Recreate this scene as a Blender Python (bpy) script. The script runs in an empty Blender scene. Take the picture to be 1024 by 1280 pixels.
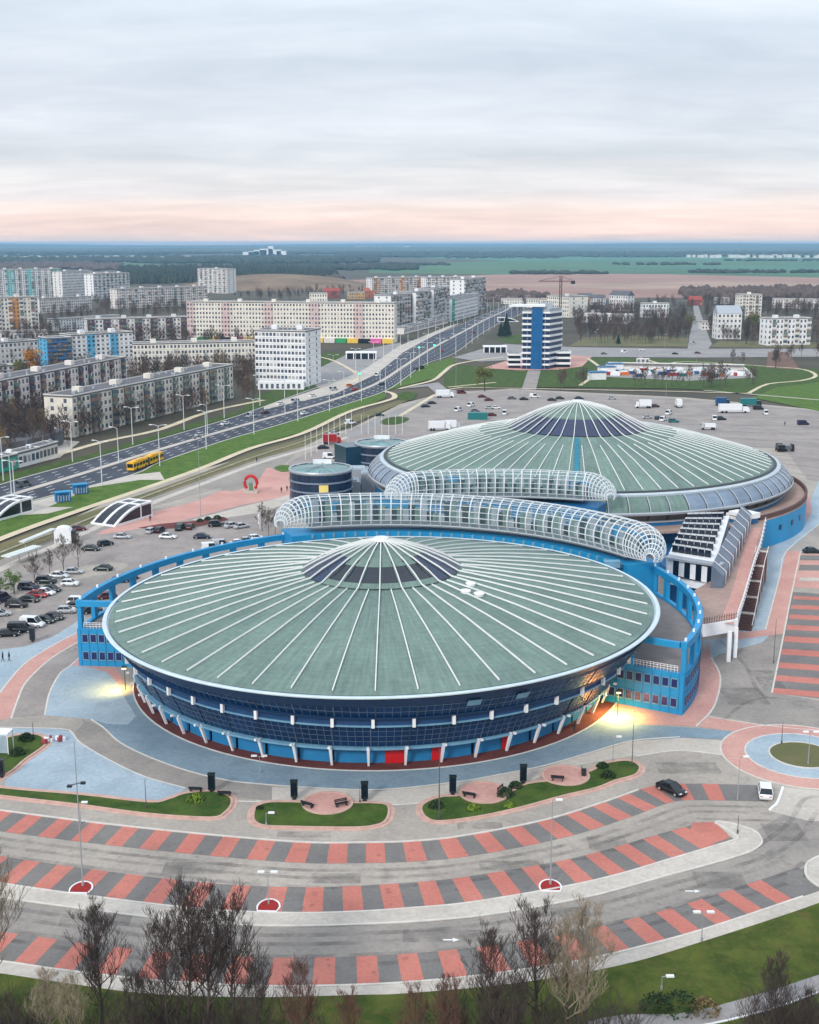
import bpy, bmesh, math, random
from mathutils import Vector, Matrix
from mathutils.geometry import tessellate_polygon
R = math.radians
random.seed(7)
SC = bpy.context.scene
COL = SC.collection

# ------------------------------------------------------------ camera, light
F, CX, CY, HC = 1540.0, 512.0, 640.0, 75.0
PITCH = math.atan(336.5 / F)
cam_data = bpy.data.cameras.new('camera')
cam = bpy.data.objects.new('camera', cam_data)
COL.objects.link(cam)
cam.location = (0, 0, HC)
cam.rotation_euler = (R(90) - PITCH, 0, 0)
cam_data.sensor_fit = 'VERTICAL'
cam_data.sensor_height = 36
cam_data.sensor_width = 36
cam_data.lens = F / 1280 * 36
cam_data.clip_start = 1
cam_data.clip_end = 120000
SC.camera = cam
SC.view_settings.view_transform = 'Standard'
SC.view_settings.look = 'None'
SC.view_settings.exposure = 0.52
SC.view_settings.gamma = 1
SC.render.engine = 'CYCLES'
SC.cycles.max_bounces = 5
SC.cycles.transparent_max_bounces = 12
SC.cycles.volume_bounces = 1

world = bpy.data.worlds.new('World')
SC.world = world
world.use_nodes = True
wn, wl = world.node_tree.nodes, world.node_tree.links
wn.clear()
SUN_EL, SUN_AZ = R(30), R(208)          # azimuth of the sun, clockwise from +Y


def wnode(t, **k):
    n = wn.new(t)
    for a, b in k.items():
        setattr(n, a, b)
    return n


def wmath(op, a, b=None):
    n = wn.new('ShaderNodeMath')
    n.operation = op
    for i, v in enumerate((a, b)):
        if v is None:
            continue
        if isinstance(v, (int, float)):
            n.inputs[i].default_value = v
        else:
            wl.new(v, n.inputs[i])
    return n.outputs[0]


sky = wnode('ShaderNodeTexSky', sky_type='NISHITA', sun_disc=False)
sky.sun_elevation = SUN_EL
sky.sun_rotation = SUN_AZ
bg1 = wnode('ShaderNodeBackground')
bg1.inputs[1].default_value = 0.08
wl.new(sky.outputs[0], bg1.inputs[0])
tc = wnode('ShaderNodeTexCoord')
sep = wnode('ShaderNodeSeparateXYZ')
wl.new(tc.outputs['Generated'], sep.inputs[0])
# cloud sheet seen in perspective: divide the direction by its height
zz = wmath('ADD', wmath('MAXIMUM', sep.outputs[2], 0.0), 0.10)
comb = wnode('ShaderNodeCombineXYZ')
wl.new(wmath('DIVIDE', sep.outputs[0], zz), comb.inputs[0])
wl.new(wmath('DIVIDE', sep.outputs[1], zz), comb.inputs[1])
mp = wnode('ShaderNodeMapping')
mp.inputs['Scale'].default_value = (0.42, 0.62, 1)
mp.inputs['Rotation'].default_value = (0, 0, R(12))
mp.inputs['Location'].default_value = (3.1, 1.7, 0)
wl.new(comb.outputs[0], mp.inputs[0])
n1 = wnode('ShaderNodeTexNoise')
n1.inputs['Scale'].default_value = 1.5
n1.inputs['Detail'].default_value = 7
n1.inputs['Roughness'].default_value = 0.5
n1.inputs['Distortion'].default_value = 0.4
wl.new(mp.outputs[0], n1.inputs['Vector'])
# wobble the elevation so that the bands are not ruler straight
wob = wmath('MULTIPLY', wmath('SUBTRACT', n1.outputs[0], 0.5), 0.030)
elev = wmath('ADD', sep.outputs[2], wob)
ramp = wnode('ShaderNodeValToRGB')
wl.new(wmath('MULTIPLY', elev, 4.0), ramp.inputs[0])


def lin(c):
    return tuple(((x / 255) / 12.92 if x / 255 <= 0.04045 else ((x / 255 + 0.055) / 1.055) ** 2.4) for x in c)


stops = [(0.0, (232, 216, 214)), (0.03, (243, 217, 211)), (0.07, (250, 224, 216)), (0.115, (248, 232, 227)),
         (0.15, (226, 221, 224)), (0.20, (230, 228, 230)), (0.26, (208, 212, 219)), (0.37, (214, 218, 227)), (0.52, (204, 211, 221)),
         (0.72, (208, 217, 226)), (1.0, (200, 208, 218))]
cr = ramp.color_ramp
while len(cr.elements) < len(stops):
    cr.elements.new(0.5)
for e, (p, c) in zip(cr.elements, stops):
    e.position = p
    e.color = lin(c) + (1,)
r2 = wnode('ShaderNodeValToRGB')
r2.color_ramp.elements[0].position = 0.34
r2.color_ramp.elements[0].color = lin((238, 241, 243)) + (1,)
r2.color_ramp.elements[1].position = 0.66
r2.color_ramp.elements[1].color = (1.06, 1.05, 1.04, 1)
wl.new(n1.outputs[0], r2.inputs[0])
mul = wnode('ShaderNodeMix', data_type='RGBA', blend_type='MULTIPLY')
mul.inputs[0].default_value = 1.0
wl.new(ramp.outputs[0], mul.inputs[6])
wl.new(r2.outputs[0], mul.inputs[7])
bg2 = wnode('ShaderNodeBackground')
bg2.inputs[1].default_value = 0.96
n3 = wnode('ShaderNodeTexNoise')
n3.inputs['Scale'].default_value = 5.5
n3.inputs['Detail'].default_value = 8
n3.inputs['Roughness'].default_value = 0.6
n3.inputs['Distortion'].default_value = 0.6
wl.new(mp.outputs[0], n3.inputs['Vector'])
r3 = wnode('ShaderNodeValToRGB')
r3.color_ramp.elements[0].position = 0.3
r3.color_ramp.elements[0].color = (0.93, 0.94, 0.955, 1)
r3.color_ramp.elements[1].position = 0.7
r3.color_ramp.elements[1].color = (1.05, 1.045, 1.04, 1)
wl.new(n3.outputs[0], r3.inputs[0])
mul3 = wnode('ShaderNodeMix', data_type='RGBA', blend_type='MULTIPLY')
mul3.inputs[0].default_value = 1.0
wl.new(mul.outputs[2], mul3.inputs[6])
wl.new(r3.outputs[0], mul3.inputs[7])
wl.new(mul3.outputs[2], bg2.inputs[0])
# overcast sky: radiance climbs smoothly from horizon to zenith
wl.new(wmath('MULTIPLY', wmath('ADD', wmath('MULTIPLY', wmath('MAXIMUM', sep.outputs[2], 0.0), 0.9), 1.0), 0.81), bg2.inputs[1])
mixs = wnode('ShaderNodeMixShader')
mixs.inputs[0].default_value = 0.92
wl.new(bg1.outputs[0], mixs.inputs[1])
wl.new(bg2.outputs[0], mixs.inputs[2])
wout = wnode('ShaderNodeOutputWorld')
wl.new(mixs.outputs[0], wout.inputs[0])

sd = bpy.data.lights.new('sun', 'SUN')
sd.energy = 1.5
sd.angle = R(11)
sd.color = (1.0, 0.95, 0.9)
sun = bpy.data.objects.new('sun', sd)
COL.objects.link(sun)
sdir = Vector((math.sin(SUN_AZ) * math.cos(SUN_EL), math.cos(SUN_AZ) * math.cos(SUN_EL), math.sin(SUN_EL)))
sun.rotation_euler = sdir.to_track_quat('Z', 'Y').to_euler()

# ------------------------------------------------------------ helpers


def W(px, py, h=0.0):
    """point of the plane z=h that the photograph shows at pixel (px, py)"""
    u, v = (px - CX) / F, (CY - py) / F
    c, s = math.cos(PITCH), math.sin(PITCH)
    d = Vector((u, c + v * s, -s + v * c))
    t = (h - HC) / d.z
    return Vector((d.x * t, d.y * t, h))


def htop(P, py):
    """height of a point above ground point P that shows at row py"""
    a = PITCH + math.atan((py - CY) / F)
    return HC - math.hypot(0, P.y) * math.tan(a)


_m = {}
_O1 = 'first second third fourth fifth sixth seventh eighth ninth tenth eleventh twelfth thirteenth fourteenth fifteenth sixteenth seventeenth eighteenth nineteenth'.split()
_T1 = {20: 'twentieth', 30: 'thirtieth', 40: 'fortieth'}


def nth(i):
    """0 -> first, 1 -> second ..."""
    i += 1
    if i < 20:
        return _O1[i - 1]
    if i % 10 == 0:
        return _T1[i]
    return {2: 'twenty-', 3: 'thirty-', 4: 'forty-'}[i // 10] + _O1[i % 10 - 1]




def mat(name, col, rough=0.8, var=0.12, scale=0.5, metal=0.0, bump=0.0, bscale=None, col2=None, alpha=None, emit=None, spec=None, detail=6):
    """principled material; colour wanders between two tones with noise in world metres"""
    if name in _m:
        return _m[name]
    m = bpy.data.materials.new(name)
    m.use_nodes = True
    nt = m.node_tree
    b = nt.nodes['Principled BSDF']
    c1 = lin(col)
    b.inputs['Roughness'].default_value = rough
    b.inputs['Metallic'].default_value = metal
    if spec is not None:
        b.inputs['Specular IOR Level'].default_value = spec
    if var or col2:
        tcn = nt.nodes.new('ShaderNodeTexCoord')
        geo = nt.nodes.new('ShaderNodeNewGeometry')
        no = nt.nodes.new('ShaderNodeTexNoise')
        no.inputs['Scale'].default_value = scale
        no.inputs['Detail'].default_value = detail
        no.inputs['Roughness'].default_value = 0.62
        nt.links.new(geo.outputs['Position'], no.inputs['Vector'])
        rr = nt.nodes.new('ShaderNodeValToRGB')
        rr.color_ramp.elements[0].position = 0.33
        rr.color_ramp.elements[1].position = 0.67
        c2 = lin(col2) if col2 else tuple(min(1, x * (1 + var)) for x in c1)
        c0 = c1 if col2 else tuple(x * (1 - var) for x in c1)
        rr.color_ramp.elements[0].color = c0 + (1,)
        rr.color_ramp.elements[1].color = c2 + (1,)
        nt.links.new(no.outputs[0], rr.inputs[0])
        nt.links.new(rr.outputs[0], b.inputs['Base Color'])
        if bump:
            n2 = nt.nodes.new('ShaderNodeTexNoise')
            n2.inputs['Scale'].default_value = bscale or scale * 8
            n2.inputs['Detail'].default_value = 4
            nt.links.new(geo.outputs['Position'], n2.inputs['Vector'])
            bp = nt.nodes.new('ShaderNodeBump')
            bp.inputs['Strength'].default_value = bump
            bp.inputs['Distance'].default_value = 0.1
            nt.links.new(n2.outputs[0], bp.inputs['Height'])
            nt.links.new(bp.outputs[0], b.inputs['Normal'])
    else:
        b.inputs['Base Color'].default_value = c1 + (1,)
    if alpha is not None:
        b.inputs['Alpha'].default_value = alpha
    if emit:
        b.inputs['Emission Color'].default_value = lin(emit[0]) + (1,)
        b.inputs['Emission Strength'].default_value = emit[1]
    _m[name] = m
    return m


def paving(name, ca, cb, cdirt, s1=0.09, s2=1.6, dirt=0.55, joint=None, rough=0.85, tint=0.5):
    """paved ground: broad tone drift, fine speckle, worn patches, optional joints"""
    m = bpy.data.materials.new(name)
    m.use_nodes = True
    nt = m.node_tree
    N, L = nt.nodes, nt.links
    b = N['Principled BSDF']
    b.inputs['Roughness'].default_value = rough
    b.inputs['Specular IOR Level'].default_value = 0.25
    geo = N.new('ShaderNodeNewGeometry')

    def noise(sc, det, ro, dist=0.0, loc=0.0):
        mpn = N.new('ShaderNodeMapping')
        mpn.inputs['Location'].default_value = (loc, loc * 2, 0)
        L.new(geo.outputs['Position'], mpn.inputs[0])
        n = N.new('ShaderNodeTexNoise')
        n.inputs['Scale'].default_value = sc
        n.inputs['Detail'].default_value = det
        n.inputs['Roughness'].default_value = ro
        n.inputs['Distortion'].default_value = dist
        L.new(mpn.outputs[0], n.inputs['Vector'])
        return n.outputs[0]

    def rampn(src, p0, p1, c0, c1):
        r = N.new('ShaderNodeValToRGB')
        r.color_ramp.elements[0].position = p0
        r.color_ramp.elements[1].position = p1
        r.color_ramp.elements[0].color = c0 + (1,)
        r.color_ramp.elements[1].color = c1 + (1,)
        L.new(src, r.inputs[0])
        return r.outputs[0]

    def mix(mode, fac, a, c):
        n = N.new('ShaderNodeMix')
        n.data_type = 'RGBA'
        n.blend_type = mode
        if isinstance(fac, float):
            n.inputs[0].default_value = fac
        else:
            L.new(fac, n.inputs[0])
        L.new(a, n.inputs[6])
        if isinstance(c, tuple):
            n.inputs[7].default_value = c + (1,)
        else:
            L.new(c, n.inputs[7])
        return n.outputs[2]
    base = rampn(noise(s1, 6, 0.6, 0.3), 0.36, 0.64, lin(ca), lin(cb))
    sp = rampn(noise(s2, 4, 0.7), 0.3, 0.7, (0.86, 0.86, 0.86), (1.12, 1.12, 1.12))
    c = mix('MULTIPLY', 1.0, base, sp)
    dm = rampn(noise(s1 * 2.7, 8, 0.68, 1.2, 31.0), 0.5, 0.72, (0, 0, 0), (dirt,) * 3)
    c = mix('MIX', dm, c, lin(cdirt))
    if joint:
        br = N.new('ShaderNodeTexBrick')
        br.inputs['Scale'].default_value = 1.0
        br.inputs['Brick Width'].default_value = joint
        br.inputs['Row Height'].default_value = joint * 0.5
        br.inputs['Mortar Size'].default_value = joint * 0.035
        br.inputs['Color1'].default_value = (1, 1, 1, 1)
        br.inputs['Color2'].default_value = (0.88, 0.88, 0.88, 1)
        br.inputs['Mortar'].default_value = (0.7, 0.7, 0.7, 1)
        L.new(geo.outputs['Position'], br.inputs['Vector'])
        c = mix('MULTIPLY', 0.8, c, br.outputs[0])
    L.new(c, b.inputs['Base Color'])
    bp = N.new('ShaderNodeBump')
    bp.inputs['Strength'].default_value = 0.25
    bp.inputs['Distance'].default_value = 0.05
    L.new(noise(6.0, 3, 0.6), bp.inputs['Height'])
    L.new(bp.outputs[0], b.inputs['Normal'])
    _m[name] = m
    return m


def new_obj(name, me, parent=None, label=None, cat=None, group=None, kind=None, loc=None):
    o = bpy.data.objects.new(name, me)
    COL.objects.link(o)
    if parent:
        o.parent = parent
    if loc is not None:
        o.location = loc
    if label:
        o['label'] = label
    if cat:
        o['category'] = cat
    if group:
        o['group'] = group
    if kind:
        o['kind'] = kind
    return o


def empty(name, loc=(0, 0, 0), rz=0.0, label=None, cat=None, group=None, kind=None):
    o = new_obj(name, None, None, label, cat, group, kind)
    o.location = loc
    o.rotation_euler = (0, 0, rz)
    o.empty_display_size = 0.5
    return o


class MB:
    """collects verts/faces with material index; build() links ONE mesh object"""

    def __init__(s):
        s.v, s.f, s.mi = [], [], []

    def add(s, vs, fs, mi=0):
        n = len(s.v)
        s.v += [tuple(v) for v in vs]
        s.f += [tuple(i + n for i in f) for f in fs]
        s.mi += [mi] * len(fs)

    def box(s, c, sz, rz=0.0, mi=0, M=None):
        x, y, z = sz[0] / 2, sz[1] / 2, sz[2] / 2
        vs = [Vector((a * x, b * y, d * z)) for d in (-1, 1) for b in (-1, 1) for a in (-1, 1)]
        if rz:
            ro = Matrix.Rotation(rz, 3, 'Z')
            vs = [ro @ v for v in vs]
        vs = [v + Vector(c) for v in vs]
        if M is not None:
            vs = [M @ v for v in vs]
        s.add(vs, [(0, 2, 3, 1), (4, 5, 7, 6), (0, 1, 5, 4), (2, 6, 7, 3), (0, 4, 6, 2), (1, 3, 7, 5)], mi)

    def tube(s, pts, rad, n=6, mi=0, closed=False, cap=True):
        pts = [Vector(p) for p in pts]
        rads = rad if isinstance(rad, (list, tuple)) else [rad] * len(pts)
        vs, fs = [], []
        K = len(pts)
        for i, p in enumerate(pts):
            a = pts[(i - 1) % K] if (closed or i > 0) else pts[i]
            b = pts[(i + 1) % K] if (closed or i < K - 1) else pts[i]
            t = (b - a)
            if t.length < 1e-9:
                t = Vector((0, 0, 1))
            t.normalize()
            ref = Vector((0, 0, 1)) if abs(t.z) < 0.9 else Vector((1, 0, 0))
            u = t.cross(ref).normalized()
            w = u.cross(t)
            for j in range(n):
                q = 2 * math.pi * j / n + math.pi / n
                vs.append(p + (u * math.cos(q) + w * math.sin(q)) * rads[i])
        for i in range(K if closed else K - 1):
            i2 = (i + 1) % K
            for j in range(n):
                j2 = (j + 1) % n
                fs.append((i * n + j, i * n + j2, i2 * n + j2, i2 * n + j))
        if cap and not closed:
            fs.append(tuple(range(n))[::-1])
            fs.append(tuple((K - 1) * n + j for j in range(n)))
        s.add(vs, fs, mi)

    def poly(s, pts, mi=0):
        """filled polygon (any shape), pts are 3D"""
        pts = [Vector(p) for p in pts]
        tri = tessellate_polygon([[Vector((p.x, p.y, 0)) for p in pts]])
        fs = []
        for t in tri:
            a, b, c = (pts[i] for i in t)
            nz = (b - a).cross(c - a).z
            fs.append(tuple(t) if nz >= 0 else tuple(reversed(t)))
        s.add(pts, fs, mi)

    def prism(s, pts, z0, z1, mi=0, mi_top=None, bottom=False):
        """vertical walls on a plan polygon plus its top"""
        P = [Vector((p[0], p[1], 0)) for p in pts]
        ar = sum(P[i].x * P[(i + 1) % len(P)].y - P[(i + 1) % len(P)].x * P[i].y for i in range(len(P)))
        if ar < 0:
            P.reverse()
        n = len(P)
        vs = [Vector((p.x, p.y, z0)) for p in P] + [Vector((p.x, p.y, z1)) for p in P]
        s.add(vs, [(i, (i + 1) % n, n + (i + 1) % n, n + i) for i in range(n)], mi)
        s.poly([Vector((p.x, p.y, z1)) for p in P], mi if mi_top is None else mi_top)

    def quad(s, a, b, c, d, mi=0):
        s.add([a, b, c, d], [(0, 1, 2, 3)], mi)

    def ribbon(s, pts, w0, w1, dz=0.0, mi=0):
        """flat strip: offsets w0..w1 to the left of the running direction"""
        P = [Vector(p) for p in pts]
        vs = []
        for i, p in enumerate(P):
            t = P[min(i + 1, len(P) - 1)] - P[max(i - 1, 0)]
            t.z = 0
            t.normalize()
            nrm = Vector((-t.y, t.x, 0))
            vs += [p + nrm * w0 + Vector((0, 0, dz)), p + nrm * w1 + Vector((0, 0, dz))]
        fs = []
        for i in range(len(P) - 1):
            f = (2 * i, 2 * i + 2, 2 * i + 3, 2 * i + 1)
            fs.append(f if w1 > w0 else f[::-1])
        s.add(vs, fs, mi)

    def kerb(s, pts, w0, w1, z0, z1, mi=0):
        """raised strip with a square section"""
        P = [Vector(p) for p in pts]
        closed = (P[0] - P[-1]).length < 1e-6
        if closed:
            P = P[:-1]
        K = len(P)
        vs = []
        for i, p in enumerate(P):
            a = P[(i - 1) % K] if closed or i > 0 else P[i]
            b = P[(i + 1) % K] if closed or i < K - 1 else P[i]
            t = b - a
            t.z = 0
            if t.length < 1e-9:
                t = Vector((1, 0, 0))
            t.normalize()
            nr = Vector((-t.y, t.x, 0))
            for w, z in ((w0, z0), (w1, z0), (w1, z1), (w0, z1)):
                q = p + nr * w
                vs.append(Vector((q.x, q.y, z)))
        fs = []
        for i in range(K if closed else K - 1):
            i2 = (i + 1) % K
            for j in range(4):
                j2 = (j + 1) % 4
                fs.append((i * 4 + j, i2 * 4 + j, i2 * 4 + j2, i * 4 + j2))
        if not closed:
            fs += [(0, 1, 2, 3), tuple((K - 1) * 4 + j for j in (3, 2, 1, 0))]
        s.add(vs, fs, mi)

    def mesh(s, name, mats, smooth=False):
        me = bpy.data.meshes.new(name)
        me.from_pydata(s.v, [], s.f)
        for m in (mats if isinstance(mats, (list, tuple)) else [mats]):
            me.materials.append(m)
        if len(me.materials) > 1:
            me.polygons.foreach_set('material_index', s.mi)
        if smooth:
            me.polygons.foreach_set('use_smooth', [True] * len(me.polygons))
        me.update()
        return me

    def build(s, name, mats, parent=None, smooth=False, **k):
        return new_obj(name, s.mesh(name, mats, smooth), parent, **k)


def smooth_pts(pts, n=6, closed=False):
    P = [Vector(p) if len(p) == 3 else Vector((p[0], p[1], 0)) for p in pts]
    K = len(P)
    out = []
    rng = range(K) if closed else range(K - 1)
    for i in rng:
        p0 = P[(i - 1) % K] if (closed or i > 0) else P[0] * 2 - P[1]
        p1, p2 = P[i], P[(i + 1) % K]
        p3 = P[(i + 2) % K] if (closed or i + 2 < K) else P[-1] * 2 - P[-2]
        for k in range(n):
            t = k / n
            out.append(0.5 * ((2 * p1) + (p2 - p0) * t + (2 * p0 - 5 * p1 + 4 * p2 - p3) * t * t + (3 * p1 - p0 - 3 * p2 + p3) * t ** 3))
    if not closed:
        out.append(P[-1])
    return out


def G(pts, z=0.0, n=0, closed=False):
    """ground curve through pixels"""
    P = [W(x, y, 0) for x, y in pts]
    if n:
        P = smooth_pts(P, n, closed)
    return [Vector((p.x, p.y, z)) for p in P]


LV = [0.0]


def sheet(name, pts, m, z, n=0, closed=True, kind='structure', parent=None, world=False):
    P = [Vector((p[0], p[1], z)) for p in pts] if world else G(pts, z, n, closed)
    mb = MB()
    mb.poly(P)
    return mb.build(name, m, parent, kind=kind)


def line(name, pts, m, z, w=0.35, n=5, closed=False, h=None, kind='structure', parent=None):
    P = G(pts, z, n, closed)
    if closed:
        P = P + [P[0]]
    mb = MB()
    if h:
        mb.kerb(P, -w / 2, w / 2, z - 0.02, z + h)
    else:
        mb.ribbon(P, -w / 2, w / 2)
    return mb.build(name, m, parent, kind=kind)


def circ(c, r, a0=0, a1=360, n=64, z=0.0):
    return [Vector((c[0] + r * math.cos(R(a0 + (a1 - a0) * i / n)), c[1] + r * math.sin(R(a0 + (a1 - a0) * i / n)), z)) for i in range(n + 1)]


def inpoly(p, poly):
    x, y = p
    c = False
    j = len(poly) - 1
    for i in range(len(poly)):
        xi, yi = poly[i]
        xj, yj = poly[j]
        if (yi > y) != (yj > y) and x < (xj - xi) * (y - yi) / (yj - yi) + xi:
            c = not c
        j = i
    return c


def copy_tree(o, parent=None):
    c = o.copy()
    COL.objects.link(c)
    if parent is not None:
        c.parent = parent
        c.matrix_parent_inverse = o.matrix_parent_inverse.copy()
    for ch in o.children:
        copy_tree(ch, c)
    return c


# ------------------------------------------------------------ materials
M_white = mat('white_paint', (232, 233, 234), 0.6, 0.05, 0.8)
M_kerb = mat('kerb_concrete', (205, 200, 192), 0.85, 0.12, 0.6)
M_kerbpink = mat('kerb_pink', (196, 160, 146), 0.85, 0.15, 0.8)
M_grass = paving('grass', (46, 74, 24), (74, 96, 36), (92, 84, 50), s1=0.28, s2=2.6, dirt=0.85, rough=0.95)
M_grass2 = paving('grass_bright', (60, 94, 30), (88, 118, 42), (110, 106, 60), s1=0.28, s2=2.6, dirt=0.85, rough=0.95)
M_grassdry = mat('grass_dry', (84, 92, 52), 0.95, 0, 0.05, col2=(120, 108, 74), bump=0.5, bscale=2)
M_lawn = paving('lawn_foreground', (54, 72, 22), (84, 94, 36), (98, 86, 48), s1=0.28, s2=2.6, dirt=0.85, rough=0.95)
M_conc = paving('concrete_paving', (160, 152, 143), (178, 169, 158), (132, 126, 120))
M_conclt = paving('pale_concrete', (186, 178, 168), (200, 192, 181), (160, 154, 148))
M_lot = paving('mauve_block_paving', (144, 136, 132), (162, 153, 147), (122, 116, 114))
M_asph = paving('asphalt_grey', (142, 136, 130), (160, 152, 144), (122, 118, 116))
M_bluepave = paving('pale_blue_paving', (152, 169, 180), (172, 187, 196), (140, 152, 160), dirt=0.6)
M_bluedark = paving('blue_grey_paving', (118, 138, 152), (138, 157, 168), (106, 122, 133), dirt=0.6)
M_pink = paving('pink_paving', (192, 144, 134), (206, 160, 148), (176, 138, 132), dirt=0.5)
M_red = paving('red_bay_paving', (186, 114, 102), (198, 127, 113), (150, 106, 98), s2=2.4, dirt=0.5)
M_grey = paving('grey_bay_paving', (114, 111, 109), (130, 126, 122), (102, 100, 100), s2=2.4, dirt=0.5)
M_brick = paving('dark_red_brick_paving', (98, 52, 50), (120, 66, 60), (80, 48, 48), joint=0.6)
M_redplant = mat('red_gravel', (150, 34, 30), 0.95, 0.25, 2.0)
M_aven = paving('avenue_asphalt', (62, 66, 76), (80, 84, 94), (54, 58, 66), s1=0.05, dirt=0.5)
M_road = paving('side_road_asphalt', (142, 139, 138), (158, 154, 152), (124, 122, 122), s1=0.05)
M_path = mat('path_sandy', (206, 192, 162), 0.9, 0.14, 0.15)
M_glass = mat('facade_glass', (8, 44, 84), 0.2, 0.35, 0.12, spec=0.35)
M_glass2 = mat('dark_glass', (14, 24, 40), 0.2, 0.3, 0.15, spec=0.6)
M_blue = mat('blue_cladding', (22, 140, 192), 0.5, 0.08, 0.35)
M_blue2 = mat('blue_cladding_deep', (20, 98, 150), 0.5, 0.1, 0.35)
M_ledge = mat('ledge_blue', (112, 158, 184), 0.5, 0.12, 0.5)
M_dark = mat('dark_metal', (34, 38, 44), 0.5, 0.15, 2)
M_steel = mat('galvanised_steel', (170, 176, 182), 0.45, 0.08, 2, metal=0.3)
M_bark = mat('bark', (84, 72, 66), 0.95, 0.3, 3)
M_twig = mat('twigs', (74, 62, 58), 0.95, 0.25, 0.6)
M_twigpale = mat('twigs_pale', (150, 136, 116), 0.95, 0.2, 0.6)
M_tyre = mat('tyre_rubber', (26, 26, 28), 0.9, 0)
M_carglass = mat('car_glass', (22, 28, 36), 0.1, 0, spec=0.7)
M_redlight = mat('tail_lamp_red', (170, 20, 20), 0.3, 0)
M_headl = mat('head_lamp_clear', (225, 228, 230), 0.2, 0)


def roof_mat(name, c1, c2):
    """membrane roof: sheet seams, run-off streaks down the slope, patchy fading"""
    m = paving(name, c1, c2, tuple(int(x * .84) for x in c1), s1=0.07, s2=1.1, dirt=0.45, rough=0.65)
    nt = m.node_tree
    N, L = nt.nodes, nt.links
    b = N['Principled BSDF']
    src = b.inputs['Base Color'].links[0].from_socket
    tcn = N.new('ShaderNodeTexCoord')
    sp = N.new('ShaderNodeSeparateXYZ')
    L.new(tcn.outputs['Object'], sp.inputs[0])

    def ma(op, a, c=None):
        n = N.new('ShaderNodeMath')
        n.operation = op
        for i, v in enumerate((a, c)):
            if v is None:
                continue
            if isinstance(v, (int, float)):
                n.inputs[i].default_value = v
            else:
                L.new(v, n.inputs[i])
        return n.outputs[0]
    r = ma('SQRT', ma('ADD', ma('MULTIPLY', sp.outputs[0], sp.outputs[0]), ma('MULTIPLY', sp.outputs[1], sp.outputs[1])))
    th = ma('ARCTAN2', sp.outputs[1], sp.outputs[0])
    oi = N.new('ShaderNodeObjectInfo')
    cb = N.new('ShaderNodeCombineXYZ')
    L.new(ma('ADD', ma('MULTIPLY', th, 70.0), ma('MULTIPLY', oi.outputs['Random'], 97.0)), cb.inputs[0])
    L.new(ma('MULTIPLY', r, 0.12), cb.inputs[1])
    no = N.new('ShaderNodeTexNoise')
    no.inputs['Scale'].default_value = 1.0
    no.inputs['Detail'].default_value = 5
    L.new(cb.outputs[0], no.inputs['Vector'])
    rp = N.new('ShaderNodeValToRGB')
    rp.color_ramp.elements[0].position = 0.35
    rp.color_ramp.elements[1].position = 0.65
    rp.color_ramp.elements[0].color = (0.84, 0.85, 0.86, 1)
    rp.color_ramp.elements[1].color = (1.08, 1.08, 1.08, 1)
    L.new(no.outputs[0], rp.inputs[0])
    fr = ma('FRACT', ma('MULTIPLY', r, 0.8))
    seam = ma('SUBTRACT', 1.0, ma('MULTIPLY', ma('LESS_THAN', fr, 0.12), 0.09))
    pan = ma('ADD', 0.95, ma('MULTIPLY', oi.outputs['Random'], 0.09))
    v = ma('MULTIPLY', seam, pan)
    m1 = N.new('ShaderNodeMix')
    m1.data_type, m1.blend_type = 'RGBA', 'MULTIPLY'
    m1.inputs[0].default_value = 1.0
    L.new(src, m1.inputs[6])
    L.new(rp.outputs[0], m1.inputs[7])
    m2 = N.new('ShaderNodeVectorMath')
    m2.operation = 'SCALE'
    L.new(m1.outputs[2], m2.inputs[0])
    L.new(v, m2.inputs['Scale'])
    L.new(m2.outputs[0], b.inputs['Base Color'])
    return m


def wear_mat(name, col, lo=0.45, hi=0.7, amax=0.55, scale=0.5):
    """thin worn film: patchy, see-through"""
    m = mat(name, col, 0.85, 0.05, 0.5)
    nt = m.node_tree
    N, L = nt.nodes, nt.links
    geo = N.new('ShaderNodeNewGeometry')
    no = N.new('ShaderNodeTexNoise')
    no.inputs['Scale'].default_value = scale
    no.inputs['Detail'].default_value = 7
    no.inputs['Roughness'].default_value = 0.65
    L.new(geo.outputs['Position'], no.inputs['Vector'])
    rp = N.new('ShaderNodeMapRange')
    rp.inputs[1].default_value = lo
    rp.inputs[2].default_value = hi
    rp.inputs[4].default_value = amax
    L.new(no.outputs[0], rp.inputs[0])
    L.new(rp.outputs[0], N['Principled BSDF'].inputs['Alpha'])
    return m
# ------------------------------------------------------------ the ground, far to near
M_land = mat('land_base', (66, 64, 50), 0.95, 0, 0.012, col2=(92, 84, 68), detail=9)
mb = MB()
gx = 24000
mb.quad((-gx, -300, -0.3), (gx, -300, -0.3), (gx, 23000, -0.3), (-gx, 23000, -0.3))
mb.build('ground', M_land, kind='structure')
M_brown = mat('ploughed_field', (146, 112, 100), 0.95, 0, 0.004, col2=(168, 134, 120), detail=9)
M_green = mat('green_field', (56, 98, 66), 0.95, 0, 0.002, col2=(84, 118, 80), detail=8)
M_greenb = mat('blue_green_field', (58, 106, 86), 0.95, 0, 0.002, col2=(80, 126, 98), detail=8)
M_forest = mat('forest_canopy', (36, 52, 46), 0.95, 0, 0.02, col2=(62, 66, 52), detail=8)
M_forestbare = mat('bare_forest_canopy', (78, 66, 62), 0.95, 0, 0.02, col2=(104, 86, 76), detail=8)
M_hill = mat('hill_woods', (50, 66, 66), 0.95, 0, 0.0012, col2=(86, 96, 84), detail=10)
sheet('field', [(560, 378), (430, 362), (380, 352), (620, 343), (760, 342), (1200, 346), (1500, 350), (1500, 376), (1024, 372), (800, 372)], M_brown, -0.1)
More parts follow.
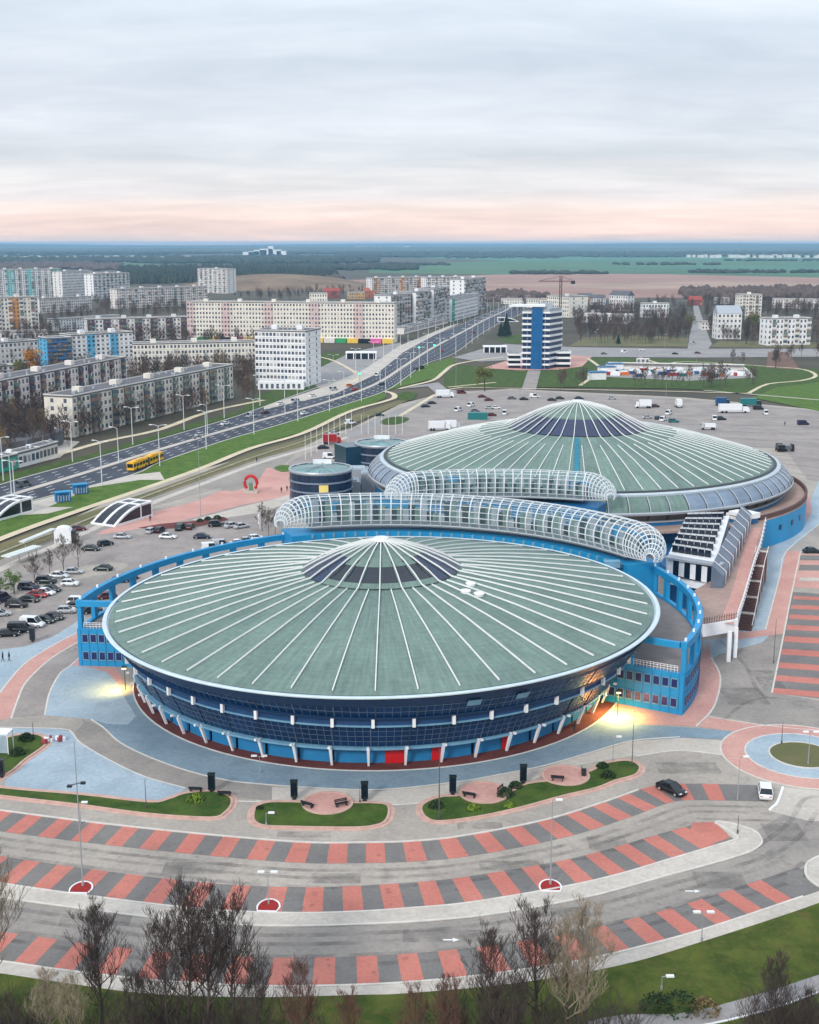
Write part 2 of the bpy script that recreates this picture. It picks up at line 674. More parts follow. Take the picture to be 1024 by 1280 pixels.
sheet('field', [(460, 341), (470, 330), (640, 326), (1500, 322), (1500, 347), (1024, 347), (800, 342), (620, 343)], M_green, -0.04)
sheet('field', [(640, 326), (500, 322), (560, 320), (900, 319), (1500, 318), (1500, 323)], M_greenb, 0.02)
sheet('field', [(-400, 350), (-400, 344), (60, 341), (240, 338), (300, 340), (180, 346)], M_brown, -0.1)


def ridge(name, y0, y1, xlo, xhi, hmax, seed, m, n=90, k=5):
    rr = random.Random(seed)
    ph = [(rr.uniform(0, 6.28), rr.uniform(0.6, 1.4)) for _ in range(6)]
    vs, fs = [], []
    for j in range(k + 1):
        t = j / k
        for i in range(n + 1):
            x = xlo + (xhi - xlo) * i / n
            s = sum(math.sin(x / (900 * (q + 1)) * pw + p) for q, (p, pw) in enumerate(ph)) / 6
            h = hmax * (0.72 + 0.5 * s + rr.uniform(-0.02, 0.02)) * math.sin(math.pi * t * 0.5) if j else -1
            vs.append((x, y0 + (y1 - y0) * t, h))
    for j in range(k):
        for i in range(n):
            a = j * (n + 1) + i
            fs.append((a, a + 1, a + n + 2, a + n + 1))
    b = MB()
    b.add(vs, fs)
    b.build(name, m, smooth=True, kind='structure')


ridge('hills', 9000, 11500, -7000, 7500, 42, 3, M_hill)
ridge('hills', 13500, 17000, -9000, 9500, 72, 5, M_hill)
ridge('hills', 18500, 22500, -12000, 12000, 84, 9, M_hill)


def woods(name, poly, n, hgt, rad, m, seed, kind='stuff', conif=False, z=0.0):
    """a wood that reads as one mass: many small lumpy crowns in one mesh"""
    rr = random.Random(seed)
    xs = [p[0] for p in poly]
    ys = [p[1] for p in poly]
    b = MB()
    c = 0
    tries = 0
    while c < n and tries < n * 30:
        tries += 1
        px, py = rr.uniform(min(xs), max(xs)), rr.uniform(min(ys), max(ys))
        if not inpoly((px, py), poly):
            continue
        p = W(px, py)
        h = hgt * rr.uniform(0.7, 1.2)
        r = rad * rr.uniform(0.7, 1.3)
        vs = []
        nn = 6
        levels = ((0.0, 0.85), (0.45, 1.0), (0.8, 0.6)) if not conif else ((0.05, 1.0), (0.4, 0.75), (0.75, 0.35))
        for lz, lr in levels:
            for j in range(nn):
                q = 2 * math.pi * (j + rr.uniform(-.2, .2)) / nn
                k = r * lr * rr.uniform(0.75, 1.25)
                vs.append((p.x + k * math.cos(q), p.y + k * math.sin(q), z + h * (lz + rr.uniform(-.05, .05))))
        vs.append((p.x, p.y, z + h))
        fs = []
        for l in range(2):
            for j in range(nn):
                fs.append((l * nn + j, l * nn + (j + 1) % nn, (l + 1) * nn + (j + 1) % nn, (l + 1) * nn + j))
        for j in range(nn):
            fs.append((2 * nn + j, 2 * nn + (j + 1) % nn, 3 * nn))
        b.add(vs, fs)
        c += 1
    return b.build(name, m, kind=kind)


def band(px0, px1, r0, r1, amp=0.6, seed=1, n=14):
    rr = random.Random(seed)
    top = [(px0 + (px1 - px0) * i / n, r0 + rr.uniform(-amp, amp)) for i in range(n + 1)]
    bot = [(px0 + (px1 - px0) * i / n, r1 + rr.uniform(-amp, amp)) for i in range(n + 1)]
    return top + bot[::-1]


for pts_, m__ in (([(-200, 333), (-200, 329), (120, 327), (260, 329), (140, 333)], M_green), ([(420, 317.5), (700, 316.5), (1300, 316), (1300, 317.5), (700, 318.5)], M_brown), ([(700, 333), (1500, 330), (1500, 334), (900, 338)], M_greenb),
                  ([(560, 356), (900, 352), (1500, 356), (1500, 361), (800, 362)], mat('stubble_field', (176, 148, 130), 0.95, 0, 0.006, col2=(150, 124, 108), detail=9)), ([(60, 322), (300, 320), (480, 321), (300, 323)], M_brown)):
    sheet('field', pts_, m__, 0.06)
for a_, b_, r_, n_, s_ in ((640, 760, 342.5, 60, 31), (860, 1024, 341, 80, 32), (480, 560, 331, 60, 33), (760, 900, 331, 60, 34), (900, 1060, 326, 90, 35), (560, 700, 322.5, 70, 36)):
    woods('field_hedge', band(a_, b_, r_ - .5, r_ + .5, .3, s_), n_, 9, 9, M_forest, s_)
woods('far_forest', band(-100, 1150, 316.4, 318, .6, 1), 1500, 18, 32, M_forest, 1, conif=False)
woods('far_forest', band(-60, 470, 322, 330, 1.5, 2), 1700, 15, 18, M_forest, 2)
woods('far_forest', band(430, 1100, 319.5, 321.5, .8, 3), 1100, 14, 20, M_forest, 3)
woods('conifer_forest', [(150, 338), (300, 335), (415, 342), (425, 347), (400, 352), (290, 352), (150, 356)], 1900, 16, 7, M_forest, 4, conif=True)
woods('conifer_forest', band(300, 520, 333, 338, 1, 5), 700, 12, 10, M_forest, 5)
woods('bare_forest', [(290, 352), (420, 346), (430, 352), (340, 356), (270, 362)], 700, 10, 6, M_forestbare, 6)
woods('bare_forest', band(-60, 150, 331, 338, 1.5, 7), 500, 12, 12, M_forestbare, 7)
woods('bare_forest', [(850, 366), (1100, 362), (1150, 372), (1100, 378), (860, 374)], 700, 11, 6, M_forestbare, 8)
woods('bare_forest', [(560, 372), (640, 365), (690, 372), (640, 380)], 120, 8, 5, M_forestbare, 9)
M_sand = mat('sandy_track', (188, 176, 160), 0.9, 0.1, 0.02)
mnd = MB()
vs, fs = [], []
c0 = W(345, 358)
for i in range(9):
    for j in range(25):
        a = i / 8
        x = c0.x + (j / 24 - .5) * 330
        y = c0.y + (a - .5) * 420
        vs.append((x, y, 22 * max(0, math.sin(math.pi * a)) * max(0, math.sin(math.pi * j / 24)) ** 0.7 - 0.2))
for i in range(8):
    for j in range(24):
        q = i * 25 + j
        fs.append((q, q + 1, q + 26, q + 25))
mnd.add(vs, fs)
mnd.build('earth_mound', mat('mound_scrub', (104, 84, 66), 0.95, 0, 0.02, col2=(140, 118, 96)), kind='structure', smooth=True)

# ---- city floor
M_cityfloor = mat('city_yard_floor', (56, 54, 40), 0.95, 0, 0.02, col2=(84, 76, 60), detail=9)
sheet('yard_ground', [(-220, 700), (-220, 400), (0, 385), (300, 372), (560, 378), (640, 385), (500, 450), (380, 500), (200, 556), (0, 610)], M_cityfloor, -0.12)
sheet('yard_ground', [(640, 388), (700, 376), (900, 380), (1300, 388), (1300, 520), (1024, 480), (640, 470), (560, 470)], M_cityfloor, -0.12)
# lawns between buildings
sheet('lawn', [(712, 432), (730, 422), (800, 419), (860, 422), (860, 433)], M_grassdry, -0.06)
sheet('lawn', [(886, 433), (900, 426), (1060, 428), (1060, 435)], M_grassdry, -0.06)
sheet('lawn', [(618, 424), (652, 416), (655, 428), (640, 430)], M_grass, -0.06)
for pts in ([(385, 455), (410, 440), (450, 448), (455, 470), (420, 480), (385, 478)],
            [(290, 520), (330, 490), (420, 478), (470, 470), (380, 492), (330, 515), (200, 556), (180, 558)]):
    sheet('lawn', pts, M_grass, -0.08, 3)

# ---- pavement under the foreground
PAVE = [(-260, 1185), (-120, 1200), (0, 1217), (94, 1231), (190, 1243), (320, 1247), (453, 1244), (510, 1242), (640, 1230), (771, 1208), (876, 1178), (1024, 1129), (1200, 1062), (1400, 980)]
low = G(PAVE, 0, 4)
up = G([(1500, 640), (1300, 540), (1024, 512), (860, 497), (640, 486), (560, 490), (500, 505), (440, 535), (380, 552), (180, 606), (0, 690), (-300, 800)], 0)
sheet('plaza', low + up, M_conc, 0.0, world=True)
# asphalt and block paving fields
sheet('parking_lot', [(0, 905), (-260, 1000), (-260, 800), (0, 722), (90, 672), (160, 640), (330, 620), (370, 650), (345, 690), (200, 716), (107, 775), (64, 797), (20, 812), (0, 818)], M_lot, 0.004)
sheet('parking_lot', [(560, 494), (640, 488), (860, 499), (1024, 514), (1300, 545), (1400, 640), (1010, 600), (980, 560), (800, 560), (600, 540), (480, 560), (420, 545), (500, 510)], M_lot, 0.004)
sheet('parking_aisle', [(0, 700), (90, 655), (160, 628), (250, 598), (330, 572), (380, 558), (345, 590), (300, 612), (282, 620), (275, 610), (190, 634), (90, 680), (0, 722)], M_asph, 0.008)
sheet('plaza_asphalt', [(898, 840), (889, 822), (918, 800), (958, 790), (975, 787), (980, 792), (965, 866), (1024, 876), (1200, 890), (1200, 925), (1024, 913), (960, 907), (885, 893)], M_asph, 0.006)
# dark row lines of the rear lot
for y, x0 in ((520, 560), (531, 600), (541, 800), (551, 860), (561, 900), (571, 930), (582, 950), (593, 960)):
    line('drain_line', [(x0, y - 6), (1024, y + 3), (1300, y + 12)], M_grey, 0.01, 0.8, 0)
# block paved islands in the left lot
sheet('paved_island', [(20, 745), (60, 715), (100, 708), (150, 703), (160, 708), (140, 716), (100, 724), (60, 742), (25, 765)], M_conc, 0.02, 4)
sheet('paved_bays', [(118, 716), (160, 708), (176, 713), (140, 728), (100, 738), (70, 752), (60, 748)], M_asph, 0.014)

# ---- plaza patterns left
sheet('plaza_paving', [(-260, 905), (0, 812), (32, 808), (64, 797), (92, 780), (106, 768), (108, 786), (71, 804), (34, 827), (13, 849), (0, 866), (-90, 950), (-260, 1010)], M_bluepave, 0.012)
sheet('plaza_paving', [(-90, 950), (0, 866), (13, 849), (34, 827), (71, 804), (107, 786), (107, 797), (64, 823), (34, 851), (24, 870), (16, 897), (0, 900), (-60, 945)], M_pink, 0.014)
sheet('plaza_paving', [(16, 897), (24, 870), (34, 851), (64, 823), (107, 797), (107, 815), (88, 832), (75, 842), (62, 866), (56, 894)], M_lot, 0.014)
sheet('plaza_paving', [(88, 832), (107, 815), (112, 826), (140, 826), (155, 850), (150, 857), (133, 840), (107, 833)], M_pink, 0.016)
sheet('plaza_paving', [(56, 894), (62, 866), (75, 842), (88, 832), (107, 833), (133, 840), (150, 857), (155, 872), (170, 895), (160, 906), (135, 905), (114, 899)], M_bluepave, 0.016)
for pts in ([(0, 866), (13, 849), (34, 827), (71, 804), (107, 786)], [(14, 898), (24, 870), (34, 851), (64, 823), (107, 797)],
            [(56, 894), (62, 866), (75, 842), (88, 832), (107, 815)]):
    line('paving_edge', pts, M_kerb, 0.022, 0.3)
TRI = [(76, 911), (90, 916), (100, 928), (133, 948), (179, 970), (232, 985), (225, 993), (213, 999), (186, 1004), (100, 994), (5, 985), (8, 970), (56, 933), (66, 925), (50, 917), (0, 921), (-100, 950), (-100, 925), (0, 910)]
sheet('plaza_paving', TRI, M_bluepave, 0.012)
line('paving_edge', [(0, 909), (76, 911), (90, 916), (100, 928), (133, 948), (179, 970), (232, 985)], M_kerb, 0.02, 0.3)
sheet('plaza_road', [(103, 899), (130, 910), (150, 928), (186, 946), (233, 963), (282, 975), (340, 983), (340, 1002), (290, 996), (232, 985), (179, 970), (133, 948), (100, 928), (92, 917), (104, 905)], M_asph, 0.010)

# ---- rings round the front arena
C1 = Vector((-4.6, 210, 0))
C2 = Vector((48, 350, 0))


def ringsheet(name, c, r0, r1, a0, a1, m, z, n=90):
    b = MB()
    P = circ(c, (r0 + r1) / 2, a0, a1, n, z)
    b.ribbon(P, -(r1 - r0) / 2, (r1 - r0) / 2)
    return b.build(name, m, kind='structure')


sheet('ring_road', [(320, 983), (475, 989), (566, 980), (680, 959), (790, 927), (850, 922), (905, 926), (903, 944), (850, 938), (795, 944), (730, 955), (690, 965), (640, 985), (531, 1003), (482, 1006), (400, 1000), (320, 1002)], M_conclt, 0.008)
sheet('ring_paving', [(170, 895), (155, 870), (300, 850), (700, 850), (735, 890), (790, 905), (870, 910), (915, 914), (905, 925), (860, 922), (790, 926), (740, 940), (680, 957), (620, 969), (566, 978), (475, 987), (390, 984), (320, 979.5), (282, 975), (233, 963), (186, 946), (150, 928), (130, 910), (114, 899)], M_bluedark, 0.012)
line('paving_edge', [(114, 899), (130, 910), (150, 928), (186, 946), (233, 963), (282, 975), (320, 979.5), (390, 984.5), (475, 987), (566, 978), (620, 969), (680, 957), (740, 940), (790, 926), (850, 921)], M_kerb, 0.02, 0.35)
line('paving_edge', [(258, 1000), (320, 1002), (400, 1003), (482, 1006), (531, 1003), (580, 994)], M_kerb, 0.016, 0.35)
line('paving_edge', [(795, 945), (850, 938), (906, 944)], M_kerb, 0.016, 0.35)
CB = C1 + Vector((-.9, 0, 0))
ringsheet('brick_ring', CB, 37.5, 43.0, 0, 360, M_brick, 0.03)
mb = MB()
mb.kerb(circ(CB, 43.1, 0, 359.9, 110), -0.12, 0.12, 0.0, 0.09)
mb.build('kerb', M_kerb, kind='structure')
# pink plaza at the right wing
sheet('plaza_paving', [(731, 886), (740, 880), (860, 880), (885, 800), (889, 822), (899, 840), (900, 858), (891, 886), (885, 893), (870, 908), (790, 905), (735, 893)], M_pink, 0.016)
line('paving_edge', [(889, 822), (899, 840), (900, 858), (891, 886), (870, 908)], M_kerb, 0.024, 0.3)
sheet('plaza_paving', [(885, 896), (960, 907), (1024, 913), (1200, 925), (1200, 950), (1024, 935), (960, 914), (915, 914), (872, 908)], M_pink, 0.015)
line('paving_edge', [(885, 896), (960, 907), (1024, 913), (1200, 925)], M_kerb, 0.024, 0.25)
# roundabout
RC = W(1003, 944)
sheet('roundabout_paving', circ(RC, 11.9)[:-1], M_pink, 0.019, world=True)
sheet('roundabout_paving', circ(RC, 8.3)[:-1], M_bluepave, 0.023, world=True)
for r in (11.9, 8.3, 4.8):
    mb = MB()
    mb.kerb(circ(RC, r, 0, 359.9, 64), -0.13, 0.13, 0.0, 0.05 if r > 5 else 0.14)
    mb.build('kerb', M_kerb, kind='structure')
sheet('roundabout_lawn', circ(RC, 4.7)[:-1], M_grassdry, 0.1, world=True)
# right pavements
sheet('plaza_paving', [(925, 800), (937, 770), (945, 740), (960, 690), (975, 672), (1005, 645), (1024, 600), (1200, 560), (1200, 640), (1024, 656), (983, 690), (975, 720), (957, 787)], M_bluepave, 0.012)
sheet('plaza_paving', [(880, 800), (925, 796), (962, 794), (953, 803), (900, 818), (880, 830)], M_bluepave, 0.014)
sheet('plaza_paving', [(957, 787), (975, 720), (983, 689), (1001, 689), (990, 740), (980, 792), (920, 800), (918, 792)], M_pink, 0.016)
sheet('plaza_paving', [(1000, 665), (1015, 640), (1012, 620), (1000, 610), (960, 672)], M_pink, 0.018)
for pts in ([(957, 787), (975, 720), (983, 689), (1024, 655)], [(965, 866), (980, 792), (990, 740), (1001, 689)]):
    line('paving_edge', pts, M_kerb, 0.024, 0.3, 3)
st = sheet('parking_strip', [(965, 866), (980, 792), (991, 740), (1300, 760), (1300, 900), (1024, 873)], M_grey, 0.012)
red_rows = [(745, 749), (756, 761), (768, 773.5), (781, 787), (795, 802), (811, 818), (828, 835), (844, 851), (860, 867)]
for a, b in red_rows:
    lx = lambda y: 965 + (866 - y) * (26 / 120) + 1
    sheet('parking_bay', [(lx(b), b), (lx(a), a), (1300, a + (a - 640) * .12), (1300, b + (b - 640) * .12)], M_red, 0.018, kind=None, parent=st)
sheet('parking_strip', [(991, 734), (1001, 692), (1300, 700), (1300, 752)], M_pink, 0.012)
for a, b in ((694, 700), (706, 713), (722, 726)):
    sheet('paved_bays', [(1000, a), (1300, a + 4), (1300, b + 6), (998, b)], M_grey if a < 720 else M_conclt, 0.018)

# ---- foreground car park: three curved strips of red and grey bays
BAYM = {}


def bays(name, edge, width, pitch, first_x, count, side, m_list=None, skip=()):
    """edge = pixels of the long edge on the ground; bays run square to it"""
    P = G(edge, 0, 8)
    S = [0.0]
    for i in range(1, len(P)):
        S.append(S[-1] + (P[i] - P[i - 1]).length)

    def at(s):
        s = max(0, min(S[-1] - 1e-4, s))
        lo = 0
        for i in range(len(S) - 1):
            if S[i] <= s:
                lo = i
        t = (s - S[lo]) / (S[lo + 1] - S[lo])
        return P[lo].lerp(P[lo + 1], t)

    def nrm(s):
        t = at(s + 2.5) - at(s - 2.5)
        t.normalize()
        return Vector((-t.y, t.x, 0)) * side
    # s where the first red bay starts
    tgt = W(*first_x)
    s0 = min(range(0, int(S[-1] * 10)), key=lambda k: (at(k / 10) - tgt).length) / 10
    mb = MB()
    mb.ribbon([p for p in P], 0, width * side, 0.012)
    strip = mb.build(name, M_grey, kind='structure')
    lo, hi = count
    for k in range(lo, hi):
        if k in skip:
            continue
        s = s0 + k * pitch
        if s < 0 or s > S[-1] - 1:
            continue
        b = MB()
        n = 3
        L_, U_ = [], []
        for i in range(n + 1):
            q = s + pitch * 0.5 * i / n
            L_.append(at(q) + Vector((0, 0, 0.019)))
            U_.append(at(q) + nrm(q) * (width - 0.02) + Vector((0, 0, 0.019)))
        for i in range(n):
            if side > 0:
                b.quad(L_[i], L_[i + 1], U_[i + 1], U_[i])
            else:
                b.quad(L_[i], U_[i], U_[i + 1], L_[i + 1])
        b.build('parking_bay', M_red, strip)
    return P


A_UP = [(-150, 985), (-60, 1003), (0, 1013), (127, 1029.5), (260, 1043.5), (377, 1053), (450, 1053.5), (510, 1052), (576, 1045.5), (678, 1026), (750, 1004.5), (798, 987.5), (828, 981), (870, 979.6), (950, 981.5)]
bays('parking_strip', A_UP, 5.3, 4.66, (458, 1053.4), (-16, 12), -1)
B_LOW = [(-150, 1078), (-60, 1094), (0, 1104.5), (86, 1117), (203, 1132), (290, 1139.5), (377, 1142), (450, 1140), (510, 1136), (586, 1129), (700, 1110), (770, 1094.5), (836, 1075), (919, 1050)]
bays('parking_strip', B_LOW, 5.9, 4.75, (481, 1138), (-16, 11), 1)
C_LOW = [(-150, 1180), (-60, 1194), (15, 1204), (76, 1213), (190, 1226), (300, 1232.5), (364, 1233.5), (440, 1232), (510, 1228.5), (600, 1220), (711, 1204), (777, 1190), (881, 1162), (1004, 1121), (1040, 1108)]
bays('parking_strip', C_LOW, 5.3, 4.66, (447, 1232), (-16, 12), 1)
sheet('paved_bays', [(865, 1028.5), (896, 1027.5), (913, 1047), (889, 1056), (862, 1042)], M_red, 0.026)
sheet('paved_bays', [(985, 1090), (1007, 1085), (1003, 1096), (1014, 1110), (1006, 1119), (980, 1102)], M_grey, 0.026)
line('kerb', A_UP[:-3], M_kerb, 0.03, 0.3, 6, h=0.1)
line('kerb', B_LOW[:-1] + [(919, 1050), (921, 1046), (905, 1035), (894, 1029)], M_kerb, 0.03, 0.3, 6, h=0.1)
line('kerb', C_LOW[:-1], M_kerb, 0.03, 0.28, 6, h=0.1)
B2 = [(-150, 1098), (0, 1122), (86, 1134), (203, 1149), (290, 1156), (351, 1158), (420, 1157), (510, 1153), (589, 1146.5), (660, 1136), (750, 1118), (830, 1096), (900, 1077), (935, 1066), (950, 1057), (952, 1050), (943, 1039), (920, 1031), (900, 1027.5), (894, 1029)]
walk = G(B_LOW, 0.0, 6) + G(B2[::-1], 0.0, 6)
b = MB()
b.prism(walk, 0.0, 0.06)
b.build('footway', M_conclt, kind='structure')
line('kerb', B2, M_kerb, 0.05, 0.28, 6, h=0.09)
# lower footway between strip C and the lawn
low2 = G(C_LOW, 0.0, 6)
b = MB()
b.prism(low2 + list(reversed(low))[0:0] + G([(1060, 1112), (1024, 1129), (876, 1178), (771, 1208), (640, 1230), (510, 1242), (453, 1244), (320, 1247), (190, 1243), (94, 1231), (0, 1217), (-120, 1200), (-160, 1192)], 0.0, 4), 0.0, 0.045)
b.build('footway', M_conclt, kind='structure')
# two road lanes: worn asphalt
sheet('access_road', [(-150, 1100), (0, 1124), (203, 1151), (351, 1160), (510, 1155), (660, 1138), (830, 1098), (940, 1066), (954, 1052), (948, 1037), (1010, 1000), (1040, 1010), (1060, 1070), (1007, 1084), (967, 1096), (884, 1122), (798, 1148.5), (642, 1182), (510, 1195), (415, 1199.5), (339, 1200), (203, 1190), (107, 1182), (46, 1174), (0, 1168), (-150, 1148)], M_asph, 0.006)
sheet('kerb_island', [(1007, 1088), (1012, 1076), (1040, 1064), (1100, 1060), (1100, 1100), (1024, 1110), (1012, 1100)], M_conclt, 0.05)
line('kerb', [(1022, 1108), (1010, 1098), (1007, 1088), (1012, 1077), (1040, 1064)], M_kerb, 0.03, 0.3, 5, h=0.12)
line('kerb', [(979, 984), (972, 1003), (966, 1009), (962, 1013)], M_white, 0.03, 0.35, 4, h=0.1)
sheet('plaza_paving', [(979, 984), (1060, 992), (1100, 1030), (1010, 1026), (962, 1014), (972, 1003)], M_conclt, 0.012)

# lawn below everything
b = MB()
LOWL = G([(-400, 1160), (-120, 1200), (0, 1217), (94, 1231), (190, 1243), (320, 1247), (453, 1244), (510, 1242), (640, 1230), (771, 1208), (876, 1178), (1024, 1129), (1200, 1062), (1500, 970)], 0.06, 5)
b.poly(LOWL + [Vector((150, 40, 0.06)), Vector((-120, 40, 0.06))])
b.build('lawn', M_lawn, kind='structure')
# path at the lower right corner
line('path', [(640, 1330), (760, 1282), (860, 1276), (960, 1251), (1024, 1230), (1150, 1190)], M_road, 0.075, 2.4, 5)
line('kerb', [(655, 1337), (770, 1290), (870, 1284), (965, 1262), (1024, 1241), (1150, 1200)], M_white, 0.07, 0.2, 5, h=0.08)

# planted islands
M_soil = mat('soil', (72, 56, 42), 0.95, 0.2, 1)


def planter(pts, n=5):
    P = G(pts, 0, n, True)
    b = MB()
    cx = sum(p.x for p in P) / len(P)
    cy = sum(p.y for p in P) / len(P)
    b.kerb(P + [P[0]], 0.0, 0.0, 0, 0) if False else None
    b.prism(P, 0.0, 0.14)
    b.build('planted_island', M_grass, kind='structure')
    k = MB()
    Q = P + [P[0]]
    k.kerb(Q, -0.35, 0.02, 0.0, 0.16)
    k.kerb(Q, -0.95, -0.36, 0.0, 0.04)
    ar = sum(P[i].x * P[(i + 1) % len(P)].y - P[(i + 1) % len(P)].x * P[i].y for i in range(len(P)))
    if ar < 0:
        k = MB()
        k.kerb(Q, -0.02, 0.35, 0.0, 0.16)
        k.kerb(Q, 0.36, 0.95, 0.0, 0.04)
    k.build('kerb', M_kerbpink, kind='structure')


PL = [
    [(-100, 972), (0, 986), (100, 994.6), (186, 1004), (213, 999.6), (232, 993), (266, 990.5), (286, 997), (288, 1006), (280, 1016), (262, 1022), (183, 1017), (100, 1006), (0, 994.6), (-100, 982)],
    [(-90, 945), (-60, 930), (0, 925), (20, 920.5), (43, 919), (56, 925), (54, 933), (30, 950), (7, 968), (-40, 985)],
    [(318, 1020), (321, 1011), (334, 1004.5), (368, 1004), (410, 1006), (440, 1005), (478, 1006), (485, 1013), (481, 1026), (468, 1032), (440, 1034.5), (364, 1033.5), (331, 1032), (320, 1027)],
    [(528, 1013), (532, 1005), (550, 998), (575, 996), (634, 992), (660, 981), (700, 976), (737, 966), (760, 955), (785, 952), (798, 958), (797, 965), (790, 970), (768, 976), (745, 985), (703, 995), (652, 1009), (602, 1020), (553, 1026.5), (535, 1023)],
]
for p in PL:
    planter(p, 4)
# round brick seats on the islands
for cx_, cy_, r in ((409.5, 1005, 3.15), (605, 992, 3.15), (707, 970.5, 3.1)):
    c = W(cx_, cy_)
    b = MB()
    b.prism(circ(c, r)[:-1], 0.0, 0.19)
    b.build('round_seating_pad', M_pink, kind='structure')
    b = MB()
    b.kerb(circ(c, r + 0.2, 0, 359.9, 48), -0.2, 0.2, 0.0, 0.26)
    b.build('kerb', M_kerbpink, kind='structure')
# red gravel beds with white kerbs in strip B
for cx_, cy_ in ((102, 1111), (336, 1133.5), (688, 1108.5)):
    c = W(cx_, cy_)
    P = []
    for i in range(17):
        a = math.pi * i / 16
        P.append(Vector((c.x + 1.2 * math.cos(a), c.y + 1.7 * math.sin(a) - .3, 0)))
    P += [Vector((c.x - 1.15, c.y - 1.0, 0)), Vector((c.x + 1.0, c.y - 1.1, 0))]
    b = MB()
    b.prism(P, 0.0, 0.12)
    b.build('gravel_bed', M_redplant, kind='structure')
    b = MB()
    b.kerb(P + [P[0]], -0.2, 0.0, 0.0, 0.17)
    b.build('kerb', M_white, kind='structure')

# tyre wear, oil drips, patched asphalt
M_wear = wear_mat('tyre_wear', (92, 88, 86), 0.38, 0.75, 0.42, 0.25)
M_oil = wear_mat('oil_stain', (84, 82, 80), 0.4, 0.75, 0.4, 1.2)
M_patch = wear_mat('asphalt_patch', (118, 114, 110), 0.35, 0.7, 0.45, 0.3)
for crv, offs in ((B2[:-5], (-2.2, -4.0, -6.4, -8.2)), (A_UP[1:], (-7.4, -9.2, -11.4))):
    P_ = G(crv, 0.0, 6)
    for o_f in offs:
        m_ = MB()
        m_.ribbon(P_, o_f, o_f + 0.75, 0.016)
        if m_.f:
            m_.build('tyre_wear', M_wear, kind='structure')
rr_ = random.Random(12)
m_ = MB()
for px_, py_, n_, sx_, sy_ in ((500, 1065, 50, 520, 14), (430, 1122, 50, 480, 14), (500, 1212, 40, 520, 14), (60, 770, 60, 90, 50), (800, 520, 60, 260, 22), (250, 680, 40, 110, 25), (1000, 800, 30, 50, 60)):
    for _ in range(n_):
        p = W(px_ + rr_.uniform(-sx_, sx_), py_ + rr_.uniform(-sy_, sy_))
        r_ = rr_.uniform(.15, .45)
        m_.poly([p + Vector((r_ * math.cos(a * .785) * rr_.uniform(.6, 1.3), r_ * math.sin(a * .785) * rr_.uniform(.6, 1.3), .034)) for a in range(8)])
m_.build('oil_stain', M_oil, kind='stuff')
for (x, y, w_, d_) in ((250, 1085, 9, 3), (420, 1098, 6, 2.4), (640, 1082, 8, 2.5), (760, 1055, 5, 4), (120, 1150, 8, 2.5), (560, 1170, 10, 2.5), (900, 1100, 6, 4), (980, 1040, 5, 5), (700, 1140, 7, 2), (860, 960, 9, 4), (930, 870, 7, 8), (960, 850, 4, 10), (600, 1032, 6, 1.8), (380, 1043, 7, 1.6)):
    p = W(x, y)
    m_ = MB()
    m_.poly([p + Vector(v) for v in ((-w_ / 2, -d_ / 2, .017), (w_ / 2, -d_ / 2, .017), (w_ / 2, d_ / 2, .017), (-w_ / 2, d_ / 2, .017))])
    m_.build('asphalt_patch', M_patch, kind='structure')
for crv in ([(905, 900), (930, 880), (960, 872), (1010, 878)], [(900, 800), (930, 830), (955, 870), (1020, 885)], [(945, 1060), (985, 1030), (1005, 1000), (1030, 995)], [(960, 1075), (1000, 1045), (1022, 1015), (1040, 1005)]):
    m_ = MB()
    m_.ribbon(G(crv, 0, 8), -.35, .4, .015)
    m_.build('tyre_wear', M_wear, kind='structure')
# painted arrows on the car park lanes
for x, y in ((564, 1175), (866, 1114), (262, 1168)):
    p = W(x, y)
    m_ = MB()
    m_.add([p + Vector(v) for v in ((-.9, -.12, .03), (.2, -.12, .03), (.2, .12, .03), (-.9, .12, .03), (.2, -.4, .03), (.9, 0, .03), (.2, .4, .03))], [(0, 1, 2, 3), (4, 5, 6)])
    m_.build('road_arrow', M_white, kind='structure')

# ---- avenue
AV_U = [(-160, 662), (0, 606), (100, 578), (200, 549), (300, 519), (383, 489), (459, 463), (506, 437), (540, 420), (576, 406), (605, 393), (632, 383), (640, 378), (648, 372)]
AV_L = [(-160, 700), (0, 640), (29, 629), (164, 594), (200, 578), (280, 551), (356, 529), (420, 509), (481, 489), (510, 470), (532, 455), (569, 441), (600, 418), (628, 402), (655, 390), (654, 380), (656, 372)]
AV_M = [(-160, 680), (0, 623.5), (100, 593), (200, 562), (317, 528), (413, 501), (470, 480), (505, 458), (539, 436), (582, 413), (610, 398), (634, 387), (645, 378), (651, 372)]
b = MB()
b.poly(G(AV_U, 0.0, 3) + G(AV_L[::-1], 0.0, 3))
b.build('avenue', M_aven, kind='structure')
line('median_strip', AV_M, M_conclt, 0.03, 2.6, 5, h=0.1)
for e in (AV_U, AV_L):
    line('kerb', e, M_kerb, 0.02, 0.5, 4, h=0.1)
# lane dashes
b = MB()


def lerp_curve(a, c, t, n=8):
    A, B = G(a, 0, n), G(c, 0, n)

    def res(P, k=200):
        S = [0]
        for i in range(1, len(P)):
            S.append(S[-1] + (P[i] - P[i - 1]).length)
        out = []
        j = 0
        for q in range(k):
            s = S[-1] * q / (k - 1)
            while j < len(S) - 2 and S[j + 1] < s:
                j += 1
            out.append(P[j].lerp(P[j + 1], (s - S[j]) / max(1e-6, S[j + 1] - S[j])))
        return out
    return [p.lerp(q, t) for p, q in zip(res(A), res(B))]


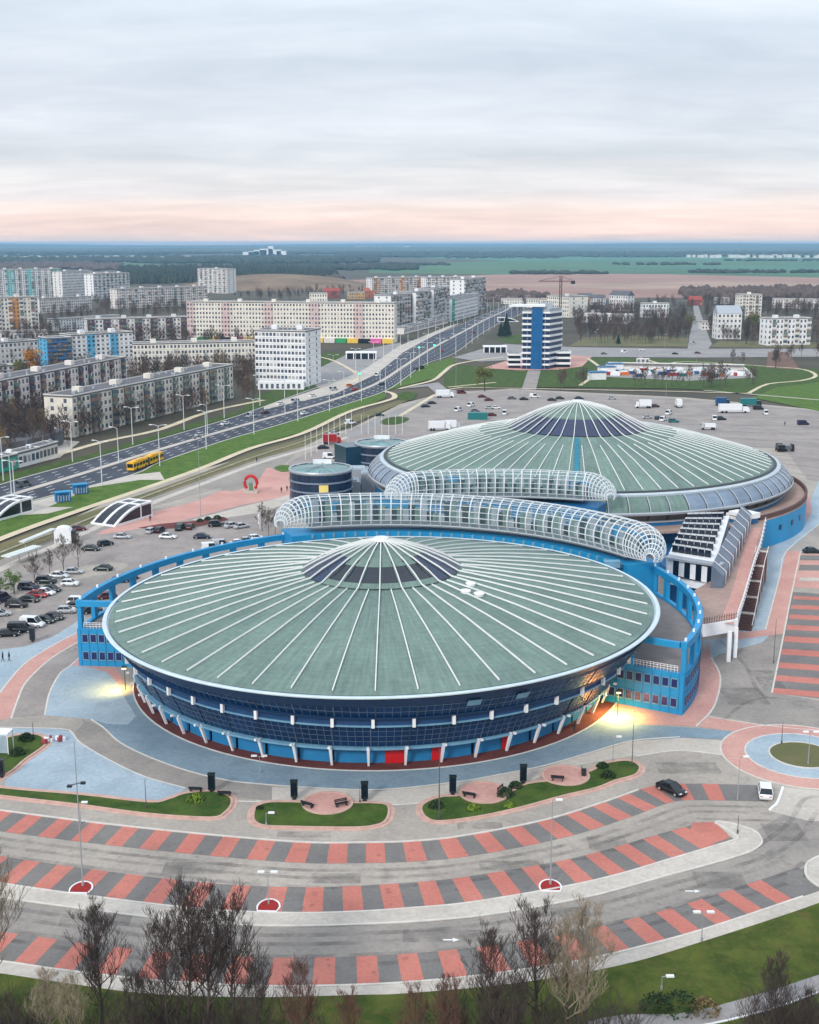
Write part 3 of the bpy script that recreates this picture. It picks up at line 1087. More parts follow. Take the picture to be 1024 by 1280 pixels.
def dashes(b, P, ln, gap, w, z):
    acc = 0.0
    seg = [P[0]]
    on = True
    for i in range(1, len(P)):
        p, q = P[i - 1], P[i]
        d = (q - p).length
        pos = 0.0
        while acc + (d - pos) >= (ln if on else gap):
            pos += (ln if on else gap) - acc
            pt = p.lerp(q, pos / d)
            if on:
                seg.append(pt)
                b.ribbon(seg, -w / 2, w / 2, z)
            seg = [pt]
            on = not on
            acc = 0.0
        acc += d - pos
        if on:
            seg.append(q)


for t in (0.25, 0.5, 0.75):
    dashes(b, lerp_curve(AV_U, AV_M, t), 3, 6, 0.3, 0.012)
    dashes(b, lerp_curve(AV_M, AV_L, t), 3, 6, 0.3, 0.012)
b.build('lane_marking', M_white, kind='stuff')
# grass strip between avenue and footpath, the path, the slope below it
PATH = [(-160, 742), (0, 674), (88, 642), (200, 604), (258, 583), (315, 560), (380, 541), (438, 514), (480, 502), (493, 497), (491, 492), (481, 489)]
b = MB()
b.poly(G([(-160, 700), (0, 640), (29, 629), (164, 594), (200, 578), (280, 551), (356, 529), (420, 509), (478, 490), (484, 496), (470, 503), (438, 512), (380, 539), (315, 558), (258, 581), (200, 602), (88, 640), (0, 672), (-160, 740)], 0.03))
b.build('verge', M_grass2, kind='structure')
sheet('footway', [(10, 645), (29, 630), (75, 618), (164, 594), (200, 590), (206, 600), (175, 600), (110, 610), (88, 622), (60, 634), (92, 634), (60, 642)], M_conclt, 0.05)
line('path', PATH, M_path, 0.06, 2.8, 5)
sheet('slope_verge', [(-160, 752), (0, 680), (88, 648), (200, 610), (258, 589), (315, 566), (380, 547), (445, 518), (500, 500), (520, 496), (470, 518), (430, 534), (380, 558), (320, 575), (180, 626), (90, 664), (0, 700), (-160, 772)], M_grassdry, 0.02)
line('retaining_kerb', [(-160, 764), (0, 692), (90, 658), (180, 622), (320, 571), (380, 552), (430, 530)], mat('weathered_concrete', (150, 142, 120), 0.9, 0.25, 0.3), 0.03, 1.0, 4, h=0.25)
line('footway', [(-160, 800), (0, 712), (70, 682), (180, 633), (250, 606), (320, 580), (380, 562), (440, 545)], M_conclt, 0.03, 2.6, 4)
PATH2 = [(499, 486), (515, 482), (542, 475), (555, 465), (568, 456), (598, 450), (630, 446)]
sheet('verge', [(481, 489), (510, 471), (532, 456), (566, 447), (570, 452), (555, 463), (542, 473), (515, 480), (499, 484)], M_grass2, 0.03)
line('path', PATH2, M_path, 0.06, 2.6, 4)
sheet('side_road', [(430, 545), (480, 520), (520, 503), (545, 492), (535, 483), (505, 486), (520, 482), (548, 478), (560, 487), (580, 488), (560, 494), (500, 520), (440, 548)], M_road, 0.035)
sheet('verge', [(494, 494), (508, 489), (522, 492), (516, 500), (500, 501)], M_grass, 0.04)
sheet('verge', [(476, 526), (492, 521), (512, 523), (500, 530), (480, 531)], M_grass, 0.04, 3)
sheet('footway', [(330, 512), (420, 492), (470, 468), (505, 440), (545, 418), (576, 404), (560, 408), (500, 432), (455, 462), (410, 482), (330, 508)], M_conclt, 0.05)
sheet('verge', [(-160, 650), (0, 595), (120, 566), (250, 527), (330, 506), (383, 487), (383, 489), (300, 518), (200, 548), (100, 577), (0, 605), (-160, 661)], M_grass, 0.03)
line('path', [(-160, 640), (0, 587), (60, 572), (130, 552), (200, 537), (260, 515), (330, 500)], M_path, 0.05, 3.2, 3)
sheet('forecourt', [(0, 585), (0, 560), (60, 548), (100, 552), (75, 572), (40, 580)], M_conclt, 0.01)
# junction and cross street
sheet('cross_street', [(655, 449), (600, 452), (566, 447), (600, 437), (632, 430), (720, 434), (860, 436), (1024, 436), (1400, 440), (1400, 450), (1024, 446), (880, 447), (720, 446)], M_road, 0.04)
sheet('side_road', [(877, 447), (858, 447), (862, 420), (868, 395), (866, 380), (864, 368), (868, 368), (874, 385), (882, 410), (890, 430)], M_road, 0.042)
sheet('side_road', [(380, 470), (395, 462), (440, 440), (500, 428), (506, 436), (459, 461), (400, 486)], M_road, 0.03)
# lawns north of the rear lot
sheet('lawn', [(555, 485), (556, 468), (575, 456), (600, 458), (650, 463), (690, 463), (735, 446), (760, 447), (860, 449), (1024, 462), (1300, 470), (1300, 522), (1024, 500), (860, 486), (720, 484), (640, 484)], M_grass, 0.02)
sheet('lawn', [(940, 497), (970, 484), (1024, 478), (1300, 500), (1300, 540), (1024, 514)], M_grass2, 0.03)
sheet('forecourt', [(604, 460), (636, 450), (715, 444), (740, 446), (728, 458), (700, 462), (650, 463)], M_pink, 0.05)
sheet('footway', [(660, 463), (676, 463), (670, 487), (652, 487)], M_lot, 0.06)
for pts in ([(500, 520), (560, 487), (620, 485), (720, 487), (830, 489), (940, 492)], [(735, 448), (750, 460), (742, 470), (725, 482)], [(935, 492), (960, 480), (1000, 476), (1020, 470), (1005, 462), (960, 458), (860, 452), (830, 455), (800, 447)], [(620, 478), (560, 484)], [(880, 488), (1024, 500)],
            [(395, 445), (420, 452), (448, 470), (430, 482)]):
    line('path', pts, M_path if pts[0][0] != 880 else M_conclt, 0.07, 2.2, 3)
sheet('forecourt', [(958, 460), (960, 440), (985, 440), (1000, 462)], mat('earth_slope', (112, 84, 70), 0.95, 0.2, 0.1), 0.05)
sheet('service_yard', [(735, 470), (755, 458), (935, 461), (945, 472), (860, 476)], M_road, 0.05)
# pink and grey paving round the left towers
sheet('plaza_paving', [(190, 640), (240, 628), (275, 614), (292, 614), (318, 606), (334, 585), (345, 588), (362, 592), (362, 618), (350, 622), (300, 632), (270, 640), (230, 650), (180, 660), (120, 668), (165, 650)], M_pink, 0.016, 3)
sheet('plaza_paving', [(240, 650), (300, 634), (350, 622), (362, 618), (362, 628), (330, 640), (250, 652)], M_conclt, 0.02)
sheet('plaza_paving', [(362, 592), (360, 578), (400, 560), (440, 545), (520, 532), (560, 545), (480, 575), (470, 620), (380, 620)], M_lot, 0.012)
sheet('lawn', [(343, 585), (350, 582), (362, 582), (364, 588), (352, 590)], M_grass2, 0.08, 4)
sheet('flower_bed', [(172, 660), (200, 655), (235, 652), (280, 646), (286, 650), (250, 658), (200, 662)], M_brick, 0.05)
# ------------------------------------------------------------ arenas
M_roofg = roof_mat('roof_membrane_green', (106, 128, 120), (118, 140, 131))
M_roofg2 = roof_mat('roof_membrane_green_pale', (111, 133, 124), (122, 144, 134))
M_rib = mat('roof_rib_white', (222, 224, 222), 0.5, 0.07, 0.6)
M_mull = mat('mullion_grey', (84, 104, 128), 0.5, 0.1, 1)


def sector(b, prof, a0, a1, n=3, mi=0, dz=0.0):
    """surface of revolution piece: prof = [(r, h)...], angles in degrees"""
    vs = []
    for r, h in prof:
        for i in range(n + 1):
            a = R(a0 + (a1 - a0) * i / n)
            vs.append((r * math.cos(a), r * math.sin(a), h + dz))
    fs = []
    for j in range(len(prof) - 1):
        for i in range(n):
            q = j * (n + 1) + i
            fs.append((q, q + n + 1, q + n + 2, q + 1))
    b.add(vs, fs, mi)


def radial_bar(prof, w, t, w2=None):
    """bar running along a radial profile on the +x axis"""
    b = MB()
    vs = []
    n = len(prof)
    for i, (r, h) in enumerate(prof):
        ww = w if w2 is None else w + (w2 - w) * i / (n - 1)
        for y, z in ((-ww / 2, -0.05), (ww / 2, -0.05), (ww / 2 * .8, t), (-ww / 2 * .8, t)):
            vs.append((r, y, h + z))
    fs = []
    for i in range(n - 1):
        for j in range(4):
            a, c = i * 4 + j, i * 4 + (j + 1) % 4
            fs.append((a, c, c + 4, a + 4))
    fs += [(3, 2, 1, 0), tuple((n - 1) * 4 + j for j in range(4))]
    b.add(vs, fs)
    return b


def spin(name, me, parent, angs, label=None, mats=None):
    for i, a in enumerate(angs):
        o = new_obj(name, me, parent, label)
        o.rotation_euler = (0, 0, R(a))
        if mats:
            o.material_slots[0].link = 'OBJECT'
            o.material_slots[0].material = mats[i % len(mats)]


def lerp_prof(prof, r):
    for (a, h), (c, k) in zip(prof, prof[1:]):
        if a <= r <= c:
            return h + (k - h) * (r - a) / (c - a)
    return prof[-1][1]


# ---------- front arena
ar1 = empty('arena', C1, 0, 'round arena nearest the camera with a green ribbed disc roof and dark blue glass drum', 'arena')
NR = 48
outer = [(13.8, 18.9), (20, 18.15), (28, 16.9), (36, 15.4), (42, 14.2), (47.2, 13.15)]
capo = [(0.0, 24.15), (3, 23.5), (6, 22.6), (7.2, 22.15)]
ribp = [(1.2, 24.15), (4, 23.5), (8, 22.15), (11.5, 20.6), (13.9, 19.25), (16, 18.95), (20, 18.3), (28, 17.05), (36, 15.55), (42, 14.35), (46.2, 13.5)]
ribs_ = [(14.2, 19.0), (20, 18.3), (28, 17.05), (36, 15.55), (42, 14.35), (46.2, 13.5)]
rb = MB()
sector(rb, [(47.6, 13.22), (48.15, 13.26), (48.3, 13.16), (48.25, 12.98), (47.5, 12.9), (46.6, 12.7), (46.6, 12.9)], 0, 360, 144)
roof1 = rb.build('roof', mat('roof_edge_pale_blue', (200, 216, 222), 0.45, 0.08, 0.5), ar1)
TILT1 = Matrix.Rotation(R(-0.9), 4, 'Y')
roof1.matrix_local = TILT1
b = MB()
sector(b, [(47.9, 13.0), (47.7, 12.7), (47.15, 11.9), (46.6, 11.2)], 0, 360, 144)
b.build('eaves_band', mat('eaves_navy', (12, 46, 84), .4, .1, .4), roof1)
b = MB()
sector(b, outer, 0, 360 / NR, 3)
me = b.mesh('roof_panel', M_roofg)
spin('roof_panel', me, roof1, [k * 360 / NR + 90 for k in range(NR)], mats=[M_roofg, M_roofg2, M_roofg])
b = MB()
sector(b, capo, 0, 15, 3)
me = b.mesh('cap_panel', M_roofg)
spin('cap_panel', me, roof1, [k * 15 + 90 for k in range(24)])
spin('rib', radial_bar(ribp, 0.19, 0.18).mesh('rib', M_rib), roof1, [k * 15 + 90 for k in range(24)])
spin('rib', radial_bar(ribs_, 0.19, 0.18).mesh('rib', M_rib), roof1, [k * 15 + 97.5 for k in range(24)])
b = MB()
sector(b, [(46.3, 13.62), (47.5, 13.26), (47.5, 13.18)], 0, 360, 144)
b.build('gutter', M_dark, roof1) if False else None
# under the cap: lower roof, upright panes, sloping side glass
b = MB()
sector(b, [(6, 19.7), (13.8, 18.9)], 0, 360, 96)
b.build('inner_roof', M_roofg, roof1)
M_sky1 = mat('skylight_blue_glass', (8, 36, 70), 0.2, 0.3, 0.3, spec=0.5)
front = [k * 15 + 90 for k in range(24) if 222 <= (k * 15 + 90) % 360 <= 305]
side = [k * 15 + 90 for k in range(24) if not 222 <= (k * 15 + 90) % 360 <= 305]
b = MB()
sector(b, [(8.8, 21.45), (10.6, 20.6), (12.6, 19.75)], 0.9, 14.1, 3)
spin('skylight_glass', b.mesh('skylight_glass', M_glass2), roof1, front)
b = MB()
sector(b, [(8.2, 21.75), (8.5, 21.5), (11.0, 20.4), (13.8, 19.15)], 0.0, .9, 1)
sector(b, [(8.2, 21.75), (8.5, 21.5), (11.0, 20.4), (13.8, 19.15)], 14.1, 15, 1)
sector(b, [(12.6, 19.72), (13.9, 19.1)], 0.9, 14.1, 3)
sector(b, [(7.2, 22.16), (8.8, 21.47)], 0.9, 14.1, 3)
spin('skylight_apron', b.mesh('skylight_apron', M_roofg), roof1, front)
b = MB()
sector(b, [(7.2, 22.2), (8.4, 21.72), (11.2, 20.4), (13.7, 19.15)], 0.6, 14.4, 3)
spin('skylight_glass', b.mesh('skylight_glass', M_sky1), roof1, side)
b = MB()
b.add([(1.6 * math.cos(i * .5236), 1.6 * math.sin(i * .5236), 24.1) for i in range(12)] + [(1.3 * math.cos(i * .5236), 1.3 * math.sin(i * .5236), 24.6) for i in range(12)],
      [(i, (i + 1) % 12, 12 + (i + 1) % 12, 12 + i) for i in range(12)] + [tuple(range(12, 24))])
b.build('hub', M_rib, roof1)
# three round vents
for px, py in ((582, 746.5), (599, 748), (588.6, 738.5)):
    p = W(px, py, 17.6) - C1
    r = math.hypot(p.x, p.y)
    z = lerp_prof(outer, r) - 0.1 + p.x * math.sin(R(0.9))
    b = MB()
    pr = [(.8, 0), (.8, .3), (.92, .35), (.88, .5), (.5, .62), (0, .65)]
    for k in range(16):
        pass
    sector(b, pr[::-1], 0, 360, 16)
    o = b.build('roof_vent', M_white, ar1)
    o.location = (p.x, p.y, z)
b = MB()
b.box((0, 0, .5), (3.0, 1.6, 1.1))
b.box((0, 0, 1.1), (3.2, 1.8, .12))
o = b.build('roof_hatch', M_ledge, ar1)
p = W(765, 700, 14.2) - C1
o.location = (p.x, p.y, 12.9)

# facade: 48 bays
AB = 360 / NR


def panel(r0, h0, r1, h1, cols, rows, name, m):
    b = MB()
    e = 0.1
    for c in range(cols):
        for q in range(rows):
            a0 = AB * (c + e * .45) / cols
            a1 = AB * (c + 1 - e * .45) / cols
            t0, t1 = (q + .06) / rows, (q + .94) / rows
            f = lambda t: (r0 + (r1 - r0) * t, h0 + (h1 - h0) * t)
            sector(b, [f(t0), f(t1)], a0, a1, 1)
    return b.mesh(name, m)


def mull(r0, h0, r1, h1, cols, rows, name):
    b = MB()
    for c in range(cols + 1):
        a = R(AB * c / cols)
        w = 0.04 if 0 < c < cols else 0.09
        d = 0.03 if 0 < c < cols else 0.1
        p = [Vector(((rr + d) * math.cos(a), (rr + d) * math.sin(a), hh)) for rr, hh in ((r0, h0), (r1, h1))]
        t = Vector((-math.sin(a), math.cos(a), 0)) * w
        b.quad(p[0] - t, p[1] - t, p[1] + t, p[0] + t)
        nrm = Vector((math.cos(a), math.sin(a), 0)) * d * 1.5
        b.quad(p[0] - t, p[0] - t - nrm, p[1] - t - nrm, p[1] - t)
        b.quad(p[0] + t, p[1] + t, p[1] + t - nrm, p[0] + t - nrm)
    for q in range(1, rows):
        t = q / rows
        rr, hh = r0 + (r1 - r0) * t + .03, h0 + (h1 - h0) * t
        sector(b, [(rr, hh + .03), (rr, hh - .03)], 0, AB, 2)
    return b.mesh(name, M_mull)


wall1 = MB()
sector(wall1, [(46.9, 12.15), (46.85, 12.0), (44.75, 8.9), (43.8, 7.3), (41.7, 3.2), (41.4, 2.8), (39.7, 2.8), (39.6, 0)], 0, 360, 144)
wall1.v = [(v[0] - 1.7 * (1 - min(v[2], 12.0) / 12.0), v[1], v[2]) for v in wall1.v]
w1 = wall1.build('drum_wall', mat('drum_frame_blue', (24, 58, 98), 0.5, 0.15, 0.5), ar1)
angs = [k * AB + 90 for k in range(NR)]
up_names = set()
me_ = panel(47.0, 12.1, 44.95, 9.0, 5, 3, 'glass_panel', M_glass)
up_names.add(me_.name)
spin('glass_panel', me_, w1, angs)
spin('glass_panel', panel(43.9, 7.2, 41.95, 3.3, 5, 4, 'glass_panel', M_glass), w1, angs)
me_ = mull(47.0, 12.1, 44.95, 9.0, 5, 3, 'mullion_grid')
up_names.add(me_.name)
spin('mullion_grid', me_, w1, angs)
spin('mullion_grid', mull(43.9, 7.2, 41.95, 3.3, 5, 4, 'mullion_grid'), w1, angs)
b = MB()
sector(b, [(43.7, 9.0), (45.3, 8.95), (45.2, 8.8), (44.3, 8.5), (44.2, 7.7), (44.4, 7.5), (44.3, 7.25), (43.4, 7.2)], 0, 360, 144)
b.build('upper_ledge', mat('ledge_deep_blue', (30, 66, 108), 0.4, 0.1, 0.5), ar1)  # whole ledge in one deep blue tone
b = MB()
sector(b, [(44.25, 7.55), (44.5, 7.5), (44.45, 7.25), (44.1, 7.2)], 0, 360, 144)
b.build('ledge_rail', M_ledge, ar1)
b = MB()
sector(b, [(41.3, 3.3), (42.4, 3.2), (42.35, 2.85), (41, 2.8)], 0, 360, 144)
b.build('lower_ledge', M_ledge, ar1)
b = MB()
sector(b, [(40.32, 2.78), (40.3, 0.02)], 0.3, AB - 0.3, 3)
me = b.mesh('plinth_panel', mat('plinth_blue', (34, 122, 174), 0.5, 0.1, 0.4))
spin('plinth_panel', me, ar1, angs)
b = MB()
b.box((44.75, 0, 8.15), (0.5, 0.45, 1.6))
spin('console_block', b.mesh('console_block', M_white), ar1, angs)
b = MB()
Mx = Matrix.Shear('XY', 3, (0, 0))
b.add([Vector(v) for v in [(41.15, -.15, 0), (41.5, -.15, 0), (41.5, .15, 0), (41.15, .15, 0), (42.1, -.22, 3.0), (42.6, -.22, 3.0), (42.6, .22, 3.0), (42.1, .22, 3.0)]],
      [(0, 1, 5, 4), (1, 2, 6, 5), (2, 3, 7, 6), (3, 0, 4, 7), (4, 5, 6, 7)])
b.box((42.3, 0, 3.2), (.3, .3, .25))
spin('leg', b.mesh('leg', M_white), ar1, angs)
# doors
b = MB()
sector(b, [(40.55, 2.55), (40.55, 0.05)], 0, 4.6, 3)
sector(b, [(40.2, 2.6), (40.55, 2.55)], 0, 4.6, 3)
md = b.mesh('entrance_door', mat('door_red', (196, 20, 28), 0.45, 0.05, 1))
for px in (511,):
    o = new_obj('entrance_door', md, ar1, 'wide bright red double gate in the plinth')
    o.rotation_euler = (0, 0, R(270 + 3.4))
b = MB()
sector(b, [(40.55, 2.3), (40.55, 0.05)], 0, 2.0, 2)
md = b.mesh('entrance_door', mat('door_red', (0, 0, 0)))
for a in (270 + 13.2, 270 + 29.5):
    o = new_obj('entrance_door', md, ar1)
    o.rotation_euler = (0, 0, R(a))
b = MB()
sector(b, [(47.0, 11.6), (46.2, 10.5)], 0, 2.6, 2)
for a in (270 + 16, 270 + 25.5):
    o = new_obj('air_vent_panel', b.mesh('air_vent_panel', M_ledge) if a < 290 else bpy.data.meshes['air_vent_panel'], ar1)
    o.rotation_euler = (0, 0, R(a))
# small flood lamps on the ledge legs
b = MB()
b.box((43.4, 0, 3.6), (.5, .35, .3))
spin('ledge_lamp', b.mesh('ledge_lamp', M_white), ar1, [a for a in angs if 180 < a % 360 < 360][::1])

# the drum leans: its foot sits a little left of its roof
for o_ in list(ar1.children) + list(w1.children):
    nm_ = o_.name.split('.')[0]
    if nm_ in ('lower_ledge', 'plinth_panel', 'leg', 'entrance_door', 'ledge_lamp'):
        o_.location.x -= 1.4
    elif nm_ in ('upper_ledge', 'ledge_rail', 'console_block'):
        o_.location.x -= 0.6
    elif nm_ in ('glass_panel', 'mullion_grid'):
        o_.location.x -= 0.2 if o_.data.name in up_names else 1.0

# ---------- blue ring building round the back of the front arena
rg = empty('ring_building', C1, 0, 'bright blue curved annex with open colonnade wrapping behind the nearest arena', 'building')


def arc_wall(b, r0, r1, a0, a1, z0, z1, n, mi=0, ends=True):
    pts = [(r1 * math.cos(R(a0 + (a1 - a0) * i / n)), r1 * math.sin(R(a0 + (a1 - a0) * i / n))) for i in range(n + 1)]
    pts += [(r0 * math.cos(R(a1 + (a0 - a1) * i / n)), r0 * math.sin(R(a1 + (a0 - a1) * i / n))) for i in range(n + 1)]
    P = [Vector((x, y, 0)) for x, y in pts]
    m = len(P)
    vs = [Vector((p.x, p.y, z0)) for p in P] + [Vector((p.x, p.y, z1)) for p in P]
    fs = [(i, (i + 1) % m, m + (i + 1) % m, m + i) for i in range(m)]
    k = n + 1
    for i in range(n):
        fs.append((m + i, m + i + 1, m + 2 * k - 2 - i, m + 2 * k - 1 - i))
        fs.append((i + 1, i, 2 * k - 1 - i, 2 * k - 2 - i))
    b.add(vs, fs, mi)


A0R, A1R, A0L, A1L = -29.7, 19.5, 114.0, 175.0
CRW = Vector((-7.4, 218.3, 0)) - C1
CLW = Vector((7.33, 207.05, 0)) - C1

b = MB()
arc_wall(b, 53.2, 61, 27, 113, 0, 13.0, 60)
b.build('gallery_base', M_blue, rg)
WR = {True: 59.7 - .4, False: 67.57 - .4}
for (a0, a1, first) in ((A0R, A1R, True), (A0L, A1L, False)):
    RW = WR[first]
    before = set(rg.children)
    b = MB()
    arc_wall(b, RW - 14, RW - .4, a0 + .1, a1 - .1, 5.9, 6.5, 40)
    b.build('terrace', mat('terrace_grey', (136, 128, 126), 0.9, 0.1, 0.5), rg)
    b = MB()
    arc_wall(b, RW - .4, RW + .4, a0, a1, 0, 7.0, 40)
    # end wall, looks at the camera
    ea = a0 if first else a1
    d = Vector((math.cos(R(ea)), math.sin(R(ea)), 0))
    t = Vector((-d.y, d.x, 0)) * 0.4
    inner = RW - 18.0 if first else RW - 12.0
    p0, p1 = d * inner, d * (RW + .35)
    for z0, z1 in ((0, 6.98),):
        vs = [p0 - t, p1 - t, p1 + t, p0 + t]
        b.add([v + Vector((0, 0, z0)) for v in vs] + [v + Vector((0, 0, z1)) for v in vs],
              [(0, 1, 5, 4), (1, 2, 6, 5), (2, 3, 7, 6), (3, 0, 4, 7), (4, 5, 6, 7)])
    lw = b.build('wall', M_blue, rg)
    b = MB()
    arc_wall(b, RW - .5, RW + .5, a0, a1, 11.0, 12.2, 40)
    # top beam of the end frame
    rin = RW - 9.5
    p0, p1 = d * rin, d * (RW - .6)
    b.add([v + Vector((0, 0, z)) for z in (11.2, 12.19) for v in (p0 - t, p1 - t, p1 + t, p0 + t)],
          [(0, 1, 5, 4), (1, 2, 6, 5), (2, 3, 7, 6), (3, 0, 4, 7), (4, 5, 6, 7), (3, 2, 1, 0)])
    b.build('top_beam', M_blue, rg)
    npost = 8 if first else 10
    b = MB()
    b.box((RW, 0, 9.0), (0.75, 1.3, 4.02))
    me = b.mesh('post', M_blue)
    for i in range(npost + 1):
        a = a0 + (a1 - a0) * i / npost
        a = min(max(a, a0 + .75), a1 - .75)
        o = new_obj('post', me, rg)
        o.rotation_euler = (0, 0, R(a))
    b = MB()
    b.box((0, 0, 9.1), (1.2, .75, 4.22))
    o = b.build('post', M_blue, rg)
    o.location = d * (rin + .6)
    o.rotation_euler = (0, 0, R(ea))
    # terrace railing at the end
    b = MB()
    p0, p1 = d * (rin + 1.2), d * (RW - .8)
    for z in (7.4, 7.8, 8.1):
        b.tube([p0 + Vector((0, 0, z)), p1 + Vector((0, 0, z))], 0.05, 4)
    for i in range(14):
        q = p0.lerp(p1, i / 13)
        b.tube([q + Vector((0, 0, 6.9)), q + Vector((0, 0, 8.1))], 0.05, 4)
    b.build('railing', M_white, rg)
    # cladding joints
    jb = MB()
    na = int((a1 - a0) / 1.55)
    for q in range(na):
        a = a0 + .4 + q * 1.55
        jb.box((RW + .41, 0, 3.5), (.05, .07, 6.8), 0, 0, Matrix.Rotation(R(a), 4, 'Z'))
    for z in (.5, 3.6, 6.7):
        for q in range(na):
            jb.box((RW + .41, 0, z), (.05, 1.6, .08), 0, 0, Matrix.Rotation(R(a0 + 1.2 + q * 1.55), 4, 'Z'))
    for q in range(11):
        p_ = d * (RW - .3 - q * 1.52) + t.normalized() * (-1 if first else 1) * .42
        jb.box(p_ + Vector((0, 0, 3.5)), (.06, .06, 6.8), R(ea))
    jb.build('cladding_joint', mat('joint_blue', (14, 96, 142), .7, .1, 1), rg, kind='stuff')
    # windows
    ww = MB()
    ww.box((0, -.0, 0), (0.95, .12, 1.35))
    mew = ww.mesh('window', mat('window_navy', (30, 36, 92), 0.2, 0.1, 1, spec=.6))
    fr = MB()
    for dx, dz, sx, sz in ((-.55, 0, .12, 1.6), (.55, 0, .12, 1.6), (0, .75, 1.2, .12), (0, -.78, 1.3, .16)):
        fr.box((dx, -.05, dz), (sx, .16, sz))
    mef = fr.mesh('window_frame', M_ledge)
    out = -1 if first else 1
    nW = 11 if first else 6
    for row, z in enumerate((2.0, 5.3)):
        for i in range(nW):
            rr = RW - 1.1 - i * 1.52
            o = new_obj('window', mew, lw)
            o.location = d * rr + t.normalized() * out * 0.44 + Vector((0, 0, z))
            o.rotation_euler = (0, 0, R(ea) + (0 if first else math.pi))
            f = new_obj('window_frame', mef, o)
    # slit windows on the curved wall
    me2 = MB()
    me2.box((RW + .43, 0, 0), (.1, .8, 1.4))
    me2 = me2.mesh('slit_window', mat('window_navy', (0, 0, 0)))
    for z in (2.0, 5.3):
        for i in range(17):
            a = (a0 + 1.2 + i * 1.55) if first else (a1 - 1.2 - i * 1.55)
            o = new_obj('slit_window', me2, lw)
            o.location = (0, 0, z)
            o.rotation_euler = (0, 0, R(a))
    # little white lamps along the top
    b = MB()
    b.box((RW, 0, 12.45), (.35, .35, .5))
    spin('parapet_lamp', b.mesh('parapet_lamp', M_white), rg, [a0 + 1 + (a1 - a0 - 2) * i / 9 for i in range(10)])
    off = CRW if first else CLW
    for o_ in set(rg.children) - before:
        o_.location = o_.location + off

# ---------- glazed tubes
M_tubeglass = mat('gallery_glass', (150, 196, 204), 0.15, 0.0, alpha=0.10, spec=0.5)
M_tubeframe = mat('gallery_frame', (214, 218, 220), 0.45, 0.05, 1)


def make_tube(name, label, c, r, a0, a1, zc, rt, hoops, cat='glass gallery', wallz=None, flo=None):
    root = empty(name, c, 0, label, cat)
    # stations: centre point, outward radial direction (away from the front arena), half angle
    st = []

    def P(a):
        return Vector((r * math.cos(R(a)), r * math.sin(R(a)), 0))
    stepa = (a1 - a0) / hoops
    for i in range(hoops + 1):
        a = a0 + stepa * i
        st.append((P(a), Vector((math.cos(R(a)), math.sin(R(a)), 0))))
    st = [(p_, d_, rt, zc) for p_, d_ in st]
    endn = 8
    for side in (0, 1):
        a = a0 if side == 0 else a1
        rad = Vector((math.cos(R(a)), math.sin(R(a)), 0))
        tan = Vector((-rad.y, rad.x, 0)) * (-1 if side == 0 else 1)
        lst = []
        for k in range(1, endn + 1):
            th = R(84) * k / endn
            turn = Matrix.Rotation(R(62) * (k / endn) * (-1 if side == 0 else 1), 3, 'Z')
            lst.append((P(a) + tan * (rt * 1.75 * math.sin(th)) - rad * (rt * .75 * (1 - math.cos(th))), turn @ rad, rt * (.16 + .84 * math.cos(th)), zc - rt * .42 * (1 - math.cos(th))))
        st = (lst[::-1] + st) if side == 0 else (st + lst)
    secs = []
    N = 14
    for cpt, d, rk, zk in st:
        pts = []
        for j in range(N + 1):
            q = R(-38 + (256) * j / N)
            pts.append(cpt + d * (rk * math.cos(q)) + Vector((0, 0, zk + rk * 1.02 * math.sin(q))))
        secs.append(pts)
    for pts in secs:
        b = MB()
        b.tube(pts, 0.15, 5)
        b.build('hoop', M_tubeframe, root)
    for j in range(0, N + 1):
        b = MB()
        b.tube([s[j] for s in secs], 0.075 if j % 2 else 0.1, 4)
        b.build('purlin', M_tubeframe, root)
    for i in range(len(secs) - 1):
        b = MB()
        vs, fs = [], []
        for j in range(N + 1):
            cc = (st[i][0] + st[i + 1][0]) / 2 + Vector((0, 0, zc))
            vs += [secs[i][j] + (cc - secs[i][j]) * .03, secs[i + 1][j] + (cc - secs[i + 1][j]) * .03]
        for j in range(N):
            fs.append((2 * j, 2 * j + 1, 2 * j + 3, 2 * j + 2))
        b.add(vs, fs)
        b.build('glass_panel', M_tubeglass, root)
    # inside: floor, inner low wall, pieces of dark steelwork
    b = MB()
    arc_wall(b, r - rt * .8, r + rt * .8, a0, a1, zc - rt * .72, zc - rt * .62, 50)
    b.build('gallery_floor', mat('gallery_floor_grey', (120, 128, 132), 0.8, 0.15, 0.5), root)
    b = MB()
    arc_wall(b, r + rt * .45, r + rt * .52, a0, a0 + (a1 - a0) * .14, zc - rt * .6, zc + rt * .35, 12)
    arc_wall(b, r + rt * .45, r + rt * .52, a0 + (a1 - a0) * .72, a1, zc - rt * .6, zc + rt * .45, 12)
    b.build('inner_wall', M_blue, root, label='blue back wall seen through the glass')
    b = MB()
    rr = random.Random(3)
    for i in range(60):
        a = a0 + (a1 - a0) * (i + .5) / 60
        hh = rt * rr.uniform(.35, 1.2)
        p = Vector(((r + rt * .3) * math.cos(R(a)), (r + rt * .3) * math.sin(R(a)), zc - rt * .6 + hh / 2))
        b.box(p, (1.6, .5, hh), R(a) + math.pi / 2, i % 3)
    b.build('fit_out', [M_dark, M_steel, M_roofg], root, kind='stuff')
    return root


make_tube('glass_gallery', 'long white ribbed glass tube arching directly behind the nearest green roof', C1, 57.2, 29, 108, 16.9, 3.9, 34)
# foot of the tube: row of small brackets on the blue base
b = MB()
b.box((53.3, 0, 12.6), (.7, .5, .9))
spin('bracket', b.mesh('bracket', M_ledge), rg, [29 + i * 2.55 for i in range(32)])

C3 = Vector((W(620, 605, 18.5).x, 236, 0))
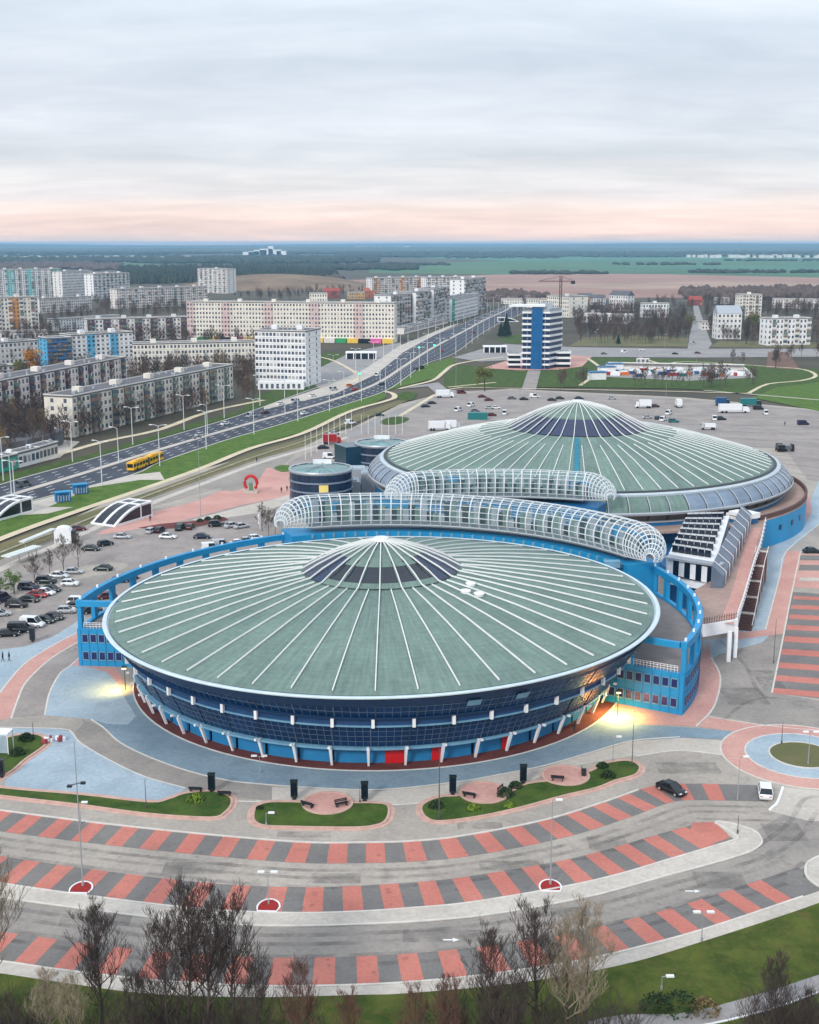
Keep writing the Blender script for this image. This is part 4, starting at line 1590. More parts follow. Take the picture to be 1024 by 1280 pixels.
# second gallery further back (slightly smaller arc)
make_tube('glass_gallery', 'second shorter ribbed glass tube between the two green roofs', C3, 58, 68, 110, 17.6, 3.7, 19)
b = MB()
arc_wall(b, 54, 61, 64, 114, 0, 13.8, 40)
o = b.build('gallery_base_building', M_blue2)
o.location = C3
o['label'] = 'blue curved base under the second glass tube'
o['category'] = 'building'

# ---------- rear arena
ar2 = empty('arena', C2, 0, 'larger rear arena with a green ribbed dome, glass cupola and sloping silver skirt', 'arena')
N2 = 72
out2 = [(20.3, 23.6), (28, 22.4), (38, 20.2), (48, 17.4), (55.4, 15.2)]
cap2 = [(0, 30.9), (4, 30.4), (8, 29.3), (12.2, 27.7)]
rb = MB()
sector(rb, [(55.4, 15.25), (56.1, 15.3), (56.6, 15.0), (56.5, 14.5), (55.6, 14.4), (55.0, 14.8), (55.0, 15.2)], 0, 360, 144)
roof2 = rb.build('roof', mat('roof_edge_silver', (184, 196, 202), 0.45, 0.08, 0.5), ar2)
b = MB()
sector(b, out2, 0, 5, 2)
spin('roof_panel', b.mesh('roof_panel', M_roofg), roof2, [k * 5 for k in range(72)], mats=[M_roofg, M_roofg2, M_roofg, M_roofg, M_roofg2])
r2p = [(1.5, 30.9), (4, 30.5), (8, 29.45), (12, 27.9), (16, 26.0), (19.4, 24.3), (21, 23.75), (28, 22.55), (38, 20.35), (48, 17.55), (54, 15.75)]
spin('rib', radial_bar(r2p, 0.21, 0.16).mesh('rib', M_rib), roof2, [k * 10 for k in range(36)])
spin('rib', radial_bar(r2p[7:], 0.21, 0.16).mesh('rib', M_rib), roof2, [k * 10 + 5 for k in range(36)])
b = MB()
sector(b, cap2, 0, 10, 2)
spin('cap_panel', b.mesh('cap_panel', M_roofg), roof2, [k * 10 for k in range(36)])
b = MB()
sector(b, [(12.6, 27.3), (16, 25.7), (19.8, 23.8)], 0.5, 9.5, 2)
spin('skylight_glass', b.mesh('skylight_glass', mat('skylight_navy_glass', (14, 34, 72), 0.15, 0.25, 0.3, spec=0.6)), roof2, [k * 10 for k in range(36)])
b = MB()
sector(b, [(12.2, 27.8), (12.4, 26.9), (14, 23.9), (20.3, 23.55)], 0, 360, 72)
b.build('inner_roof', M_roofg, roof2)
b = MB()
sector(b, [(0, 31.3), (1.6, 31.2), (1.9, 30.6)], 0, 360, 24)
b.build('hub', M_rib, roof2)
b = MB()
sector(b, [(21.5, 23.6), (28, 22.55), (38, 20.35), (47, 17.9)], 261.7, 263.3, 2)
for i in range(26):
    rr = 22 + i
    zz_ = lerp_prof(out2, rr) + .3
    a = R(262.5)
    b.box((rr * math.cos(a), rr * math.sin(a), zz_), (.2, 1.8, .14), a)
b.build('roof_walkway', mat('walkway_teal_blue', (60, 142, 166), .6, .15, .8), roof2, label='bright blue stepped walkway up the dome')
b = MB()
sector(b, [(54.6, 15.62), (55.5, 15.36)], 0, 360, 144)
b.build('gutter', M_dark, roof2)
# skirt
b = MB()
sector(b, [(56.45, 14.5), (57.8, 13.6), (59.2, 12.2), (59.8, 11.0)], 0.25, 4.75, 2)
ms_ = b.mesh('skirt_panel', mat('skirt_silver_glass', (126, 142, 160), 0.25, 0.22, 0.12, metal=0.25))
spin('skirt_panel', ms_, ar2, [k * 5 for k in range(72) if not 48 <= k <= 57])
spin('skirt_panel', ms_, ar2, [k * 5 for k in range(72) if 48 <= k <= 57], mats=[M_roofg])
b = radial_bar([(56.5, 14.6), (57.9, 13.7), (59.4, 12.2), (60.0, 11.0)], 0.3, 0.2)
spin('skirt_rib', b.mesh('skirt_rib', M_steel), ar2, [k * 5 for k in range(72)])
b = MB()
sector(b, [(59.95, 11.3), (60.2, 11.0), (60.0, 10.5), (59.0, 10.5)], 0, 360, 144)
sector(b, [(59.0, 10.6), (57.6, 8.9), (57.4, 8.6)], 0, 360, 144, 1)
sector(b, [(58.0, 8.6), (58.0, 0)], 0, 360, 144, 2)
sector(b, [(57.4, 8.62), (58.3, 8.62), (58.3, 8.3), (57.9, 8.3)], 0, 360, 144, 0)
b.build('drum_wall', [M_steel, mat('ribbon_window_grey', (92, 90, 84), 0.3, 0.3, 0.25), M_blue2], ar2)  # ribbon window is plain warm grey, no emission
b = radial_bar([(59.1, 10.5), (57.7, 8.8)], 0.5, 0.15)
spin('window_strut', b.mesh('window_strut', M_dark), ar2, [k * 5 for k in range(72)])
# terrace ring and blue wall on the right of the rear arena
tr = empty('terrace_building', C2, 0, 'curved raised terrace with blue wall and white stair house beside the rear arena', 'building')
M_deck = paving('deck_paving', (168, 142, 132), (184, 158, 146), (152, 134, 126), joint=1.2)
b = MB()
arc_wall(b, 57.9, 64, -92, 12, 6.9, 7.4, 50)
b.build('terrace_deck', M_deck, tr)
b = MB()
arc_wall(b, 63.4, 64.0, -52, 12, 7.4, 8.5, 40)
arc_wall(b, 57.95, 64.0, 11.6, 12.4, 0, 8.5, 2)
b.build('parapet', mat('parapet_brown', (92, 66, 62), 0.8, 0.1, 0.4), tr)
b = MB()
arc_wall(b, 63.3, 64.05, -51, -27, 0, 7.0, 14)
arc_wall(b, 63.3, 63.9, -27, 12, 0, 6.9, 24)
wb = b.build('wall', M_blue, tr)
b = MB()
b.box((64.1, 0, 4.2), (.12, 1.3, 1.3))
for a in (-31, -37, -43.5):
    o = new_obj('window', b.mesh('window', M_glass) if a == -31 else bpy.data.objects['slit_window'].data and b.mesh('window', M_glass), wb)
    o.rotation_euler = (0, 0, R(a))
b = MB()
d = Vector((math.cos(R(-56)), math.sin(R(-56)), 0))
b.box(d * 62.2 + Vector((0, 0, 4.2)), (4.2, 6.4, 8.4), R(-56), 0)
b.build('stair_house', M_blue2, tr)
b = MB()
b.box(d * 62.2 + Vector((0, 0, 9.0)), (4.8, 7.0, 1.3), R(-56), 0)
b.box(d * 61.4 + Vector((-1.5, -2.5, 10)), (2.8, 3.2, .9), R(-56), 0)
b.build('stair_house_roof', M_white, tr)
b = MB()
e = Matrix.Rotation(R(-56), 3, 'Z')
for q in range(3):
    b.box(d * 62.2 + e @ Vector((-1.2 + 1.2 * q, -3.23, 0)) + Vector((0, 0, 5)), (1.0, .1, 4.2), R(-56))
b.build('stair_house_window', M_glass2, tr)

# ---------- raised footbridge deck between arenas
HD = 7.0


def Wh(px, py, h):
    return W(px, py, h)


fb = empty('footbridge', (0, 0, 0), 0, 'raised pink paved deck with white edge beam running to the right of the louvred annex', 'footbridge')
DP = [(868, 738), (885, 728), (900, 720), (925, 672), (936, 652), (958, 648), (952, 680), (943, 705), (935, 732), (928, 757), (920, 776), (878, 783), (879, 760)]
DW = [Wh(x, y, HD) for x, y in DP]
b = MB()
b.prism(DW, 6.3, HD)
b.build('deck', M_deck, fb)
P = [Wh(x, y, HD + .012) for x, y in ((908, 779), (921, 745), (932, 706), (941, 672), (946, 660))]
b = MB()
b.ribbon(smooth_pts(P, 4), -1.2, 1.2)
b.build('deck_stripe', M_pink, fb)
b = MB()
b.kerb([Wh(x, y, 0) * 1 for x, y in ()] or [Wh(878, 783, HD), Wh(922, 775.5, HD)], -0.2, .3, 5.0, HD + .25)
b.build('edge_beam', M_white, fb)
for px, py in ((913.5, 782), (921.5, 777)):
    p = Wh(px, py, HD)
    b = MB()
    b.box((p.x, p.y + .4, 2.9), (.7, .7, 5.8))
    b.build('column', M_white, fb)
for px, py in ((930, 745), (940, 712), (950, 682)):
    p = Wh(px, py, HD)
    b = MB()
    b.box((p.x - 1.4, p.y + .4, 3.2), (.7, .7, 6.3))
    b.build('column', M_conc, fb)
# railings
rail = smooth_pts([Wh(x, y, HD) for x, y in ((921, 775), (928, 755), (935, 731), (943, 704), (951, 680), (957, 652))], 6)
b = MB()
for dz in (.5, 1.1):
    b.tube([p + Vector((0, 0, dz)) for p in rail], 0.09, 4)
for p in rail:
    b.tube([p, p + Vector((0, 0, 1.15))], 0.07, 4)
    b.box(p + Vector((0, 0, .2)), (.5, .5, .4))
b.build('railing', M_white, fb)
rail = [Wh(878, 783, HD).lerp(Wh(921, 775.5, HD), i / 14) for i in range(15)]
b = MB()
b.tube([p + Vector((0, 0.3, 1.1)) for p in rail], 0.05, 4)
for p in rail:
    b.tube([p + Vector((0, .3, 0)), p + Vector((0, .3, 1.5))], 0.09, 4)
b.build('railing', mat('rail_brown', (120, 96, 92), 0.7, 0.1, 1), fb)
# outer stair with brown flights beside the deck
stv = empty('outdoor_stair', (0, 0, 0), 0, 'long brown outdoor stair with pale landings beside the raised deck', 'stairs')
SP = [(931, 787, 0.2), (936, 765, 1.4), (940, 745, 2.7), (944, 725, 4.0), (948, 706, 5.3), (953, 688, 6.6)]
M_brownp = mat('stair_brown', (92, 62, 58), 0.85, 0.2, 0.6)
for i in range(5):
    a = W(SP[i][0], SP[i][1], SP[i][2])
    c = W(SP[i + 1][0], SP[i + 1][1], SP[i + 1][2])
    t = (c - a)
    t.z = 0
    ln = t.length
    t.normalize()
    nr = Vector((-t.y, t.x, 0))
    nst = 8
    b = MB()
    rz = math.atan2(t.y, t.x)
    for k in range(nst):
        u = (k + .5) / (nst + 2)
        z = SP[i][2] + (SP[i + 1][2] - SP[i][2]) * (k + 1) / nst
        p = a + t * ln * u
        b.box((p.x, p.y, z / 2), (ln / (nst + 2) + .02, 2.6, z), rz)
    b.build('flight', M_brownp, stv)
    b = MB()
    p = a + t * ln * 0.9
    z = SP[i + 1][2]
    b.box((p.x, p.y, z / 2 + .02), (ln * .19, 2.7, z + .04), rz)
    b.build('landing', M_conclt, stv)
b = MB()
for s in (-1, 1):
    pts = []
    for x, y, z in SP:
        p = W(x, y, z)
        pts.append(p + Vector((1.4 * s, 0, 0.9)))
    b.tube(pts, 0.08, 4)
b.build('handrail', M_white, stv)

# ---------- louvred annex
an = empty('annex_building', (0, 0, 0), 0, 'angular annex with rows of black and white sawtooth louvres on its roof between the arenas', 'building')
HA = 11.0
tl, tr_, br, bl = Wh(858, 647, HA), Wh(912, 645, HA), Wh(895, 702, HA), Wh(836, 692, HA)
b = MB()
b.prism([tl, tr_, br, bl], 5.0, HA)
b.build('wall', M_white, an)
b = MB()
for i in range(7):
    t0 = (i + .05) / 7
    t1 = (i + .62) / 7
    for j in range(6):
        s0, s1 = (j + .06) / 6 * .84 + .04, (j + .94) / 6 * .84 + .04
        f = lambda s, t: (tl.lerp(tr_, s)).lerp(bl.lerp(br, s), t)
        A, B_, C_, D_ = f(s0, t0), f(s1, t0), f(s1, t1), f(s0, t1)
        up = Vector((0, 0, 1.5))
        bb = MB()
        # sloping white back, black upright face towards the camera
        bb.add([A, B_, C_ + up, D_ + up, D_, C_], [(0, 1, 2, 3)], 0)
        bb.add([D_, C_, C_ + up, D_ + up], [(0, 1, 2, 3)], 1)
        bb.add([A, D_, D_ + up], [(0, 1, 2)], 1)
        bb.add([B_, C_, C_ + up], [(0, 2, 1)], 1)
        lip = (C_ - D_) * 0.04
        bb.add([D_ + up - lip, C_ + up + lip, C_ + up + lip + Vector((0, -.5, .5)), D_ + up - lip + Vector((0, -.5, .5))], [(0, 1, 2, 3)], 0)
        bb.build('louvre', [M_white, M_glass2], an)
# front face with white and black panels
fl, frr = bl + Vector((-.5, -1.8, -2.2)), br + Vector((.3, -1.8, -3.0))
ln = (frr - fl)
for i in range(9):
    a, c = fl.lerp(frr, i / 9), fl.lerp(frr, (i + .96) / 9)
    bb = MB()
    nrm = Vector((0, 1.5, 0))
    z0, z1 = Vector((0, 0, -1.6)), Vector((0, 0, 1.7))
    bb.add([a + z0, c + z0, c + z1, a + z1, a + z0 + nrm, c + z0 + nrm, c + z1 + nrm, a + z1 + nrm],
           [(0, 1, 2, 3), (4, 0, 3, 7), (1, 5, 6, 2), (3, 2, 6, 7)])
    bb.build('front_panel', M_white if i % 2 == 0 else M_glass2, an)
b = MB()
b.kerb([fl + Vector((0, .6, 0)), frr + Vector((0.8, .6, 0))], -1.6, 1.2, HA - .55, HA - .1)
b.build('canopy', M_steel, an)
b = MB()
b.kerb([fl + Vector((0, 0, 0)), frr + Vector((1, 0, 0))], -1.4, .6, 5.3, 6.4)
b.build('sill_beam', M_white, an)
b = MB()
q0, q1 = fl + Vector((1, 1.5, 0)), frr + Vector((0, 1.5, 0))
b.kerb([q0, q1], -1, 2, 0, 5.3)
b.build('base_wall', M_blue2, an)
# slanted grey side screen
s0, s1 = Wh(935, 642, 10.5), Wh(899, 720, 9.5)
b = MB()
dx = Vector((2.3, 0, 0))
b.add([s0 + Vector((-1.6, 0, 2.2)), s0 + Vector((.9, 0, 0)), s1 + Vector((.9, 0, 0)), s1 + Vector((-1.6, 0, 2.2)),
       s0 + Vector((.9, 0, -3.4)), s1 + Vector((.9, 0, -3.4)), s1 + Vector((-1.6, 0, -3.4)), s0 + Vector((-1.6, 0, -3.4))],
      [(0, 1, 2, 3), (1, 4, 5, 2), (3, 2, 5, 6), (0, 3, 6, 7), (0, 7, 4, 1)])
b.build('side_screen', mat('side_screen_slate', (94, 108, 126), 0.4, 0.15, 0.4), an)
for i in range(9):
    p = s0.lerp(s1, (i + .5) / 9)
    b = MB()
    b.tube([p + Vector((1.05, 0, .1)), p + Vector((1.05, 0, -3.3))], .1, 4)
    b.tube([p + Vector((1.05, 0, .1)), p + Vector((-1.5, 0, 2.3))], .1, 4)
    b.build('screen_strut', M_white, an)
for p in (s1 + Vector((.5, .5, 0)), s1.lerp(s0, .33) + Vector((.8, 0, 0))):
    b = MB()
    b.box((p.x, p.y, 3.2), (1.2, 1.2, 6.4))
    b.build('support_pier', M_steel, an)
# red ladder frame on the deck
b = MB()
p = Wh(922, 688, HD)
for sx in (-.7, .7):
    b.tube([p + Vector((sx, 0, 0)), p + Vector((sx, 0, 3.2))], .07, 4)
for k in range(7):
    b.tube([p + Vector((-.7, 0, .4 + k * .45)), p + Vector((.7, 0, .4 + k * .45))], .05, 4)
b.build('ladder_frame', mat('rust_red', (120, 70, 64), 0.7, 0.1, 1), label='rust red ladder frame standing on the raised deck', cat='ladder')
# low blue court between the gallery and the annex
b = MB()
b.prism([Wh(820, 700, 3), Wh(868, 735, 3), Wh(900, 740, 3), Wh(935, 650, 3), Wh(830, 650, 3)], 0, 3)
o = b.build('service_block', M_blue2, label='low dark blue service block under the louvred annex', cat='building')

# ---------- round glass towers on the left


def round_tower(px, py, h, r, label, lit=()):
    p = W(px, py, h)
    root = empty('round_tower', (p.x, p.y, 0), 0, label, 'round tower')
    b = MB()
    sector(b, [(r - .2, h - .6), (r - .2, 0)], 0, 360, 64)
    b.build('wall', M_dark, root)
    fl = 5
    for k in range(fl):
        z0 = h - .9 - k * (h / fl)
        z1 = z0 - h / fl + .55
        for q in range(20):
            b = MB()
            sector(b, [(r - .1, z0), (r - .1, max(z1, .2))], q * 18 + .6, q * 18 + 17.4, 2)
            mm = mat('warm_lit_glass', (214, 196, 120), 0.3, 0, emit=((255, 220, 120), 0.15)) if (k, q) in lit else mat('round_tower_glass', (34, 50, 74), .2, .35, .3, spec=.5)
            b.build('glass_panel', mm, root)
        b = MB()
        sector(b, [(r - .15, z1), (r + .15, z1 - .05), (r + .15, z1 - .4), (r - .15, z1 - .45)], 0, 360, 64)
        b.build('floor_band', mat('band_grey_blue', (126, 138, 154), 0.5, 0.1, 1), root)
    b = MB()
    sector(b, [(r - .5, h - .1), (r + .1, h), (r + .25, h - .4), (r, h - .9)], 0, 360, 64)
    b.build('roof_rim', M_steel, root)
    for q in range(24):
        b = MB()
        sector(b, [(2.2, h + .1), (r * .55, h - .1), (r - .5, h - .35)], q * 15 + .5, q * 15 + 14.5, 2)
        b.build('roof_pane', mat('roof_glass_green', (104, 150, 148), 0.3, 0.25, 0.3), root)
    b = MB()
    sector(b, [(0, h + .2), (2.2, h + .1)], 0, 360, 24)
    sector(b, [(0, h - .5), (r - .4, h - .5)], 0, 360, 24)
    b.build('roof_base', mat('roof_glass_dark', (70, 110, 116), 0.4, 0.2, 0.3), root)
    for q in range(12):
        b = radial_bar([(1, h + .25), (r * .55, h + .05), (r - .4, h - .15)], .14, .1)
        o = b.build('roof_bar', M_steel, root)
        o.rotation_euler = (0, 0, R(q * 30))
    # white back wall rising behind
    b = MB()
    arc_wall(b, r - 1.4, r - .7, 70, 110, h - .3, h + .9, 12)
    b.build('roof_screen', M_white, root)
    return root


round_tower(401, 584, 13, 8.9, 'round dark glass tower with one lit window, left of the ribbed tube', lit={(1, 15)})
round_tower(477, 552, 13, 8.4, 'farther round glass tower touching the left edge of the rear arena')
b = MB()
p0, p1 = W(418, 552, 13), W(446, 548, 13)
b.kerb([p0, p1 + Vector((6, 0, 0))], -9, 0, 0, 12.4)
b.build('connecting_block', mat('dark_teal_glass', (30, 62, 80), 0.2, 0.2, 0.2, spec=.6), label='dark teal box between the two round glass towers', cat='building')
b = MB()
for px, py, sx, sy, h in ((430, 600, 9, 7, 7), (452, 606, 8, 6, 5), (440, 585, 10, 6, 8), (462, 590, 5, 6, 9)):
    p = W(px, py, h)
    b.box((p.x, p.y, h / 2), (sx, sy, h), 0.1, 0)
    b.box((p.x, p.y, h + .2), (sx * .8, sy * .8, .4), 0.1, 1)
b.build('entrance_block', [M_steel, M_bluepave], label='stepped grey entrance block squeezed between round tower and rear arena', cat='building')
# ------------------------------------------------------------ apartment blocks
FOOT = []
M_pane = mat('window_dark', (84, 94, 108), 0.25, 0.35, 0.4)
M_pane2 = mat('window_grey', (110, 108, 112), 0.3, 0.35, 0.4)  # greyer panes, used behind balconies and mixed in at random
M_roofdk = mat('flat_roof_bitumen', (96, 96, 100), 0.9, 0.15, 0.1)
M_fr = mat('panel_joint_pale', (214, 210, 204), 0.7, 0.06, 0.3)


def block(label, a, b_, top, depth, floors, wall, strips=(), balc=(), balm=None, endmat=None, cols=None, roofm=None, cat='apartment block', name='apartment_block', endwin=True, group=None, huts=3, shop=None, winw=1.5, gable=False):
    A, B = W(*a), W(*b_)
    h = htop(A, top)
    t = B - A
    ln = t.length
    rz = math.atan2(t.y, t.x)
    root = empty(name, A, rz, label, cat, group)
    cx = (A + B) / 2
    FOOT.append((A.copy(), t.normalized(), ln, depth))
    wall = mat(*wall) if isinstance(wall, tuple) else wall
    b = MB()
    b.prism([(0, 0), (ln, 0), (ln, depth), (0, depth)], 0, h)
    b.build('wall', wall, root)
    b = MB()
    if gable:
        b.add([(-.4, -.4, h), (ln + .4, -.4, h), (ln + .4, depth + .4, h), (-.4, depth + .4, h), (0, depth / 2, h + depth * .38), (ln, depth / 2, h + depth * .38)],
              [(0, 1, 5, 4), (2, 3, 4, 5), (1, 2, 5), (3, 0, 4)])
        b.build('roof', roofm or M_roofdk, root)
    else:
        b.prism([(-.25, -.25), (ln + .25, -.25), (ln + .25, depth + .25), (-.25, depth + .25)], h + .01, h + .55)
        rf = b.build('roof', roofm or M_roofdk, root)
        p = MB()
        p.kerb([Vector((-.1, -.1, 0)), Vector((ln + .1, -.1, 0)), Vector((ln + .1, depth + .1, 0)), Vector((-.1, depth + .1, 0)), Vector((-.1, -.1, 0))], -.2, .2, h + .55, h + .95)
        p.build('parapet', M_fr, rf)
        q = MB()
        r_h = random.Random(int(ln * 10))
        for i in range(int(ln / 6)):
            q.box((r_h.uniform(1, ln - 1), r_h.uniform(1.5, depth - 1.5), h + .95), (r_h.uniform(.5, 1.3), r_h.uniform(.5, 1.1), r_h.uniform(.7, 1.5)))
            if i % 3 == 0:
                x_ = r_h.uniform(1, ln - 1)
                q.tube([(x_, depth / 2, h + .5), (x_, depth / 2, h + 3.4)], .06, 3)
                q.box((x_, depth / 2, h + 3.2), (1.4, .06, .06))
        q.build('roof_clutter', M_steel, rf, kind='stuff')
        for i in range(huts):
            q = MB()
            q.box((ln * (i + .5) / huts, depth * .5, h + 1.6), (3.2, 3.5, 2.2))
            q.build('lift_hut', wall, rf)
    fh = h / floors
    nc = cols or max(2, round(ln / 3.1))
    cw = ln / nc
    for (u0, u1, mm) in strips:
        s = MB()
        s.box((ln * (u0 + u1) / 2, -.2, h / 2), (ln * (u1 - u0), .5, h + .2))
        s.build('colour_strip', mat(*mm) if isinstance(mm, tuple) else mm, root)
    wn_ = MB()
    bal = MB()
    rr = random.Random(hash(label) % 1000 if False else len(label) * 7 + nc)
    z0f = 1 if shop else 0
    for f in range(z0f, floors):
        z = fh * (f + .55)
        for c in range(nc):
            x = cw * (c + .5)
            if (c % len(balc) if balc else -1) in [i for i, v in enumerate(balc) if v]:
                wn_.box((x, -.03, z), (cw * .8, .14, fh * .62), mi=1)
                bal.box((x, -.62, z - fh * .28), (cw * .92, 1.2, fh * .42), mi=rr.choice((0, 0, 0, 1, 2)))
                if rr.random() < .35:
                    bal.box((x, -.6, z + fh * .16), (cw * .88, 1.1, fh * .4), mi=rr.choice((1, 3, 3)))
                bal.box((x, -.6, z + fh * .42), (cw * .95, 1.25, .14), mi=0)
            else:
                sy = -.47 if any(u0 - .01 < x / ln < u1 + .01 for u0, u1, _ in strips) else -.03
                wn_.box((x, sy, z), (min(winw, cw * .7), .12, fh * .5), mi=(0, 0, 0, 1, 1, 2, 3)[rr.randrange(7)])
    if endwin:
        for f in range(z0f, floors):
            z = fh * (f + .55)
            for y in (depth * .25, depth * .72):
                for xx in (-.03, ln + .03):
                    wn_.box((xx, y, z), (.12, 1.4, fh * .5))
    wn_.build('windows', [M_pane, M_pane2, mat('window_curtain', (170, 168, 164), .5, .2, .5), mat('window_deep', (52, 60, 72), .2, .2, .5)], root, kind='stuff')
    if bal.v:
        bal.build('balconies', [balm or M_fr, mat('balcony_timber', (136, 114, 102), 0.8, .2, 1), mat('balcony_green', (108, 128, 116), 0.8, .2, 1), M_pane], root, kind='stuff')
    # panel joints between the storeys
    j = MB()
    for f in range(1, floors):
        j.box((ln / 2, -.02, fh * f), (ln, .08, .12))
        j.box((ln + .02, depth / 2, fh * f), (.08, depth, .12))
    j.build('floor_joint', mat('joint_grey', (150, 148, 146), 0.8, 0.1, 0.5), root, kind='stuff')
    if shop:
        s = MB()
        k = max(3, int(ln / 9))
        for i in range(k):
            s.box((ln * (i + .5) / k, -1.8, fh * .5), (ln / k * .92, 3.6, fh), mi=shop[i % len(shop)])
        s.build('shop_front', [M_fr, mat('shop_green', (40, 150, 90), .6, .1, 1), mat('shop_yellow', (226, 190, 70), .6, .1, 1), mat('shop_pink', (222, 90, 160), .6, .1, 1), M_glass2], root)
    return root


beige = ('render_beige', (232, 225, 212), 0.85, 0.08, 0.2)
white = ('render_white', (232, 232, 232), 0.8, 0.06, 0.2)
greyw = ('render_grey', (224, 221, 218), 0.85, 0.1, 0.2)
pinkb = ('render_pinkish', (226, 217, 212), 0.85, 0.08, 0.2)
cream = ('render_cream', (233, 228, 216), 0.85, 0.07, 0.2)
orange = ('render_orange', (206, 138, 66), 0.8, 0.08, 0.3)
teal = ('render_teal', (52, 172, 140), 0.8, 0.08, 0.3)
teal2 = ('render_pale_teal', (140, 206, 208), 0.8, 0.08, 0.3)
bluec = ('render_sky_blue', (84, 168, 208), 0.7, 0.08, 0.3)
pinks = ('render_pink_strip', (210, 184, 180), 0.8, 0.08, 0.3)
block('long white high-rise with pale teal and green end panels at the far left edge', (-40, 374), (78, 371), 338, 16, 13, white,
      strips=((.0, .1, teal2), (.2, .3, teal2), (.4, .5, teal2), (.62, .7, teal2), (.9, 1.0, teal)), endmat=None, huts=6, balc=(0, 0, 1))
block('grey high-rise directly right of the white and teal high-rise', (79, 372), (118, 369), 340, 15, 9, greyw, huts=2)
block('white high-rise with bright balconies in front of the dark conifer wood', (118, 374), (163, 371), 343, 15, 9, white, balc=(0, 1, 0))
block('long pale pinkish block in front of the dark conifer wood', (147, 386), (259, 381), 362, 14, 7, pinkb, balc=(0, 0, 1), huts=5)
block('lone grey tower block standing before the dark conifer wood', (248, 366), (284, 367), 336, 22, 12, greyw, huts=1, balc=(0, 0, 1))
block('beige high-rise with a wide orange strip at the left edge of the city', (-40, 421), (50, 417), 374, 15, 9, beige, strips=((.6, .72, orange),), balc=(0, 0, 1), huts=2)
block('low pinkish block with grey roof right behind the orange striped high-rise', (50, 392), (115, 388), 374, 13, 5, pinkb)
block('low white block with a plain roof standing among bare trees', (73, 414), (151, 408), 400, 13, 4, white, huts=0)
block('five storey grey block with many dark balconies behind the blue and white building', (110, 427), (236, 423), 400, 13, 5, greyw, balc=(1, 1, 0, 0), balm=mat('balcony_plum', (96, 72, 84), .8, .15, 1), huts=4)
block('left wing of the blue and white nine storey block, with deep blue balconies', (61, 470), (92, 468), 424, 13, 9, bluec, balc=(1,), balm=mat('balcony_blue', (60, 110, 160), .7, .1, 1), huts=0)
block('blue and white nine storey block with two sky blue stair strips', (92, 468), (168, 462), 420, 14, 9, white, strips=((.24, .36, bluec), (.62, .74, bluec)), huts=2)
block('long five storey cream block right of the blue and white block', (168, 466), (320, 462), 431, 13, 5, cream, huts=3, cols=34, winw=1.2)
b9 = block('very long beige nine storey block with pink stair strips and shops at its foot', (235, 426), (493, 429), 378, 15, 9, beige,
           strips=((.0, .03, pinks), (.17, .21, pinks), (.38, .42, pinks), (.6, .64, pinks), (.81, .85, pinks)), huts=6, shop=(0, 1, 2, 4, 3, 2), cols=66, winw=1.3)
block('white nine storey tower block beside the avenue crossing', (320, 482), (383, 484), 414, 24, 9, white, cols=14, winw=1.4, huts=2)
o_ = W(352, 486)
b = MB()
b.box((o_.x, o_.y, 2), (24, 7, 4))
for i in range(8):
    b.box((o_.x - 10 + i * 2.8, o_.y - 3.55, 1.8), (1.4, .1, 2.4), mi=1)
b.build('entrance_hall', [M_white, M_pane], label='low white arcaded hall at the foot of the white nine storey block', cat='building')
block('far nine storey row with orange balconies behind the white stepped blocks', (465, 372), (532, 370), 348, 14, 9, greyw, strips=((.05, .15, orange), (.5, .6, orange), (.85, .95, orange)), balc=(0, 1), huts=4)
block('far white nine storey row beyond the white stepped blocks', (532, 372), (580, 371), 347, 14, 9, white, balc=(0, 1), huts=3)
block('first of the white stepped blocks right of the long beige block', (489, 414), (520, 409), 370, 16, 9, white, balc=(1, 0), huts=1)
block('middle one of the white stepped blocks along the avenue', (520, 410), (542, 405), 366, 16, 9, white, balc=(1, 0), huts=1)
block('last of the white stepped blocks along the avenue', (542, 406), (561, 400), 362, 16, 9, white, balc=(0, 1), huts=1)
block('lower white block with green end wall where the avenue narrows', (565, 402), (598, 393), 374, 16, 6, white, strips=((0, .08, teal),), huts=0)
block('tall white block at the far end of the avenue', (580, 392), (606, 386), 350, 16, 9, white, balc=(1, 0), huts=2)
block('low pale shop row between the stepped blocks and the avenue', (505, 418), (560, 404), 410, 8, 1, pinkb, name='shop_row', cat='shops', huts=0, endwin=False)
block('nearest five storey panel block with patchwork balconies beside the avenue', (93, 547), (292, 497), 497, 13, 5, ('render_sand', (222, 216, 204), 0.85, 0.12, 0.15), balc=(0, 1, 0, 0, 1, 1, 0, 0), balm=mat('balcony_grey_green', (132, 136, 128), .8, .2, 1), huts=5)
block('five storey pinkish panel block behind the nearest panel block', (-60, 545), (160, 490), 490, 13, 5, pinkb, balc=(0, 1, 0, 0, 0, 1, 0), balm=mat('balcony_plum', (0, 0, 0)), huts=5)
block('small white block at the left edge above the pinkish panel block', (-30, 480), (18, 476), 461, 12, 4, white, huts=0)
block('grey white low block at the left edge behind the orange tree', (-20, 458), (49, 452), 431, 13, 4, greyw, huts=1)
block('flat roofed low store at the left edge below the orange striped high-rise', (-20, 428), (60, 426), 417, 20, 1, greyw, huts=0, name='store', cat='shops')
block('yellow cream office block behind the blue and white tower', (683, 395), (711, 397), 370, 26, 5, cream, huts=1, name='office_block', cat='building')
block('low cream wing left of the yellow cream office block', (658, 384), (684, 385), 374, 12, 2, cream, huts=0, name='office_block', cat='building')
block('grey house with dark pitched roof in the middle of the bare trees', (761, 388), (784, 389), 369, 14, 4, greyw, gable=True, name='house', cat='house')
block('white three storey school with long window rows behind bare trees', (803, 397), (836, 397), 380, 14, 3, white, huts=1, name='school', cat='building')
block('tall cream tower block with stepped top on the right', (923, 402), (951, 402), 369, 16, 8, cream, balc=(0, 1), huts=1)
